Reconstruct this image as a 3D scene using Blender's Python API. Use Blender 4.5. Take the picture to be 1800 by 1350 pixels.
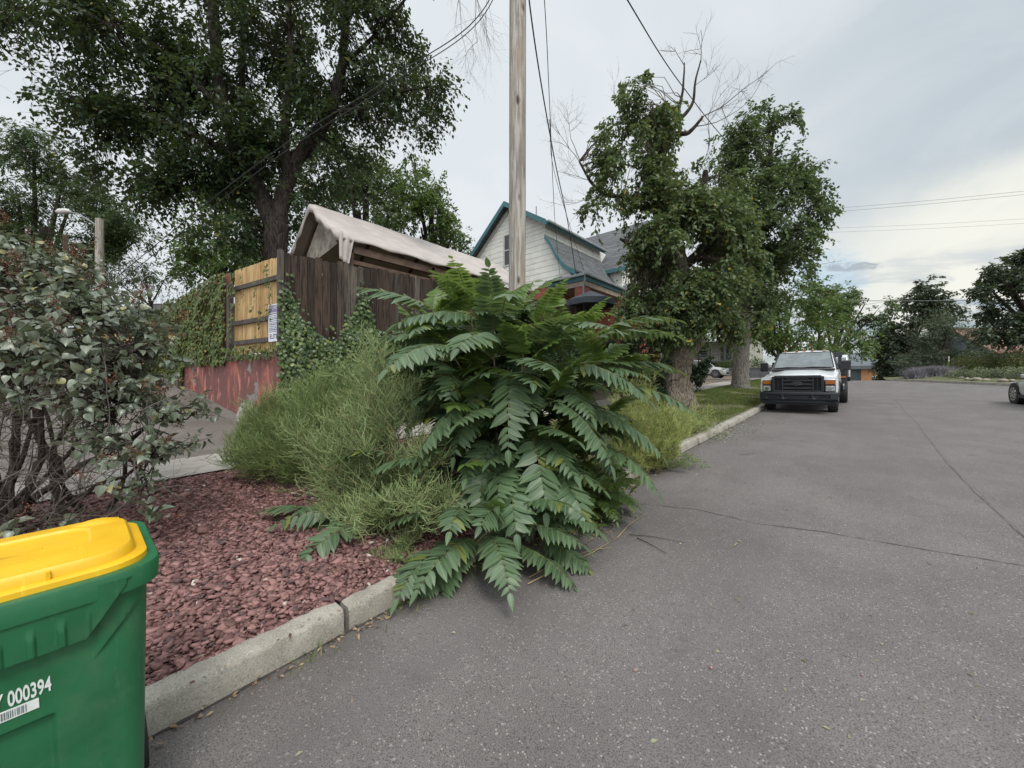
import bpy, math, random
import numpy as np
from mathutils import Vector, Matrix, noise

for _o in list(bpy.data.objects):
    bpy.data.objects.remove(_o)
scene = bpy.context.scene
COL = scene.collection
TH = math.atan2(609.0, 680.0)          # the road runs along +y; the camera looks this much to its left
EYE = 1.65

# ------------------------------------------------------------------ camera
cd = bpy.data.cameras.new("camera")
cd.sensor_width = 36.0
cd.lens = 13.6
cd.clip_start = 0.05
cd.clip_end = 3000
cam = bpy.data.objects.new("camera", cd)
COL.objects.link(cam)
cam.location = (0, 0, EYE)
cam.rotation_euler = (math.radians(90), 0, TH)
scene.camera = cam

# ------------------------------------------------------------------ render settings
scene.view_settings.view_transform = 'Standard'
scene.view_settings.look = 'None'
scene.view_settings.exposure = 0.0
scene.view_settings.gamma = 1.0
scene.view_settings.use_curve_mapping = False
scene.render.engine = 'CYCLES'
scene.cycles.max_bounces = 6
scene.cycles.diffuse_bounces = 3
scene.cycles.glossy_bounces = 3
scene.cycles.transmission_bounces = 4
scene.cycles.transparent_max_bounces = 6

# ------------------------------------------------------------------ sky
SUN_EL, SUN_AZ = math.radians(52), math.radians(118)   # azimuth clockwise from +y
world = bpy.data.worlds.new("World")
scene.world = world
world.use_nodes = True
wt = world.node_tree
wt.nodes.clear()
def W(t, **k):
    n = wt.nodes.new(t)
    for a, b in k.items():
        setattr(n, a, b)
    return n
def wl(a, b):
    wt.links.new(a, b)
def wmath(op, a, b=None, c=None, clamp=False):
    n = W('ShaderNodeMath', operation=op, use_clamp=clamp)
    for i, v in enumerate((a, b, c)):
        if v is None: continue
        if isinstance(v, (int, float)): n.inputs[i].default_value = v
        else: wl(v, n.inputs[i])
    return n.outputs[0]
def wmix(f, a, b):
    n = W('ShaderNodeMix', data_type='RGBA')
    if isinstance(f, (int, float)): n.inputs[0].default_value = f
    else: wl(f, n.inputs[0])
    for i, v in ((6, a), (7, b)):
        if isinstance(v, tuple): n.inputs[i].default_value = (*v, 1)
        else: wl(v, n.inputs[i])
    return n.outputs[2]
def wramp(v, a, b):
    n = W('ShaderNodeMapRange', interpolation_type='SMOOTHSTEP')
    wl(v, n.inputs[0]); n.inputs[1].default_value = a; n.inputs[2].default_value = b
    return n.outputs[0]
out = W('ShaderNodeOutputWorld'); bg = W('ShaderNodeBackground')
tc = W('ShaderNodeTexCoord'); sep = W('ShaderNodeSeparateXYZ')
wl(tc.outputs['Generated'], sep.inputs[0])
X, Y, Z = sep.outputs
sky = W('ShaderNodeTexSky', sky_type='NISHITA', sun_disc=False, sun_elevation=SUN_EL, sun_rotation=SUN_AZ)
skyc = W('ShaderNodeVectorMath', operation='SCALE'); wl(sky.outputs[0], skyc.inputs[0]); skyc.inputs[3].default_value = 0.09
zz = wmath('ADD', wmath('MAXIMUM', Z, 0.0), 0.22)
cx, cy = wmath('DIVIDE', X, zz), wmath('DIVIDE', Y, zz)
comb = W('ShaderNodeCombineXYZ'); wl(cx, comb.inputs[0]); wl(cy, comb.inputs[1])
def wnoise(scale, detail, off, dist=0.0, rough=0.55):
    m = W('ShaderNodeMapping'); wl(comb.outputs[0], m.inputs[0]); m.inputs[1].default_value = off
    n = W('ShaderNodeTexNoise'); wl(m.outputs[0], n.inputs[0])
    n.inputs['Scale'].default_value = scale; n.inputs['Detail'].default_value = detail
    n.inputs['Distortion'].default_value = dist; n.inputs['Roughness'].default_value = rough
    return n.outputs[0]
n1 = wnoise(0.75, 5, (3.1, 7.7, 0), 0.3)
n2 = wnoise(2.6, 7, (1.3, 2.2, 0), 0.6)
n3 = wnoise(1.2, 6, (9.2, 4.1, 0), 0.4)
# right-hand side of the view (towards +x) is the greyer cloud bank
rgt = wmath('ADD', wmath('MULTIPLY', X, 0.86), wmath('MULTIPLY', Y, 0.5))
grey = wramp(wmath('ADD', rgt, wmath('MULTIPLY', wmath('SUBTRACT', n1, 0.5), 1.0)), -0.15, 0.95)
cloud = wmix(grey, (0.76, 0.81, 0.85), (0.47, 0.545, 0.605))
cloud = wmix(wmath('MULTIPLY', wramp(n2, 0.40, 0.72), 0.32), cloud, (0.90, 0.93, 0.96))
cloud = wmix(wmath('MULTIPLY', wramp(n3, 0.52, 0.75), 0.28), cloud, (0.56, 0.635, 0.695))
# bright cream cumulus low down along the street
low = wmath('MULTIPLY', wramp(wmath('ADD', Z, wmath('MULTIPLY', wmath('SUBTRACT', n3, 0.5), -0.30)), 0.38, 0.24), wramp(rgt, 0.30, 0.62))
cloud = wmix(wmath('MULTIPLY', low, 0.93), cloud, (0.96, 0.955, 0.86))
lowd = wmath('MULTIPLY', low, wramp(n2, 0.44, 0.33))
cloud = wmix(wmath('MULTIPLY', lowd, 0.55), cloud, (0.68, 0.74, 0.78))
def wdir(px, py):
    R, U = (px - 900) / 680, (675 - py) / 680
    v = Vector((R * math.cos(math.atan2(609, 680)) - math.sin(math.atan2(609, 680)), R * math.sin(math.atan2(609, 680)) + math.cos(math.atan2(609, 680)), U)).normalized()
    return v
def wdot(v):
    n = W('ShaderNodeVectorMath', operation='DOT_PRODUCT'); wl(tc.outputs['Generated'], n.inputs[0]); n.inputs[1].default_value = v; return n.outputs['Value']
_c = wdir(1497, 468); _r = _c.cross(Vector((0, 0, 1))).normalized(); _u = _r.cross(_c)
# one small grey scud cloud low over the street
nz4 = wnoise(16.0, 6, (0, 0, 0), 0.8)
e1 = wmath('POWER', wmath('DIVIDE', wdot(_r), 0.036), 2.0); e2 = wmath('POWER', wmath('ABSOLUTE', wmath('DIVIDE', wmath('ADD', wdot(_u), wmath('MULTIPLY', wdot(_r), 0.12)), 0.0095)), 2.0)
scud = wramp(wmath('ADD', wmath('ADD', e1, e2), wmath('MULTIPLY', wmath('SUBTRACT', nz4, 0.5), 5.0)), 1.3, 0.2)
scud = wmath('MULTIPLY', scud, wramp(wdot(_c), 0.9, 0.95))
# small openings where the clear sky shows
gap = wmath('MULTIPLY', wramp(n2, 0.52, 0.40), wmath('MULTIPLY', wramp(Z, 0.26, 0.10), wramp(rgt, 0.15, 0.5)))
col = wmix(wmath('MULTIPLY', gap, 0.75), cloud, skyc.outputs[0])
_b = wdir(1450, 492)
blue = wramp(wmath('ADD', wdot(_b), wmath('MULTIPLY', wmath('SUBTRACT', nz4, 0.5), 0.004)), 0.9975, 0.9997)
col = wmix(wmath('MULTIPLY', blue, 0.45), col, (0.42, 0.66, 0.88))
col = wmix(wmath('MULTIPLY', scud, 0.8), col, (0.40, 0.455, 0.51))
# overcast dome: brighter towards the zenith and behind the photographer
zen = wmath('ADD', 1.0, wmath('MULTIPLY', wramp(Z, 0.70, 0.97), 1.15))
bk = wmath('ADD', wmath('MULTIPLY', X, math.sin(TH)), wmath('MULTIPLY', Y, -math.cos(TH)))
zen = wmath('ADD', zen, wmath('MULTIPLY', wramp(bk, 0.0, 0.6), 0.75))
fin = W('ShaderNodeVectorMath', operation='SCALE'); wl(col, fin.inputs[0]); wl(zen, fin.inputs[3])
wl(fin.outputs[0], bg.inputs[0]); bg.inputs[1].default_value = 1.0
wl(bg.outputs[0], out.inputs[0])

# ------------------------------------------------------------------ sun (veiled by cloud)
sd = bpy.data.lights.new("sun", 'SUN')
sd.energy = 2.1
sd.angle = math.radians(18)
sd.color = (1.0, 0.96, 0.90)
sun = bpy.data.objects.new("sun", sd)
COL.objects.link(sun)
_sdir = Vector((math.sin(SUN_AZ) * math.cos(SUN_EL), math.cos(SUN_AZ) * math.cos(SUN_EL), math.sin(SUN_EL)))
sun.rotation_euler = _sdir.to_track_quat('Z', 'Y').to_euler()
sun.location = (0, 0, 40)

# ------------------------------------------------------------------ helpers
CT, ST = math.cos(TH), math.sin(TH)
def at(px, py, d):
    """world point seen at photo pixel (px,py), d metres in front of the lens"""
    R = (px - 900.0) / 680.0
    return np.array([(R * CT - ST) * d, (R * ST + CT) * d, EYE - (py - 675.0) / 680.0 * d])
def smooth(a, b, x):
    t = min(1, max(0, (x - a) / (b - a)))
    return t * t * (3 - 2 * t)

def tag(o, label=None, cat=None, group=None, kind=None):
    if label: o['label'] = label
    if cat: o['category'] = cat
    if group: o['group'] = group
    if kind: o['kind'] = kind
    return o
def empty(name, loc, rot=(0, 0, 0), **k):
    o = bpy.data.objects.new(name, None)
    o.empty_display_size = 0.2
    COL.objects.link(o)
    o.location = [float(c) for c in loc]; o.rotation_euler = rot
    return tag(o, **k)
def link(name, me, mat, parent):
    o = bpy.data.objects.new(name, me)
    COL.objects.link(o)
    if mat is not None:
        for m in (mat if isinstance(mat, list) else [mat]):
            me.materials.append(m)
    if parent is not None:
        o.parent = parent
        # geometry is given in world space for parents without rotation
    return o
def npmesh(name, V, F, mat, parent=None, uv=None, smooth_=False, offset=None):
    """F: array (M,K) or a list of such arrays"""
    if not isinstance(F, list): F = [F]
    F = [f for f in F if len(f)]
    V = np.asarray(V, dtype=np.float32)
    if offset is not None: V = V - np.asarray(offset, dtype=np.float32)
    me = bpy.data.meshes.new(name)
    me.vertices.add(len(V)); me.vertices.foreach_set('co', V.ravel())
    loops = np.concatenate([f.ravel() for f in F]).astype(np.int32)
    tot = np.concatenate([np.full(len(f), f.shape[1]) for f in F]).astype(np.int32)
    st = (np.cumsum(tot) - tot).astype(np.int32)
    me.loops.add(len(loops)); me.loops.foreach_set('vertex_index', loops)
    me.polygons.add(len(tot)); me.polygons.foreach_set('loop_start', st)
    me.polygons.foreach_set('loop_total', tot)
    if smooth_: me.polygons.foreach_set('use_smooth', np.ones(len(tot), dtype=bool))
    if uv is not None:
        l = me.uv_layers.new(name='UVMap')
        l.data.foreach_set('uv', np.asarray(uv, dtype=np.float32)[loops].ravel())
    me.update(calc_edges=True)
    return link(name, me, mat, parent)

def inst(tv, tf, pos, A, B, C):
    """copies of template tv/tf with axes A,B,C (already scaled) at pos"""
    n, k = len(pos), len(tv)
    V = pos[:, None, :] + tv[None, :, 0:1] * A[:, None, :] + tv[None, :, 1:2] * B[:, None, :] + tv[None, :, 2:3] * C[:, None, :]
    F = tf[None] + (np.arange(n) * k)[:, None, None]
    return V.reshape(-1, 3), F.reshape(-1, tf.shape[1])
def nrm(v):
    return v / (np.linalg.norm(v, axis=-1, keepdims=True) + 1e-9)
def tubes(P, R, sides=3):
    """P (N,K,3) paths, R (N,K) radii"""
    N, K = P.shape[:2]
    T = nrm(np.gradient(P, axis=1))
    up = np.zeros_like(T); up[..., 2] = 1
    flat = np.abs(T[..., 2]) > 0.93
    up[flat] = (1, 0, 0)
    A = nrm(np.cross(T, up)); B = np.cross(T, A)
    an = np.arange(sides) * 2 * math.pi / sides
    V = P[:, :, None, :] + R[:, :, None, None] * (np.cos(an)[None, None, :, None] * A[:, :, None, :] + np.sin(an)[None, None, :, None] * B[:, :, None, :])
    idx = np.arange(N * K * sides).reshape(N, K, sides)
    a = idx[:, :-1, :]; b = np.roll(a, -1, axis=2); c = idx[:, 1:, :]; d = np.roll(c, -1, axis=2)
    F = np.stack([a, b, d, c], axis=-1).reshape(-1, 4)
    return V.reshape(-1, 3), F
class Join:
    def __init__(s): s.V = []; s.F = {}; s.UV = []; s.n = 0
    def add(s, V, F, UV=None):
        V = np.asarray(V, dtype=float)
        for f in (F if isinstance(F, list) else [F]):
            f = np.asarray(f)
            if len(f): s.F.setdefault(f.shape[1], []).append(f + s.n)
        s.V.append(V); s.n += len(V)
        if UV is not None: s.UV.append(UV)
        return s
    def build(s, name, mat, parent=None, **k):
        return npmesh(name, np.concatenate(s.V), [np.concatenate(v) for v in s.F.values()], mat, parent,
                      uv=np.concatenate(s.UV) if s.UV else None, **k)

class MB:
    """collects simple solids, built as one mesh"""
    def __init__(s): s.v = []; s.f = []
    def raw(s, V, F):
        o = len(s.v); s.v += [tuple(map(float, p)) for p in V]; s.f += [tuple(i + o for i in f) for f in F]; return s
    def box(s, x0, y0, z0, x1, y1, z1, ch=0.0):
        if ch <= 0:
            V = [(x, y, z) for x in (x0, x1) for y in (y0, y1) for z in (z0, z1)]
            return s.raw(V, [(0, 1, 3, 2), (4, 6, 7, 5), (0, 4, 5, 1), (2, 3, 7, 6), (0, 2, 6, 4), (1, 5, 7, 3)])
        # chamfered along every edge
        lo, hi = (x0, y0, z0), (x1, y1, z1)
        V = []
        idx = {}
        for sx in (0, 1):
            for sy in (0, 1):
                for sz in (0, 1):
                    c = [(lo, hi)[q][i] for i, q in enumerate((sx, sy, sz))]
                    for ax in range(3):
                        p = list(c)
                        for i, q in enumerate((sx, sy, sz)):
                            if i != ax: p[i] += ch if q == 0 else -ch
                        idx[(sx, sy, sz, ax)] = len(V); V.append(p)
        F = []
        for ax in range(3):
            o = [i for i in range(3) if i != ax]
            for q in (0, 1):
                def k(a, b):
                    c = [0, 0, 0]; c[ax] = q; c[o[0]] = a; c[o[1]] = b; return idx[(*c, ax)]
                F.append((k(0, 0), k(1, 0), k(1, 1), k(0, 1)))
        for ax in range(3):      # edges parallel to ax
            o = [i for i in range(3) if i != ax]
            for a in (0, 1):
                for b in (0, 1):
                    def k(t, w):
                        c = [0, 0, 0]; c[ax] = t; c[o[0]] = a; c[o[1]] = b; return idx[(*c, o[w])]
                    F.append((k(0, 0), k(1, 0), k(1, 1), k(0, 1)))
        for sx in (0, 1):
            for sy in (0, 1):
                for sz in (0, 1):
                    F.append(tuple(idx[(sx, sy, sz, a)] for a in range(3)))
        return s.raw(V, F)
    def tube(s, pts, rad, n=8, cap=True):
        pts = [Vector([float(c) for c in p]) for p in pts]
        if not hasattr(rad, '__len__'): rad = [rad] * len(pts)
        rings = []; ref = None
        for i, p in enumerate(pts):
            t = (pts[min(i + 1, len(pts) - 1)] - pts[max(i - 1, 0)]).normalized()
            if ref is None: ref = t.orthogonal().normalized()
            a = (ref - t * ref.dot(t)).normalized(); ref = a
            b = t.cross(a)
            rings.append([p + (a * math.cos(q * 2 * math.pi / n) + b * math.sin(q * 2 * math.pi / n)) * rad[i] for q in range(n)])
        V = [q for r in rings for q in r]
        F = [(i * n + j, i * n + (j + 1) % n, (i + 1) * n + (j + 1) % n, (i + 1) * n + j) for i in range(len(pts) - 1) for j in range(n)]
        if cap: F += [tuple(range(n))[::-1], tuple(range((len(pts) - 1) * n, len(pts) * n))]
        return s.raw(V, F)
    def prism(s, poly, axis, a, b):
        """polygon in the two other axes, extruded along axis from a to b"""
        o = [i for i in range(3) if i != axis]
        V = []
        for t in (a, b):
            for p in poly:
                c = [0, 0, 0]; c[axis] = t; c[o[0]] = p[0]; c[o[1]] = p[1]; V.append(c)
        n = len(poly)
        return s.raw(V, [tuple(range(n)), tuple(range(n, 2 * n))[::-1]] + [(i, i + n, (i + 1) % n + n, (i + 1) % n) for i in range(n)])
    def slab(s, quad, th):
        """four corner points and a thickness (vector)"""
        q = [np.array(p, float) for p in quad]; t = np.array(th, float)
        return s.raw([*q, *[p + t for p in q]], [(0, 1, 2, 3), (7, 6, 5, 4)] + [(i, i + 4, (i + 1) % 4 + 4, (i + 1) % 4) for i in range(4)])
    def loft(s, secs, cap=True, closed=True):
        n = len(secs[0]); V = [p for q in secs for p in q]
        F = []
        for i in range(len(secs) - 1):
            for j in range(n if closed else n - 1):
                F.append((i * n + j, i * n + (j + 1) % n, (i + 1) * n + (j + 1) % n, (i + 1) * n + j))
        if cap: F += [tuple(range(n))[::-1], tuple(range((len(secs) - 1) * n, len(secs) * n))]
        return s.raw(V, F)
    def build(s, name, mat, parent=None, smooth_=False, bevel=0, offset=None, auto=None):
        me = bpy.data.meshes.new(name)
        V = s.v if offset is None else [(a - offset[0], b - offset[1], c - offset[2]) for a, b, c in s.v]
        me.from_pydata(V, [], s.f); me.update()
        import bmesh
        bm = bmesh.new(); bm.from_mesh(me)
        bmesh.ops.recalc_face_normals(bm, faces=bm.faces)
        bm.to_mesh(me); bm.free()
        if smooth_: me.polygons.foreach_set('use_smooth', np.ones(len(me.polygons), dtype=bool))
        if auto is not None:
            me.polygons.foreach_set('use_smooth', np.ones(len(me.polygons), dtype=bool))
            me.set_sharp_from_angle(angle=math.radians(auto))
        o = link(name, me, mat, parent)
        if bevel:
            m = o.modifiers.new('bevel', 'BEVEL'); m.width = bevel; m.segments = 2; m.limit_method = 'ANGLE'
        return o

# ------------------------------------------------------------------ materials
MATS = {}
class NT:
    def __init__(s, name):
        s.m = bpy.data.materials.new(name); s.m.use_nodes = True
        s.t = s.m.node_tree; s.t.nodes.clear()
        s.out = s.n('ShaderNodeOutputMaterial'); s.b = s.n('ShaderNodeBsdfPrincipled')
        s.l(s.b.outputs[0], s.out.inputs[0])
        MATS[name] = s.m
    def n(s, t, **k):
        x = s.t.nodes.new(t)
        for a, b in k.items(): setattr(x, a, b)
        return x
    def l(s, a, b): s.t.links.new(a, b)
    def put(s, sock, v):
        if isinstance(v, (int, float)): sock.default_value = v
        elif isinstance(v, tuple): sock.default_value = (*v, 1) if (len(v) == 3 and sock.type == 'RGBA') else v
        else: s.l(v, sock)
    def co(s, kind='Object', scale=(1, 1, 1), rot=(0, 0, 0), off=(0, 0, 0)):
        if not hasattr(s, '_tc'): s._tc = s.n('ShaderNodeTexCoord')
        m = s.n('ShaderNodeMapping'); s.l(s._tc.outputs[kind], m.inputs[0])
        m.inputs[1].default_value = off; m.inputs[2].default_value = rot; m.inputs[3].default_value = scale
        return m.outputs[0]
    def noise(s, scale, detail=4, rough=0.55, vec=None, dist=0.0):
        x = s.n('ShaderNodeTexNoise')
        s.l(vec if vec is not None else s.co(), x.inputs[0])
        x.inputs['Scale'].default_value = scale; x.inputs['Detail'].default_value = detail
        x.inputs['Roughness'].default_value = rough; x.inputs['Distortion'].default_value = dist
        return x.outputs[0]
    def vor(s, scale, feature='F1', vec=None, out='Distance', rnd=1.0):
        x = s.n('ShaderNodeTexVoronoi', feature=feature)
        s.l(vec if vec is not None else s.co(), x.inputs['Vector']); x.inputs['Scale'].default_value = scale
        x.inputs['Randomness'].default_value = rnd
        return x.outputs[out]
    def math(s, op, a, b=None, c=None, clamp=False):
        x = s.n('ShaderNodeMath', operation=op, use_clamp=clamp)
        for i, v in enumerate((a, b, c)):
            if v is not None: s.put(x.inputs[i], v)
        return x.outputs[0]
    def rng(s, v, a, b, c=0.0, d=1.0):
        x = s.n('ShaderNodeMapRange', interpolation_type='SMOOTHSTEP'); s.put(x.inputs[0], v)
        for i, q in enumerate((a, b, c, d)): x.inputs[i + 1].default_value = q
        return x.outputs[0]
    def mix(s, f, a, b, mode='MIX'):
        x = s.n('ShaderNodeMix', data_type='RGBA', blend_type=mode)
        s.put(x.inputs[0], f); s.put(x.inputs[6], a); s.put(x.inputs[7], b)
        return x.outputs[2]
    def island(s):
        if not hasattr(s, '_g'): s._g = s.n('ShaderNodeNewGeometry')
        return s._g.outputs['Random Per Island']
    def sepc(s, vec):
        x = s.n('ShaderNodeSeparateXYZ'); s.l(vec, x.inputs[0]); return x.outputs
    def bump(s, h, strength=0.4, dist=0.01):
        x = s.n('ShaderNodeBump'); s.l(h, x.inputs['Height'])
        x.inputs['Strength'].default_value = strength; x.inputs['Distance'].default_value = dist
        s.l(x.outputs[0], s.b.inputs['Normal']); return x
    def fin(s, color, rough=0.8, spec=0.4, metal=0.0):
        s.put(s.b.inputs['Base Color'], color); s.put(s.b.inputs['Roughness'], rough)
        s.b.inputs['Specular IOR Level'].default_value = spec; s.b.inputs['Metallic'].default_value = metal
        return s.m

def plain(name, c, c2=None, scale=4.0, rough=0.6, spec=0.4, metal=0.0, bump=0.0, bscale=30.0, isl=0.0):
    t = NT(name)
    c2 = c2 or tuple(x * 0.8 for x in c)
    col = t.mix(t.rng(t.noise(scale, 5), 0.35, 0.65), c, c2)
    if isl:
        v = t.math('ADD', 1 - isl, t.math('MULTIPLY', t.island(), 2 * isl))
        g = t.n('ShaderNodeVectorMath', operation='SCALE'); t.l(col, g.inputs[0]); t.l(v, g.inputs[3]); col = g.outputs[0]
    if bump: t.bump(t.noise(bscale, 5), bump, 0.01)
    return t.fin(col, rough, spec, metal)

def leafmat(name, dark, light, rough=0.5, spec=0.5, trans=0.25, vein=None, odd=None, oddf=0.03, side=False, back=None):
    """leaf colour differs from leaf to leaf; veins from the leaf's own uv"""
    t = NT(name)
    r = t.island()
    col = t.mix(r, dark, light)
    # clump-scale variation
    col = t.mix(t.math('MULTIPLY', t.rng(t.noise(1.3, 3), 0.40, 0.66), 0.45), col, tuple(min(1, 0.5 * (a + b) * 1.55) for a, b in zip(dark, light)))
    if odd:
        w = t.n('ShaderNodeTexWhiteNoise', noise_dimensions='1D'); t.l(r, w.inputs['W'])
        col = t.mix(t.math('LESS_THAN', w.outputs[0], oddf), col, odd)
    if vein:
        uv = t.sepc(t.co('UV'))
        av = t.math('ABSOLUTE', uv[1])
        mid = t.math('SUBTRACT', 1.0, t.rng(av, 0.02, 0.14), clamp=True)
        if side:
            ph = t.math('MULTIPLY', t.math('SUBTRACT', uv[0], t.math('MULTIPLY', av, 0.28)), 52.0)
            sv = t.math('MULTIPLY', t.rng(t.math('SINE', ph), 0.80, 1.0), 0.22)
            mid = t.math('MAXIMUM', mid, sv)
        col = t.mix(t.math('MULTIPLY', mid, 0.62), col, vein)
    if back:
        t._g if hasattr(t, '_g') else t.island()
        col = t.mix(t.math('MULTIPLY', t._g.outputs['Backfacing'], 0.8), col, back)
    t.fin(col, rough, spec)
    if trans:
        tr = t.n('ShaderNodeBsdfTranslucent'); t.l(t.mix(0.4, col, (0.32, 0.42, 0.08)), tr.inputs[0])
        mx = t.n('ShaderNodeMixShader'); mx.inputs[0].default_value = trans
        t.l(t.b.outputs[0], mx.inputs[1]); t.l(tr.outputs[0], mx.inputs[2]); t.l(mx.outputs[0], t.out.inputs[0])
    return t.m
# ------------------------------------------------------------------ setting: materials
def asphalt():
    t = NT('asphalt')
    n = t.noise(1.1, 4, 0.6)
    c = t.mix(t.rng(n, 0.3, 0.7), (0.152, 0.136, 0.131), (0.200, 0.181, 0.174))
    fine = t.noise(150, 3, 0.7)
    c = t.mix(t.math('MULTIPLY', t.rng(fine, 0.53, 0.38), 0.92), c, (0.060, 0.053, 0.052))
    vd = t.vor(75.0, out='Color')
    vs = t.sepc(vd)[0]
    c = t.mix(t.math('MULTIPLY', t.rng(vs, 0.80, 0.95), t.rng(t.vor(75.0), 0.42, 0.25)), c, (0.34, 0.315, 0.295))
    v2 = t.sepc(t.vor(38.0, out='Color'))[1]
    c = t.mix(t.math('MULTIPLY', t.rng(v2, 0.86, 0.97), t.rng(t.vor(38.0), 0.36, 0.2)), c, (0.26, 0.24, 0.226))
    # worn wheel tracks and stains along the street
    st = t.noise(1.0, 4, 0.6, vec=t.co(scale=(1.3, 0.10, 1)))
    c = t.mix(t.math('MULTIPLY', t.rng(st, 0.50, 0.68), 0.32), c, (0.115, 0.104, 0.102))
    blot = t.noise(2.3, 5, 0.6, vec=t.co(off=(5, 3, 0)))
    c = t.mix(t.math('MULTIPLY', t.rng(blot, 0.62, 0.74), 0.38), c, (0.08, 0.073, 0.072))
    # grime collecting in the gutter next to the kerb
    gx = t.sepc(t.co())[0]
    ge = t.math('ADD', gx, t.math('MULTIPLY', t.noise(2.0, 4), 0.30))
    c = t.mix(t.math('MULTIPLY', t.rng(ge, -1.95, -2.35), 0.5), c, (0.085, 0.072, 0.062))
    h = t.math('ADD', t.noise(220, 2), t.math('MULTIPLY', t.vor(75.0), 0.8))
    t.bump(h, 0.5, 0.006)
    return t.fin(c, 0.85, 0.35)
asphalt()
def soil(name, a, b, g):
    t = NT(name)
    c = t.mix(t.rng(t.noise(0.8, 6, 0.65), 0.38, 0.62), a, b)
    c = t.mix(t.math('MULTIPLY', t.rng(t.noise(30, 4), 0.5, 0.7), 0.6), c, g)
    t.bump(t.noise(40, 5), 0.6, 0.02)
    return t.fin(c, 0.95, 0.2)
soil('dirt', (0.16, 0.125, 0.095), (0.22, 0.18, 0.14), (0.10, 0.08, 0.06))
soil('alley', (0.13, 0.112, 0.10), (0.19, 0.17, 0.155), (0.085, 0.072, 0.062))
soil('lawn_soil', (0.095, 0.105, 0.040), (0.17, 0.14, 0.08), (0.15, 0.115, 0.07))
soil('garden_soil', (0.09, 0.105, 0.05), (0.16, 0.15, 0.09), (0.06, 0.08, 0.035))
soil('gravel_bed', (0.10, 0.045, 0.04), (0.15, 0.07, 0.06), (0.06, 0.03, 0.03))
def concrete(name, a, b, sc=1.0, joints=None, crack=0.010):
    t = NT(name)
    c = t.mix(t.rng(t.noise(3 * sc, 6, 0.65), 0.35, 0.65), a, b)
    fine = t.noise(110 * sc, 3, 0.7)
    c = t.mix(t.math('MULTIPLY', t.rng(fine, 0.46, 0.34), 0.55), c, tuple(x * 0.35 for x in a))
    c = t.mix(t.math('MULTIPLY', t.rng(fine, 0.56, 0.68), 0.5), c, tuple(min(1, x * 1.6) for x in b))
    dk = t.noise(9 * sc, 6, 0.7, vec=t.co(off=(7, 1, 2)))
    c = t.mix(t.math('MULTIPLY', t.rng(dk, 0.58, 0.70), 0.5), c, tuple(x * 0.4 for x in a))
    ck = t.vor(1.6 * sc, 'DISTANCE_TO_EDGE', vec=t.co(off=(0.3, 0.1, 0)))
    if crack: c = t.mix(t.rng(ck, crack, crack * 0.2), c, (0.05, 0.042, 0.036))
    if joints:
        y = t.sepc(t.co())[1]
        fr = t.math('ABSOLUTE', t.math('SUBTRACT', t.math('FRACT', t.math('DIVIDE', y, joints)), 0.5))
        c = t.mix(t.rng(fr, 0.492, 0.498), c, (0.07, 0.06, 0.05))
    t.bump(t.math('ADD', t.noise(130 * sc, 3), t.math('MULTIPLY', t.noise(14 * sc, 5), 2.0)), 0.6, 0.008)
    return t.fin(c, 0.9, 0.3)
concrete('kerb_stone', (0.28, 0.255, 0.215), (0.40, 0.37, 0.32), crack=0.0)
concrete('walk', (0.29, 0.265, 0.23), (0.37, 0.345, 0.31), joints=1.5)
def redwall():
    t = NT('red_wall')
    v = t.co(scale=(1.1, 1.1, 0.30))
    c = t.mix(t.rng(t.noise(1.6, 5, 0.6, vec=v), 0.38, 0.52), (0.46, 0.155, 0.12), (0.17, 0.078, 0.072))
    c = t.mix(t.math('MULTIPLY', t.rng(t.noise(3.2, 6, 0.7, vec=t.co(scale=(2, 2, 0.5), off=(4, 0, 0))), 0.56, 0.64), 0.85), c, (0.56, 0.24, 0.18))
    zz = t.sepc(t.co())[2]
    e = t.math('ADD', zz, t.math('MULTIPLY', t.noise(2.4, 6, 0.65), -1.3))
    pl = t.noise(1.7, 6, 0.6, vec=t.co(off=(2, 9, 0)))
    c = t.mix(t.rng(pl, 0.60, 0.64), c, (0.23, 0.215, 0.20))
    c = t.mix(t.rng(e, -0.02, -0.22), c, (0.19, 0.17, 0.15))
    top = t.math('ADD', zz, t.math('MULTIPLY', t.noise(5, 5), 0.24))
    c = t.mix(t.rng(top, 1.88, 1.96), c, (0.17, 0.155, 0.14))
    t.bump(t.math('ADD', t.noise(26, 6), t.math('MULTIPLY', t.rng(pl, 0.60, 0.64), -1.0)), 0.5, 0.02)
    return t.fin(c, 0.85, 0.3)
redwall()

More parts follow.
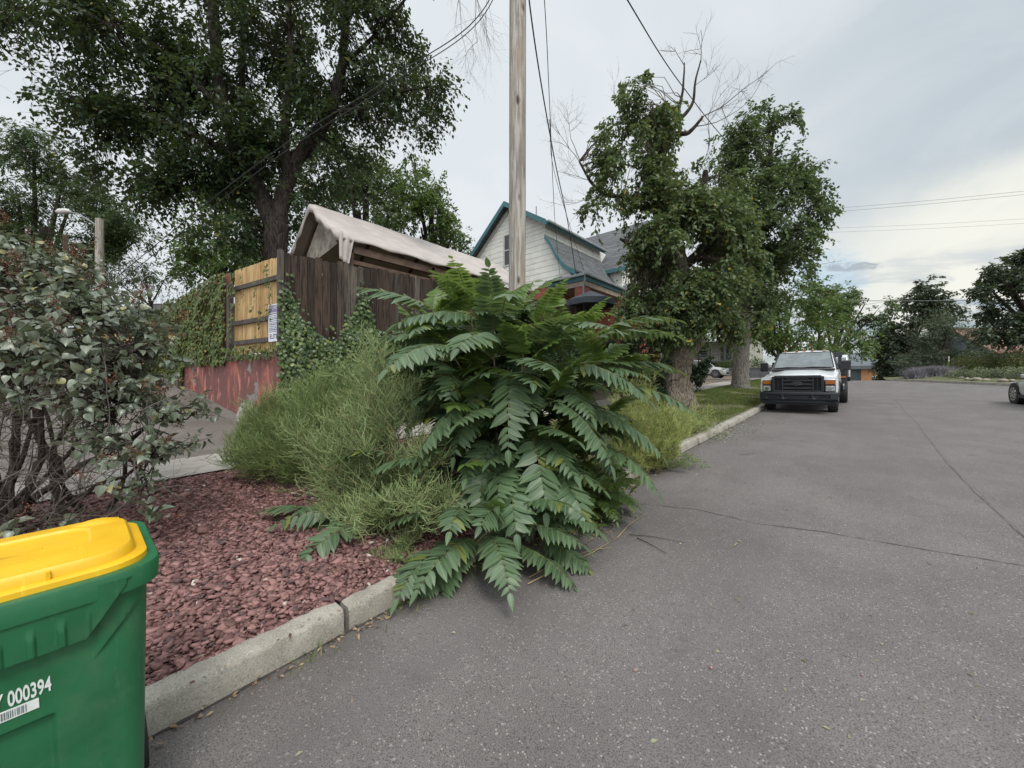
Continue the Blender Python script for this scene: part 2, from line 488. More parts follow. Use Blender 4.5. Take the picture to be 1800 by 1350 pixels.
# ------------------------------------------------------------------ setting: terrain
def rz(s):
    if s <= 37: return 0.048 * s
    z = 0.048 * 37
    u = min(s - 37, 12); z += 0.048 * u - 0.083 / 24 * u * u
    if s > 49: z -= 0.035 * min(s - 49, 60)
    return z
def gz(r, s):
    b = rz(s)
    if r > -2.55: return b
    off6 = 0.42 - 0.20 * smooth(5, 20, s)
    k = smooth(-2.6, -6.3, r) if False else min(1, max(0, (-2.6 - r) / 3.7))
    z = b + 0.12 + (off6 - 0.12) * (k ** 0.8)
    if r < -7.8:
        u = -7.8 - r
        rise = min(0.21 * u, 1.35) + 0.01 * min(max(0, u - 6.5), 20)
        z += rise * (1 - smooth(26, 33, s))
        if s > 43: z += 1.0 * smooth(43.4, 43.9, s)
    return z
def sheet(name, xs, ys, f, mat, kind='structure', keep=None):
    V = np.array([(x, y, f(x, y)) for y in ys for x in xs]); nx = len(xs)
    F = []
    for j in range(len(ys) - 1):
        for i in range(nx - 1):
            if keep is None or keep(0.5 * (xs[i] + xs[i + 1]), 0.5 * (ys[j] + ys[j + 1])):
                F.append((j * nx + i, j * nx + i + 1, (j + 1) * nx + i + 1, (j + 1) * nx + i))
    o = npmesh(name, V, np.array(F), MATS[mat], smooth_=True)
    o['kind'] = kind
    return o
def frange(*segs):
    r = []
    for a, b, st in segs:
        n = max(1, round((b - a) / st)); r += [a + (b - a) * i / n for i in range(n)]
    return r + [segs[-1][1]]
def ground_h(x, y):
    z = gz(x, y)
    if x > -2.55: z = rz(y) - 0.05
    if x < -8.1 and 2.6 < y < 26: z = min(z, 2.0 + 0.048 * (y - 2.55))
    return z
gxs = frange((-900, -100, 200), (-100, -30, 10), (-30, -14, 1.0), (-14, -2.5, 0.23), (-2.5, 30, 3), (30, 100, 14), (100, 900, 200))
gys = frange((-500, -20, 120), (-20, -8, 2), (-8, 14, 0.4), (14, 50, 1.0), (50, 130, 6), (130, 1500, 200))
sheet('ground', gxs, gys, ground_h, 'dirt')
rxs = frange((-2.452, 6, 0.6), (6, 16, 2.5)); rys = frange((-12, 36, 1.5), (36, 50, 0.8), (50, 125, 5))
sheet('road', rxs, rys, lambda x, y: rz(y), 'asphalt')
def strip(name, r0, r1, s0, s1, dz, mat, st=0.3, keep=None, kind='structure'):
    return sheet(name, frange((r0, r1, st)), frange((s0, s1, st)), lambda x, y: gz(x, y) + dz, mat, kind, keep)
strip('sidewalk', -7.7, -6.25, -8, 60, 0.045, 'walk')
strip('alley', -26, -7.7, -8, 2.3, 0.03, 'alley', 0.5)
strip('gravel_bed', -6.25, -2.62, -8, 5.0, 0.012, 'gravel_bed', 0.25)
strip('lawn', -6.25, -2.62, 5.0, 60, 0.02, 'lawn_soil', 0.4)
strip('crossing_drive', -26, -2.45, 38.5, 42.6, 0.05, 'walk', 0.6)
# yard terrace behind the retaining wall
def yard_z(s): return 2.22 + 0.048 * (s - 2.55) * 1.0
_y = MB()
for a, b in ((2.56, 8), (8, 14), (14, 20), (20, 27)):
    _y.raw([(-8.14, a, yard_z(a)), (-8.14, b, yard_z(b)), (-32, b, yard_z(b)), (-32, a - 3.9 * (a < 3), yard_z(a))], [(0, 1, 2, 3)])
_y.build('yard', MATS['lawn_soil'])['kind'] = 'structure'

# kerb: separate stones with rounded, chipped edges
rng = np.random.default_rng(5)
def kerb():
    V = []; F = []; s = -6.3
    ends = []
    while s < 37.5:
        L = float(rng.uniform(1.6, 2.6)) if not (-1 < s < 1.2) else 1.15
        g = 0.018
        ys = np.linspace(s + g, s + L - g, max(4, int(L / 0.08)))
        dzz = rng.uniform(-0.008, 0.008); dx = rng.uniform(-0.008, 0.008)
        base = len(V)
        prof = [(-2.448, -0.10), (-2.452, 0.03), (-2.456, 0.118), (-2.466, 0.140), (-2.488, 0.148), (-2.59, 0.148), (-2.625, 0.140), (-2.64, 0.10), (-2.645, -0.1)]
        for k, y in enumerate(ys):
            e = 0.014 if k in (0, len(ys) - 1) else 0.0
            for q, (px, pz) in enumerate(prof):
                nn = noise.noise(Vector((y * 5, q * 0.7, 3.3))) * 0.007 + noise.noise(Vector((y * 19, q * 1.9, 1.3))) * 0.0045
                V.append((px + dx + nn - (e if q < 4 else 0), y, pz + rz(y) + dzz + nn * (q > 2) - (e if 2 < q < 8 else 0)))
        n = len(prof)
        for k in range(len(ys) - 1):
            for q in range(n - 1):
                a = base + k * n + q
                F.append((a, a + n, a + n + 1, a + 1))
        ends.append((base, n, base + (len(ys) - 1) * n))
        s += L
    me = bpy.data.meshes.new('kerb')
    for b, n, e in ends:
        F.append(tuple(range(b, b + n))); F.append(tuple(range(e, e + n))[::-1])
    me.from_pydata([tuple(map(float, v)) for v in V], [], F)
    me.polygons.foreach_set('use_smooth', np.ones(len(me.polygons), dtype=bool))
    me.set_sharp_from_angle(angle=math.radians(50))
    link('kerb', me, MATS['kerb_stone'], None)['kind'] = 'structure'
kerb()
# right-hand corner garden beyond the street
soilp = [(1.5, 40.0), (6.2, 31.4), (16.0, 22.0)]
def gard_line(x):
    for (a, b), (c, d) in zip(soilp, soilp[1:]):
        if x <= c: return b + (x - a) / (c - a) * (d - b)
    return 22.0
def gard_h(x, y):
    d = y - gard_line(x)
    return rz(min(y, 44)) + 0.10 + 0.16 * smooth(0, 5, d) + 0.08 * noise.noise(Vector((x * 0.9, y * 0.9, 0)))
V = []; F = []
gx = frange((1.5, 16, 0.5), (16, 60, 6)); gd = frange((0, 8, 0.5), (8, 60, 6))
for x in gx:
    for d in gd:
        y = gard_line(x) + d; V.append((x, y, gard_h(x, y)))
n = len(gd)
for i in range(len(gx) - 1):
    for j in range(n - 1): F.append((i * n + j, (i + 1) * n + j, (i + 1) * n + j + 1, i * n + j + 1))
npmesh('garden_ground', np.array(V), np.array(F), MATS['garden_soil'], smooth_=True)['kind'] = 'structure'
gk = MB()
pts = []
for (a, b), (c, d) in zip(soilp, soilp[1:]):
    L = math.hypot(c - a, d - b); m = int(L / 1.5)
    for k in range(m):
        p0 = (a + (c - a) * k / m, b + (d - b) * k / m); p1 = (a + (c - a) * (k + 0.985) / m, b + (d - b) * (k + 0.985) / m)
        z0, z1 = rz(p0[1]), rz(p1[1])
        nx, ny = (d - b) / L, -(c - a) / L
        w = -0.16
        gk.slab([(p0[0], p0[1], z0 - 0.1), (p1[0], p1[1], z1 - 0.1), (p1[0] + nx * w, p1[1] + ny * w, z1 - 0.1), (p0[0] + nx * w, p0[1] + ny * w, z0 - 0.1)], (0, 0, 0.24))
gk.build('garden_kerb', MATS['kerb_stone'])['kind'] = 'structure'

# cracks and the paving seam in the asphalt
plain('crack', (0.055, 0.048, 0.046), (0.085, 0.075, 0.072), rough=1.0)
def ribbon(pts, w, jit, seed, dz=0.004):
    r = np.random.default_rng(seed); P = []
    for (a, b) in zip(pts, pts[1:]):
        n = max(2, int(math.dist(a, b) / 0.06))
        for k in range(n): P.append((a[0] + (b[0] - a[0]) * k / n, a[1] + (b[1] - a[1]) * k / n))
    P = np.array(P); off = np.cumsum(r.normal(0, jit, (len(P), 2)), axis=0); off -= np.linspace(0, 1, len(P))[:, None] * off[-1]
    P = P + off
    T = nrm(np.gradient(P, axis=0)); Nn = np.stack([-T[:, 1], T[:, 0]], 1)
    ww = w * np.clip(r.uniform(0.25, 1.6, len(P)), 0.2, 1.5)[:, None]
    A, B = P + Nn * ww, P - Nn * ww
    V = [(x, y, rz(y) + dz) for x, y in np.concatenate([A, B])]
    n = len(P); F = np.array([(i, i + 1, n + i + 1, n + i) for i in range(n - 1)])
    return np.array(V), F
def gpt(px, py):
    """photo pixel on the road surface -> (r,s)"""
    a = at(px, py, 1.0); d = a - np.array([0, 0, EYE])
    k = EYE / (0.048 * d[1] - d[2])
    return (d[0] * k, d[1] * k)
J = Join()
for q, (pp, w, j, sd_) in enumerate([
    ([(1110, 885), (1160, 890), (1230, 897), (1330, 921), (1450, 935), (1560, 955), (1680, 975), (1800, 994), (1900, 1008)], 0.0045, 0.0045, 1),
    ([(1560, 690), (1610, 745), (1650, 795), (1720, 870), (1800, 945), (1900, 1040)], 0.0025, 0.003, 2),
    ([(1300, 800), (1332, 797)], 0.008, 0.003, 4)]):
    V, F = ribbon([gpt(*p) for p in pp], w, j, sd_); J.add(V, F)
V, F = ribbon([(-2.438, -6), (-2.436, 3), (-2.437, 14), (-2.436, 36)], 0.014, 0.0004, 7); J.add(V, F)
o = J.build('road_crack', MATS['crack']); o['kind'] = 'structure'
plain('patch', (0.165, 0.148, 0.143), (0.145, 0.129, 0.125), scale=20, rough=0.9, bump=0.4, bscale=200)
V, F = ribbon([gpt(1545, 676), gpt(1610, 745), gpt(1660, 795), gpt(1800, 940), gpt(1900, 1030)], 0.018, 0.003, 9, 0.002)
npmesh('road_seam', V, F, MATS['patch'])['kind'] = 'structure'

# ------------------------------------------------------------------ red gravel
def chips(name, r0, r1, s0, s1, dens, mat, size, seed, zf, mask=None, flat=0.38):
    r = np.random.default_rng(seed)
    n = int((r1 - r0) * (s1 - s0) * dens)
    x = r.uniform(r0, r1, n); y = r.uniform(s0, s1, n)
    if mask is not None:
        k = np.array([mask(a, b) for a, b in zip(x, y)]); x, y = x[k], y[k]; n = len(x)
    sz = size[0] + (size[1] - size[0]) * r.beta(1.3, 3.5, n)
    z = np.array([zf(a, b) for a, b in zip(x, y)]) + sz * 0.12
    cube = np.array([(a, b, c) for a in (-1, 1) for b in (-1, 1) for c in (-1, 1)], float) * 0.5
    F0 = np.array([(0, 1, 3, 2), (4, 6, 7, 5), (0, 4, 5, 1), (2, 3, 7, 6), (0, 2, 6, 4), (1, 5, 7, 3)])
    ax = r.normal(size=(n, 3)) * (0.35, 0.35, 1); q = r.uniform(0, 2 * math.pi, n)
    A = np.stack([np.cos(q), np.sin(q), r.normal(0, 0.30, n)], 1); A = nrm(A)
    U = nrm(np.stack([r.normal(0, 0.30, n), r.normal(0, 0.30, n), np.ones(n)], 1))
    B = nrm(np.cross(U, A)); C = np.cross(A, B)
    loc = cube[None] + r.uniform(-0.36, 0.36, (n, 8, 3))
    loc *= np.stack([sz, sz * r.uniform(0.55, 0.95, n), sz * flat * r.uniform(0.6, 1.4, n)], 1)[:, None, :]
    V = np.stack([x, y, z], 1)[:, None, :] + loc[..., 0:1] * A[:, None] + loc[..., 1:2] * B[:, None] + loc[..., 2:3] * C[:, None]
    F = F0[None] + (np.arange(n) * 8)[:, None, None]
    return V.reshape(-1, 3), F.reshape(-1, 4)
def chipmat():
    t = NT('red_chip')
    i = t.island()
    w = t.n('ShaderNodeTexWhiteNoise', noise_dimensions='1D'); t.l(i, w.inputs['W'])
    c = t.mix(i, (0.125, 0.064, 0.060), (0.34, 0.185, 0.170))
    c = t.mix(t.math('GREATER_THAN', w.outputs[0], 0.90), c, (0.11, 0.07, 0.07))
    c = t.mix(t.math('GREATER_THAN', w.outputs[0], 0.988), c, (0.55, 0.48, 0.42))
    c = t.mix(t.math('MULTIPLY', t.rng(t.noise(60, 4), 0.5, 0.65), 0.35), c, (0.24, 0.15, 0.13))
    t.bump(t.noise(90, 4), 0.3, 0.004)
    return t.fin(c, 0.85, 0.3)
chipmat()
J = Join()
J.add(*chips('', -6.3, -2.60, -2.5, 4.6, 1500, None, (0.014, 0.054), 11, lambda a, b: gz(a, b) + 0.012))
J.add(*chips('', -4.2, -2.60, -1.2, 1.8, 1300, None, (0.014, 0.068), 12, lambda a, b: gz(a, b) + 0.020))
J.add(*chips('', -6.0, -2.66, -2.0, 3.0, 16, None, (0.05, 0.095), 14, lambda a, b: gz(a, b) + 0.022))
J.add(*chips('', -2.62, -2.48, -1.2, 1.2, 90, None, (0.012, 0.04), 13, lambda a, b: rz(b) + 0.146))
o = J.build('gravel', MATS['red_chip']); tag(o, 'dark red crushed stone chips covering the verge', 'gravel', kind='stuff')

# ------------------------------------------------------------------ grass
leafmat('grass', (0.055, 0.095, 0.020), (0.135, 0.185, 0.050), rough=0.6, spec=0.3, trans=0.2, odd=(0.30, 0.25, 0.11), oddf=0.08)
def blades(n, pos, h, w, seed, lean=0.35):
    r = np.random.default_rng(seed)
    q = r.uniform(0, 2 * math.pi, n); hh = h * r.uniform(0.4, 1.2, n)
    side = np.stack([np.cos(q), np.sin(q), np.zeros(n)], 1)
    ln = np.stack([-np.sin(q), np.cos(q), np.zeros(n)], 1) * (r.normal(0, lean, n) * hh)[:, None]
    up = np.stack([np.zeros(n), np.zeros(n), hh], 1)
    w = np.broadcast_to(w, (n,)).reshape(-1, 1)
    V = np.stack([pos - side * w, pos + side * w, pos + side * w * 0.6 + up * 0.6 + ln * 0.4, pos - side * w * 0.6 + up * 0.6 + ln * 0.4, pos + up + ln], 1)
    i = (np.arange(n) * 5)[:, None]
    return V.reshape(-1, 3), [i + np.array([0, 1, 2, 3]), i + np.array([3, 2, 4])]
def lawn(name, r0, r1, s0, s1, n, h, seed, zf, label, wd=0.004):
    r = np.random.default_rng(seed)
    x = r.uniform(r0, r1, n); y = s0 + (s1 - s0) * r.uniform(0, 1, n) ** 1.5
    keep = np.array([noise.noise(Vector((a * 0.8, b * 0.8, 5))) > -0.20 + (0.45 if math.hypot(a + 4.4, b - 13.3) < 1.4 else 0) for a, b in zip(x, y)])
    x, y = x[keep], y[keep]
    P = np.stack([x, y, [zf(a, b) for a, b in zip(x, y)]], 1)
    V, F = blades(len(P), P, h, wd * (1 + 0.05 * np.maximum(0, y - 8)), seed)
    o = npmesh(name, V, F, MATS['grass']); return tag(o, label, 'grass', kind='stuff')
lawn('grass', -6.2, -2.66, 4.9, 36, 110000, 0.085, 21, lambda a, b: gz(a, b) + 0.015, 'short patchy green grass on the verge by the kerb')

# ------------------------------------------------------------------ retaining wall and fences
cu = np.array([-0.986, -0.164, 0.0]); cn = np.array([0.164, -0.986, 0.0]); CORN = np.array([-8.1, 2.55, 0.0])
def lf(t, z, o=0.0):
    p = CORN + cu * t + cn * o; return (p[0], p[1], z)
root = empty('retaining_wall', (-8.1, 2.55, 0.4), label='low red painted concrete retaining wall, paint peeling, under the wooden fences', cat='wall')
w = MB()
N = 60
V = []; F = []
for i in range(N + 1):
    t_ = 7.6 * i / N
    for k in range(9):
        z = -0.2 + (2.26 + 0.2) * k / 8
        V.append(lf(t_, z, 0.02 * noise.noise(Vector((t_ * 1.5, z * 1.5, 1))) + 0.015 * noise.noise(Vector((t_ * 6, z * 6, 4)))))
    V.append(lf(t_, 2.27, -0.20))
for i in range(N):
    for k in range(9):
        a = i * 10 + k; F.append((a, a + 1, a + 11, a + 10))
w.raw(V, F)
w.raw([lf(0, -0.2, -0.2), lf(0, 2.27, -0.2), lf(7.6, 2.27, -0.2), lf(7.6, -0.2, -0.2)], [(0, 1, 2, 3)])
w.build('wall_face', MATS['red_wall'], root, auto=60, offset=root.location)
w = MB()
w.box(-8.32, 2.56, -0.2, -8.10, 12.5, 2.2)
for k in range(5): w.box(-8.30, 2.56 + 2 * k, 2.2, -8.12, 4.55 + 2 * k, 2.24 + 0.048 * 2 * (k + 0.5))
w.build('wall_side', MATS['red_wall'], root, offset=root.location)
w = MB()
w.box(-0.35, -0.05, 0, 0.35, 0.05, 0.62)
sl = w.build('leaning_slab', MATS['walk'], None)
_p = lf(1.15, 0.62, 0.22); sl.location = _p; sl.rotation_euler = (math.radians(-16), math.radians(6), math.atan2(-0.164, -0.986) + math.radians(180))
tag(sl, 'broken grey concrete slab leaning on the foot of the red wall', 'concrete slab')

def boardmat(name, cols, grain, knots=True, rough=0.85):
    t = NT(name)
    i = t.island()
    w_ = t.n('ShaderNodeTexWhiteNoise', noise_dimensions='1D'); t.l(i, w_.inputs['W'])
    c = t.mix(i, cols[0], cols[1])
    c = t.mix(t.math('MULTIPLY', t.rng(w_.outputs[0], 0.6, 1.0), 0.8), c, cols[2])
    off = t.n('ShaderNodeVectorMath', operation='SCALE'); o3 = t.n('ShaderNodeCombineXYZ'); t.l(i, o3.inputs[2]); t.l(o3.outputs[0], off.inputs[0]); off.inputs[3].default_value = 37.0
    ad = t.n('ShaderNodeVectorMath', operation='ADD'); t.l(t.co(scale=(30, 30, 1.6)), ad.inputs[0]); t.l(off.outputs[0], ad.inputs[1])
    g = t.noise(1.3, 6, 0.65, vec=ad.outputs[0], dist=0.4)
    c = t.mix(t.math('MULTIPLY', t.rng(g, 0.45, 0.62), 0.85), c, grain)
    st = t.noise(1.0, 4, 0.6, vec=t.co(scale=(4, 4, 0.8), off=(3, 3, 3)))
    c = t.mix(t.math('MULTIPLY', t.rng(st, 0.5, 0.72), 0.55), c, cols[3])
    t.bump(g, 0.5, 0.006)
    return t.fin(c, rough, 0.25)
boardmat('dark_board', [(0.028, 0.020, 0.016), (0.078, 0.054, 0.041), (0.150, 0.130, 0.112), (0.016, 0.012, 0.010)], (0.012, 0.009, 0.008))
boardmat('yellow_board', [(0.48, 0.325, 0.155), (0.60, 0.43, 0.22), (0.40, 0.25, 0.11), (0.33, 0.20, 0.095)], (0.25, 0.13, 0.045))
boardmat('grey_rail', [(0.085, 0.075, 0.070), (0.12, 0.108, 0.10), (0.10, 0.09, 0.088), (0.05, 0.042, 0.04)], (0.045, 0.04, 0.036))
def dogear(mb, org, ux, n, w_, z0, z1, th, j, r):
    """one board: org point at its left foot, ux along the fence, n outward"""
    q = 0.025
    prof = [(0, z0), (w_, z0), (w_, z1 - q), (w_ - q, z1), (q, z1), (0, z1 - q)]
    V = []
    for t_ in (0, th):
        for a, z in prof:
            p = org + ux * a + n * (t_ + j); V.append((p[0], p[1], z))
    k = 6
    mb.raw(V, [tuple(range(k)), tuple(range(k, 2 * k))[::-1]] + [(i, i + k, (i + 1) % k + k, (i + 1) % k) for i in range(k)])
rr = random.Random(3)
# dark street-side fence
f1 = empty('wooden_fence', (-8.1, 2.55, 2.2), label='tall weathered dark brown board fence facing the street, ivy climbing its foot', cat='fence')
m = MB(); s = 2.56; k = 0
while s < 13.0:
    w_ = rr.uniform(0.125, 0.150)
    zt = 4.15 + 0.048 * (s - 2.55) + rr.uniform(-0.032, 0.025)
    dogear(m, np.array([-8.12, s, 0]), np.array([0, 1, 0]), np.array([1, 0, 0]), w_, 2.23 + 0.048 * (s - 2.55), zt, 0.018, rr.uniform(-0.006, 0.012), rr)
    s += w_ + rr.uniform(0.003, 0.010)
m.build('fence_boards', MATS['dark_board'], f1, offset=f1.location)
m = MB()
for zz_ in (2.6, 3.3, 3.95):
    m.slab([(-8.17, 2.5, zz_), (-8.17, 13, zz_ + 0.5), (-8.17, 13, zz_ + 0.59), (-8.17, 2.5, zz_ + 0.09)], (0.04, 0, 0))
m.build('rail', MATS['grey_rail'], f1, offset=f1.location)
m = MB(); p = lf(0.0, 0, 0.0)
m.box(-8.15, 2.47, 2.2, -8.05, 2.555, 4.17); m.build('corner_post', MATS['grey_rail'], f1, offset=f1.location)
# yellow panel seen from its rail side
f2 = empty('wooden_fence', lf(1.1, 2.27), label='honey yellow cedar fence panel with grey rails and a notice, beside the ivy', cat='fence')
m = MB(); t_ = 0.07
while t_ < 2.2:
    w_ = rr.uniform(0.085, 0.10)
    dogear(m, CORN + cu * t_ - cn * 0.11, cu, cn, w_, 2.29, 4.14 + 0.01 * t_ + rr.uniform(-0.012, 0.012), 0.018, rr.uniform(-0.004, 0.006), rr)
    t_ += w_ + rr.uniform(0.002, 0.006)
m.build('fence_boards', MATS['yellow_board'], f2, offset=f2.location)
for z0 in (3.68, 2.92, 2.49):
    m = MB(); m.slab([lf(0.05, z0, -0.045), lf(2.22, z0 + 0.01, -0.045), lf(2.22, z0 + 0.10, -0.045), lf(0.05, z0 + 0.09, -0.045)], tuple(-cn * 0.04))
    m.build('rail', MATS['grey_rail'], f2, offset=f2.location)
m = MB(); m.slab([lf(2.20, 2.27, 0.02), lf(2.31, 2.27, 0.02), lf(2.31, 3.84, 0.02), lf(2.20, 3.84, 0.02)], tuple(-cn * 0.10))
m.build('post', MATS['grey_rail'], f2, offset=f2.location)
# ivy-hidden fence and the lower plank behind it
f3 = empty('wooden_fence', lf(4.6, 2.27), label='long board fence almost hidden under hanging ivy, left of the yellow panel', cat='fence')
m = MB(); t_ = 2.33
while t_ < 7.3:
    w_ = rr.uniform(0.12, 0.145)
    dogear(m, CORN + cu * t_ - cn * 0.08, cu, cn, w_, 2.27, 4.12 - 0.10 * max(0, t_ - 2.6) + rr.uniform(-0.01, 0.01), 0.018, 0, rr)
    t_ += w_ + 0.006
plain('old_board', (0.26, 0.12, 0.07), (0.16, 0.085, 0.055), scale=3)
m.build('fence_boards', MATS['old_board'], f3, offset=f3.location)
# posted notice
plain('paper', (0.70, 0.70, 0.76), (0.62, 0.62, 0.70), rough=0.5); plain('ink', (0.06, 0.06, 0.10), rough=0.6); plain('violet_ink', (0.26, 0.22, 0.36), rough=0.6)
def rot_to(o, xdir, ndir):
    x = Vector(xdir).normalized(); z = Vector(ndir).normalized(); y = z.cross(x)
    o.rotation_euler = Matrix((x, y, z)).transposed().to_euler()
def text_mesh(name, body, size, mat, parent, loc, rot=(0, 0, 0), extr=0.0006, shear=0.0, align='LEFT', bold=0.0, sx=1.0):
    c = bpy.data.curves.new(name, 'FONT'); c.body = body; c.size = size; c.extrude = extr; c.shear = shear; c.align_x = align; c.offset = bold
    t = bpy.data.objects.new(name, c); COL.objects.link(t)
    dg = bpy.context.evaluated_depsgraph_get()
    me = bpy.data.meshes.new_from_object(t.evaluated_get(dg))
    bpy.data.objects.remove(t)
    for v in me.vertices: v.co.x *= sx
    o = link(name, me, None, parent); me.materials.clear(); me.materials.append(MATS[mat]); o.location = loc; o.rotation_euler = rot
    return o
nt_ = empty('notice', lf(0.30, 2.83, 0.012), label='white printed notice with violet header nailed to the yellow fence panel', cat='notice')
rot_to(nt_, -cu, cn)       # local x reads left to right, local z faces out
m = MB(); m.box(-0.20, -0.36, -0.004, 0.20, 0.36, 0.0); m.build('sheet', MATS['paper'], nt_)
m = MB(); m.box(-0.18, 0.20, 0.0005, 0.18, 0.335, 0.002); m.build('header', MATS['violet_ink'], nt_)
m = MB()
_r = random.Random(8)
for k in range(11):
    y = 0.165 - k * 0.034
    x0 = -0.17
    while x0 < 0.15:
        l = _r.uniform(0.02, 0.07); m.box(x0, y, 0.0005, min(0.17, x0 + l), y + (0.012 if k % 3 else 0.018), 0.002); x0 += l + 0.012
m.build('print_lines', MATS['ink'], nt_)
text_mesh('title', 'NOTICE', 0.075, 'paper', nt_, (0, 0.262, 0.0025), align='CENTER')
text_mesh('large_print', 'ELITE', 0.125, 'ink', nt_, (0, -0.305, 0.001), align='CENTER', bold=0.002)
# far yellowish fence behind the shrub
f4 = empty('wooden_fence', at(235, 600, 13.2), label='yellowish board fence far back behind the lilac, below a grey roof', cat='fence')
m = MB(); a = np.array(at(292, 600, 12.4)); b = np.array(at(150, 600, 15.5)); L = np.linalg.norm((b - a)[:2]); ux = (b - a) / L; ux[2] = 0; nn = np.array([ux[1], -ux[0], 0])
t_ = 0
while t_ < L:
    dogear(m, a + ux * t_, ux, nn, 0.13, 2.0, 3.75 + 0.05 * t_, 0.02, 0, rr); t_ += 0.136
m.build('fence_boards', MATS['yellow_board'], f4, offset=f4.location)
# ------------------------------------------------------------------ tent canopy in the yard
def clothmat():
    t = NT('canvas')
    c = t.mix(t.rng(t.noise(2.0, 5), 0.35, 0.65), (0.42, 0.375, 0.352), (0.49, 0.44, 0.415))
    c = t.mix(t.math('MULTIPLY', t.rng(t.noise(1.2, 5, vec=t.co(scale=(1, 1, 3), off=(3, 1, 1))), 0.55, 0.7), 0.35), c, (0.33, 0.28, 0.26))
    t.bump(t.noise(2.6, 4, vec=t.co(scale=(1.0, 2.2, 1.0)), dist=0.9), 0.40, 0.03)
    return t.fin(c, 0.8, 0.3)
clothmat()
plain('beam', (0.13, 0.085, 0.06), (0.075, 0.05, 0.038), scale=6, rough=0.85, bump=0.4)
plain('inner_panel', (0.24, 0.15, 0.115), (0.17, 0.105, 0.08), scale=2, rough=0.9)
plain('peeling_board', (0.42, 0.38, 0.32), (0.20, 0.17, 0.14), scale=5, rough=0.9, bump=0.4)
cp = empty('canopy', (-11, 7.5, 2.4), label='pinkish grey canvas tent canopy on a timber frame rising above the dark fence', cat='canopy')
V = []; F = []
S0, S1 = 4.1, 11.6
nu, nv = 33, 46
def canz(u, s):
    a = abs(u)
    z = 6.54 - 1.22 * a - 0.06 * math.sin(a * math.pi)
    z += 0.018 * noise.noise(Vector((u * 3, s * 1.5, 0))) + 0.010 * noise.noise(Vector((u * 7, s * 4, 2))) - 0.022 * math.sin(max(0, (s - S0)) * math.pi / 1.85) ** 2 * (1 - 0.3 * a)
    return z
for j in range(nv):
    s = S0 + (S1 - S0) * j / (nv - 1)
    for i in range(nu):
        u = -1.06 + 2.12 * i / (nu - 1)
        r = -11.0 + 1.72 * u
        fr = 0.12 * (1 - abs(u)) if j == 0 else 0
        V.append((r, s + 0.05 * noise.noise(Vector((u * 5, 0, 3))) * (j == 0), canz(min(1, max(-1, u)), s) - (0.10 if abs(u) > 1.01 else 0) - (0.05 if j == 0 else 0)))
for j in range(nv - 1):
    for i in range(nu - 1):
        a = j * nu + i; F.append((a, a + 1, a + nu + 1, a + nu))
b0 = len(V)
# front hem hanging down
for i in range(nu):
    p = V[i]; V.append((p[0], p[1] + 0.015, p[2] - 0.16 - 0.05 * math.sin(i * 1.3)))
for i in range(nu - 1): F.append((i, b0 + i, b0 + i + 1, i + 1))
# side hem
b1 = len(V)
for j in range(nv):
    p = V[j * nu + nu - 1]; V.append((p[0] + 0.01, p[1], p[2] - 0.07 - 0.02 * math.sin(j * 0.9) - (0.0)))
for j in range(nv - 1): F.append((j * nu + nu - 1, b1 + j, b1 + j + 1, (j + 1) * nu + nu - 1))
# loose flap hanging at the street-side front corner
b2 = len(V)
for k in range(9):
    for i in range(7):
        a = i / 6; V.append((-9.19 + 0.05 * math.sin(i * 2.2) + 0.02 * k * 0.2, 4.10 + 0.36 * a * (1 - 0.05 * k), 5.30 - 0.085 * k - 0.02 * i))
for k in range(8):
    for i in range(6):
        a = b2 + k * 7 + i; F.append((a, a + 1, a + 8, a + 7))
o = npmesh('canvas', np.array(V), np.array(F), MATS['canvas'], cp, smooth_=True, offset=cp.location)
m_ = o.modifiers.new('thick', 'SOLIDIFY'); m_.thickness = 0.012
for (x, y) in ((-9.32, 4.45), (-12.68, 4.45), (-9.32, 6.9), (-9.32, 9.2), (-12.68, 9.2), (-9.32, 11.4), (-12.68, 11.4)):
    m = MB(); m.box(x - 0.05, y - 0.05, 2.2, x + 0.05, y + 0.05, 5.10, 0.006); m.build('post', MATS['beam'], cp, offset=cp.location)
m = MB()
m.box(-9.37, 4.3, 4.88, -9.27, 11.6, 5.06); m.box(-9.36, 4.3, 4.62, -9.30, 11.6, 4.72)
m.box(-12.73, 4.3, 4.92, -12.63, 11.6, 5.08)
m.build('beam', MATS['beam'], cp, offset=cp.location)
m = MB()
for s in (4.36, 6.0, 7.8, 9.6, 11.3):
    for q in (-1, 1):
        m.slab([(-11, s, 6.38), (-11 + q * 1.66, s, 5.08), (-11 + q * 1.66, s, 4.98), (-11, s, 6.26)], (0, 0.06, 0))
m.box(-11.05, 4.3, 6.24, -10.95, 11.4, 6.36)
m.build('rafter', MATS['beam'], cp, offset=cp.location)
m = MB(); m.prism([(-12.15, 5.02), (-9.95, 5.25), (-10.25, 5.62), (-11.0, 6.2), (-11.9, 5.45)], 1, 4.40, 4.43); m.build('gable_board', MATS['peeling_board'], cp, offset=cp.location)
m = MB(); m.box(-12.62, 4.6, 2.4, -12.58, 11.5, 5.0); m.box(-12.58, 11.45, 2.4, -9.4, 11.5, 5.3); m.build('back_panel', MATS['inner_panel'], cp, offset=cp.location)

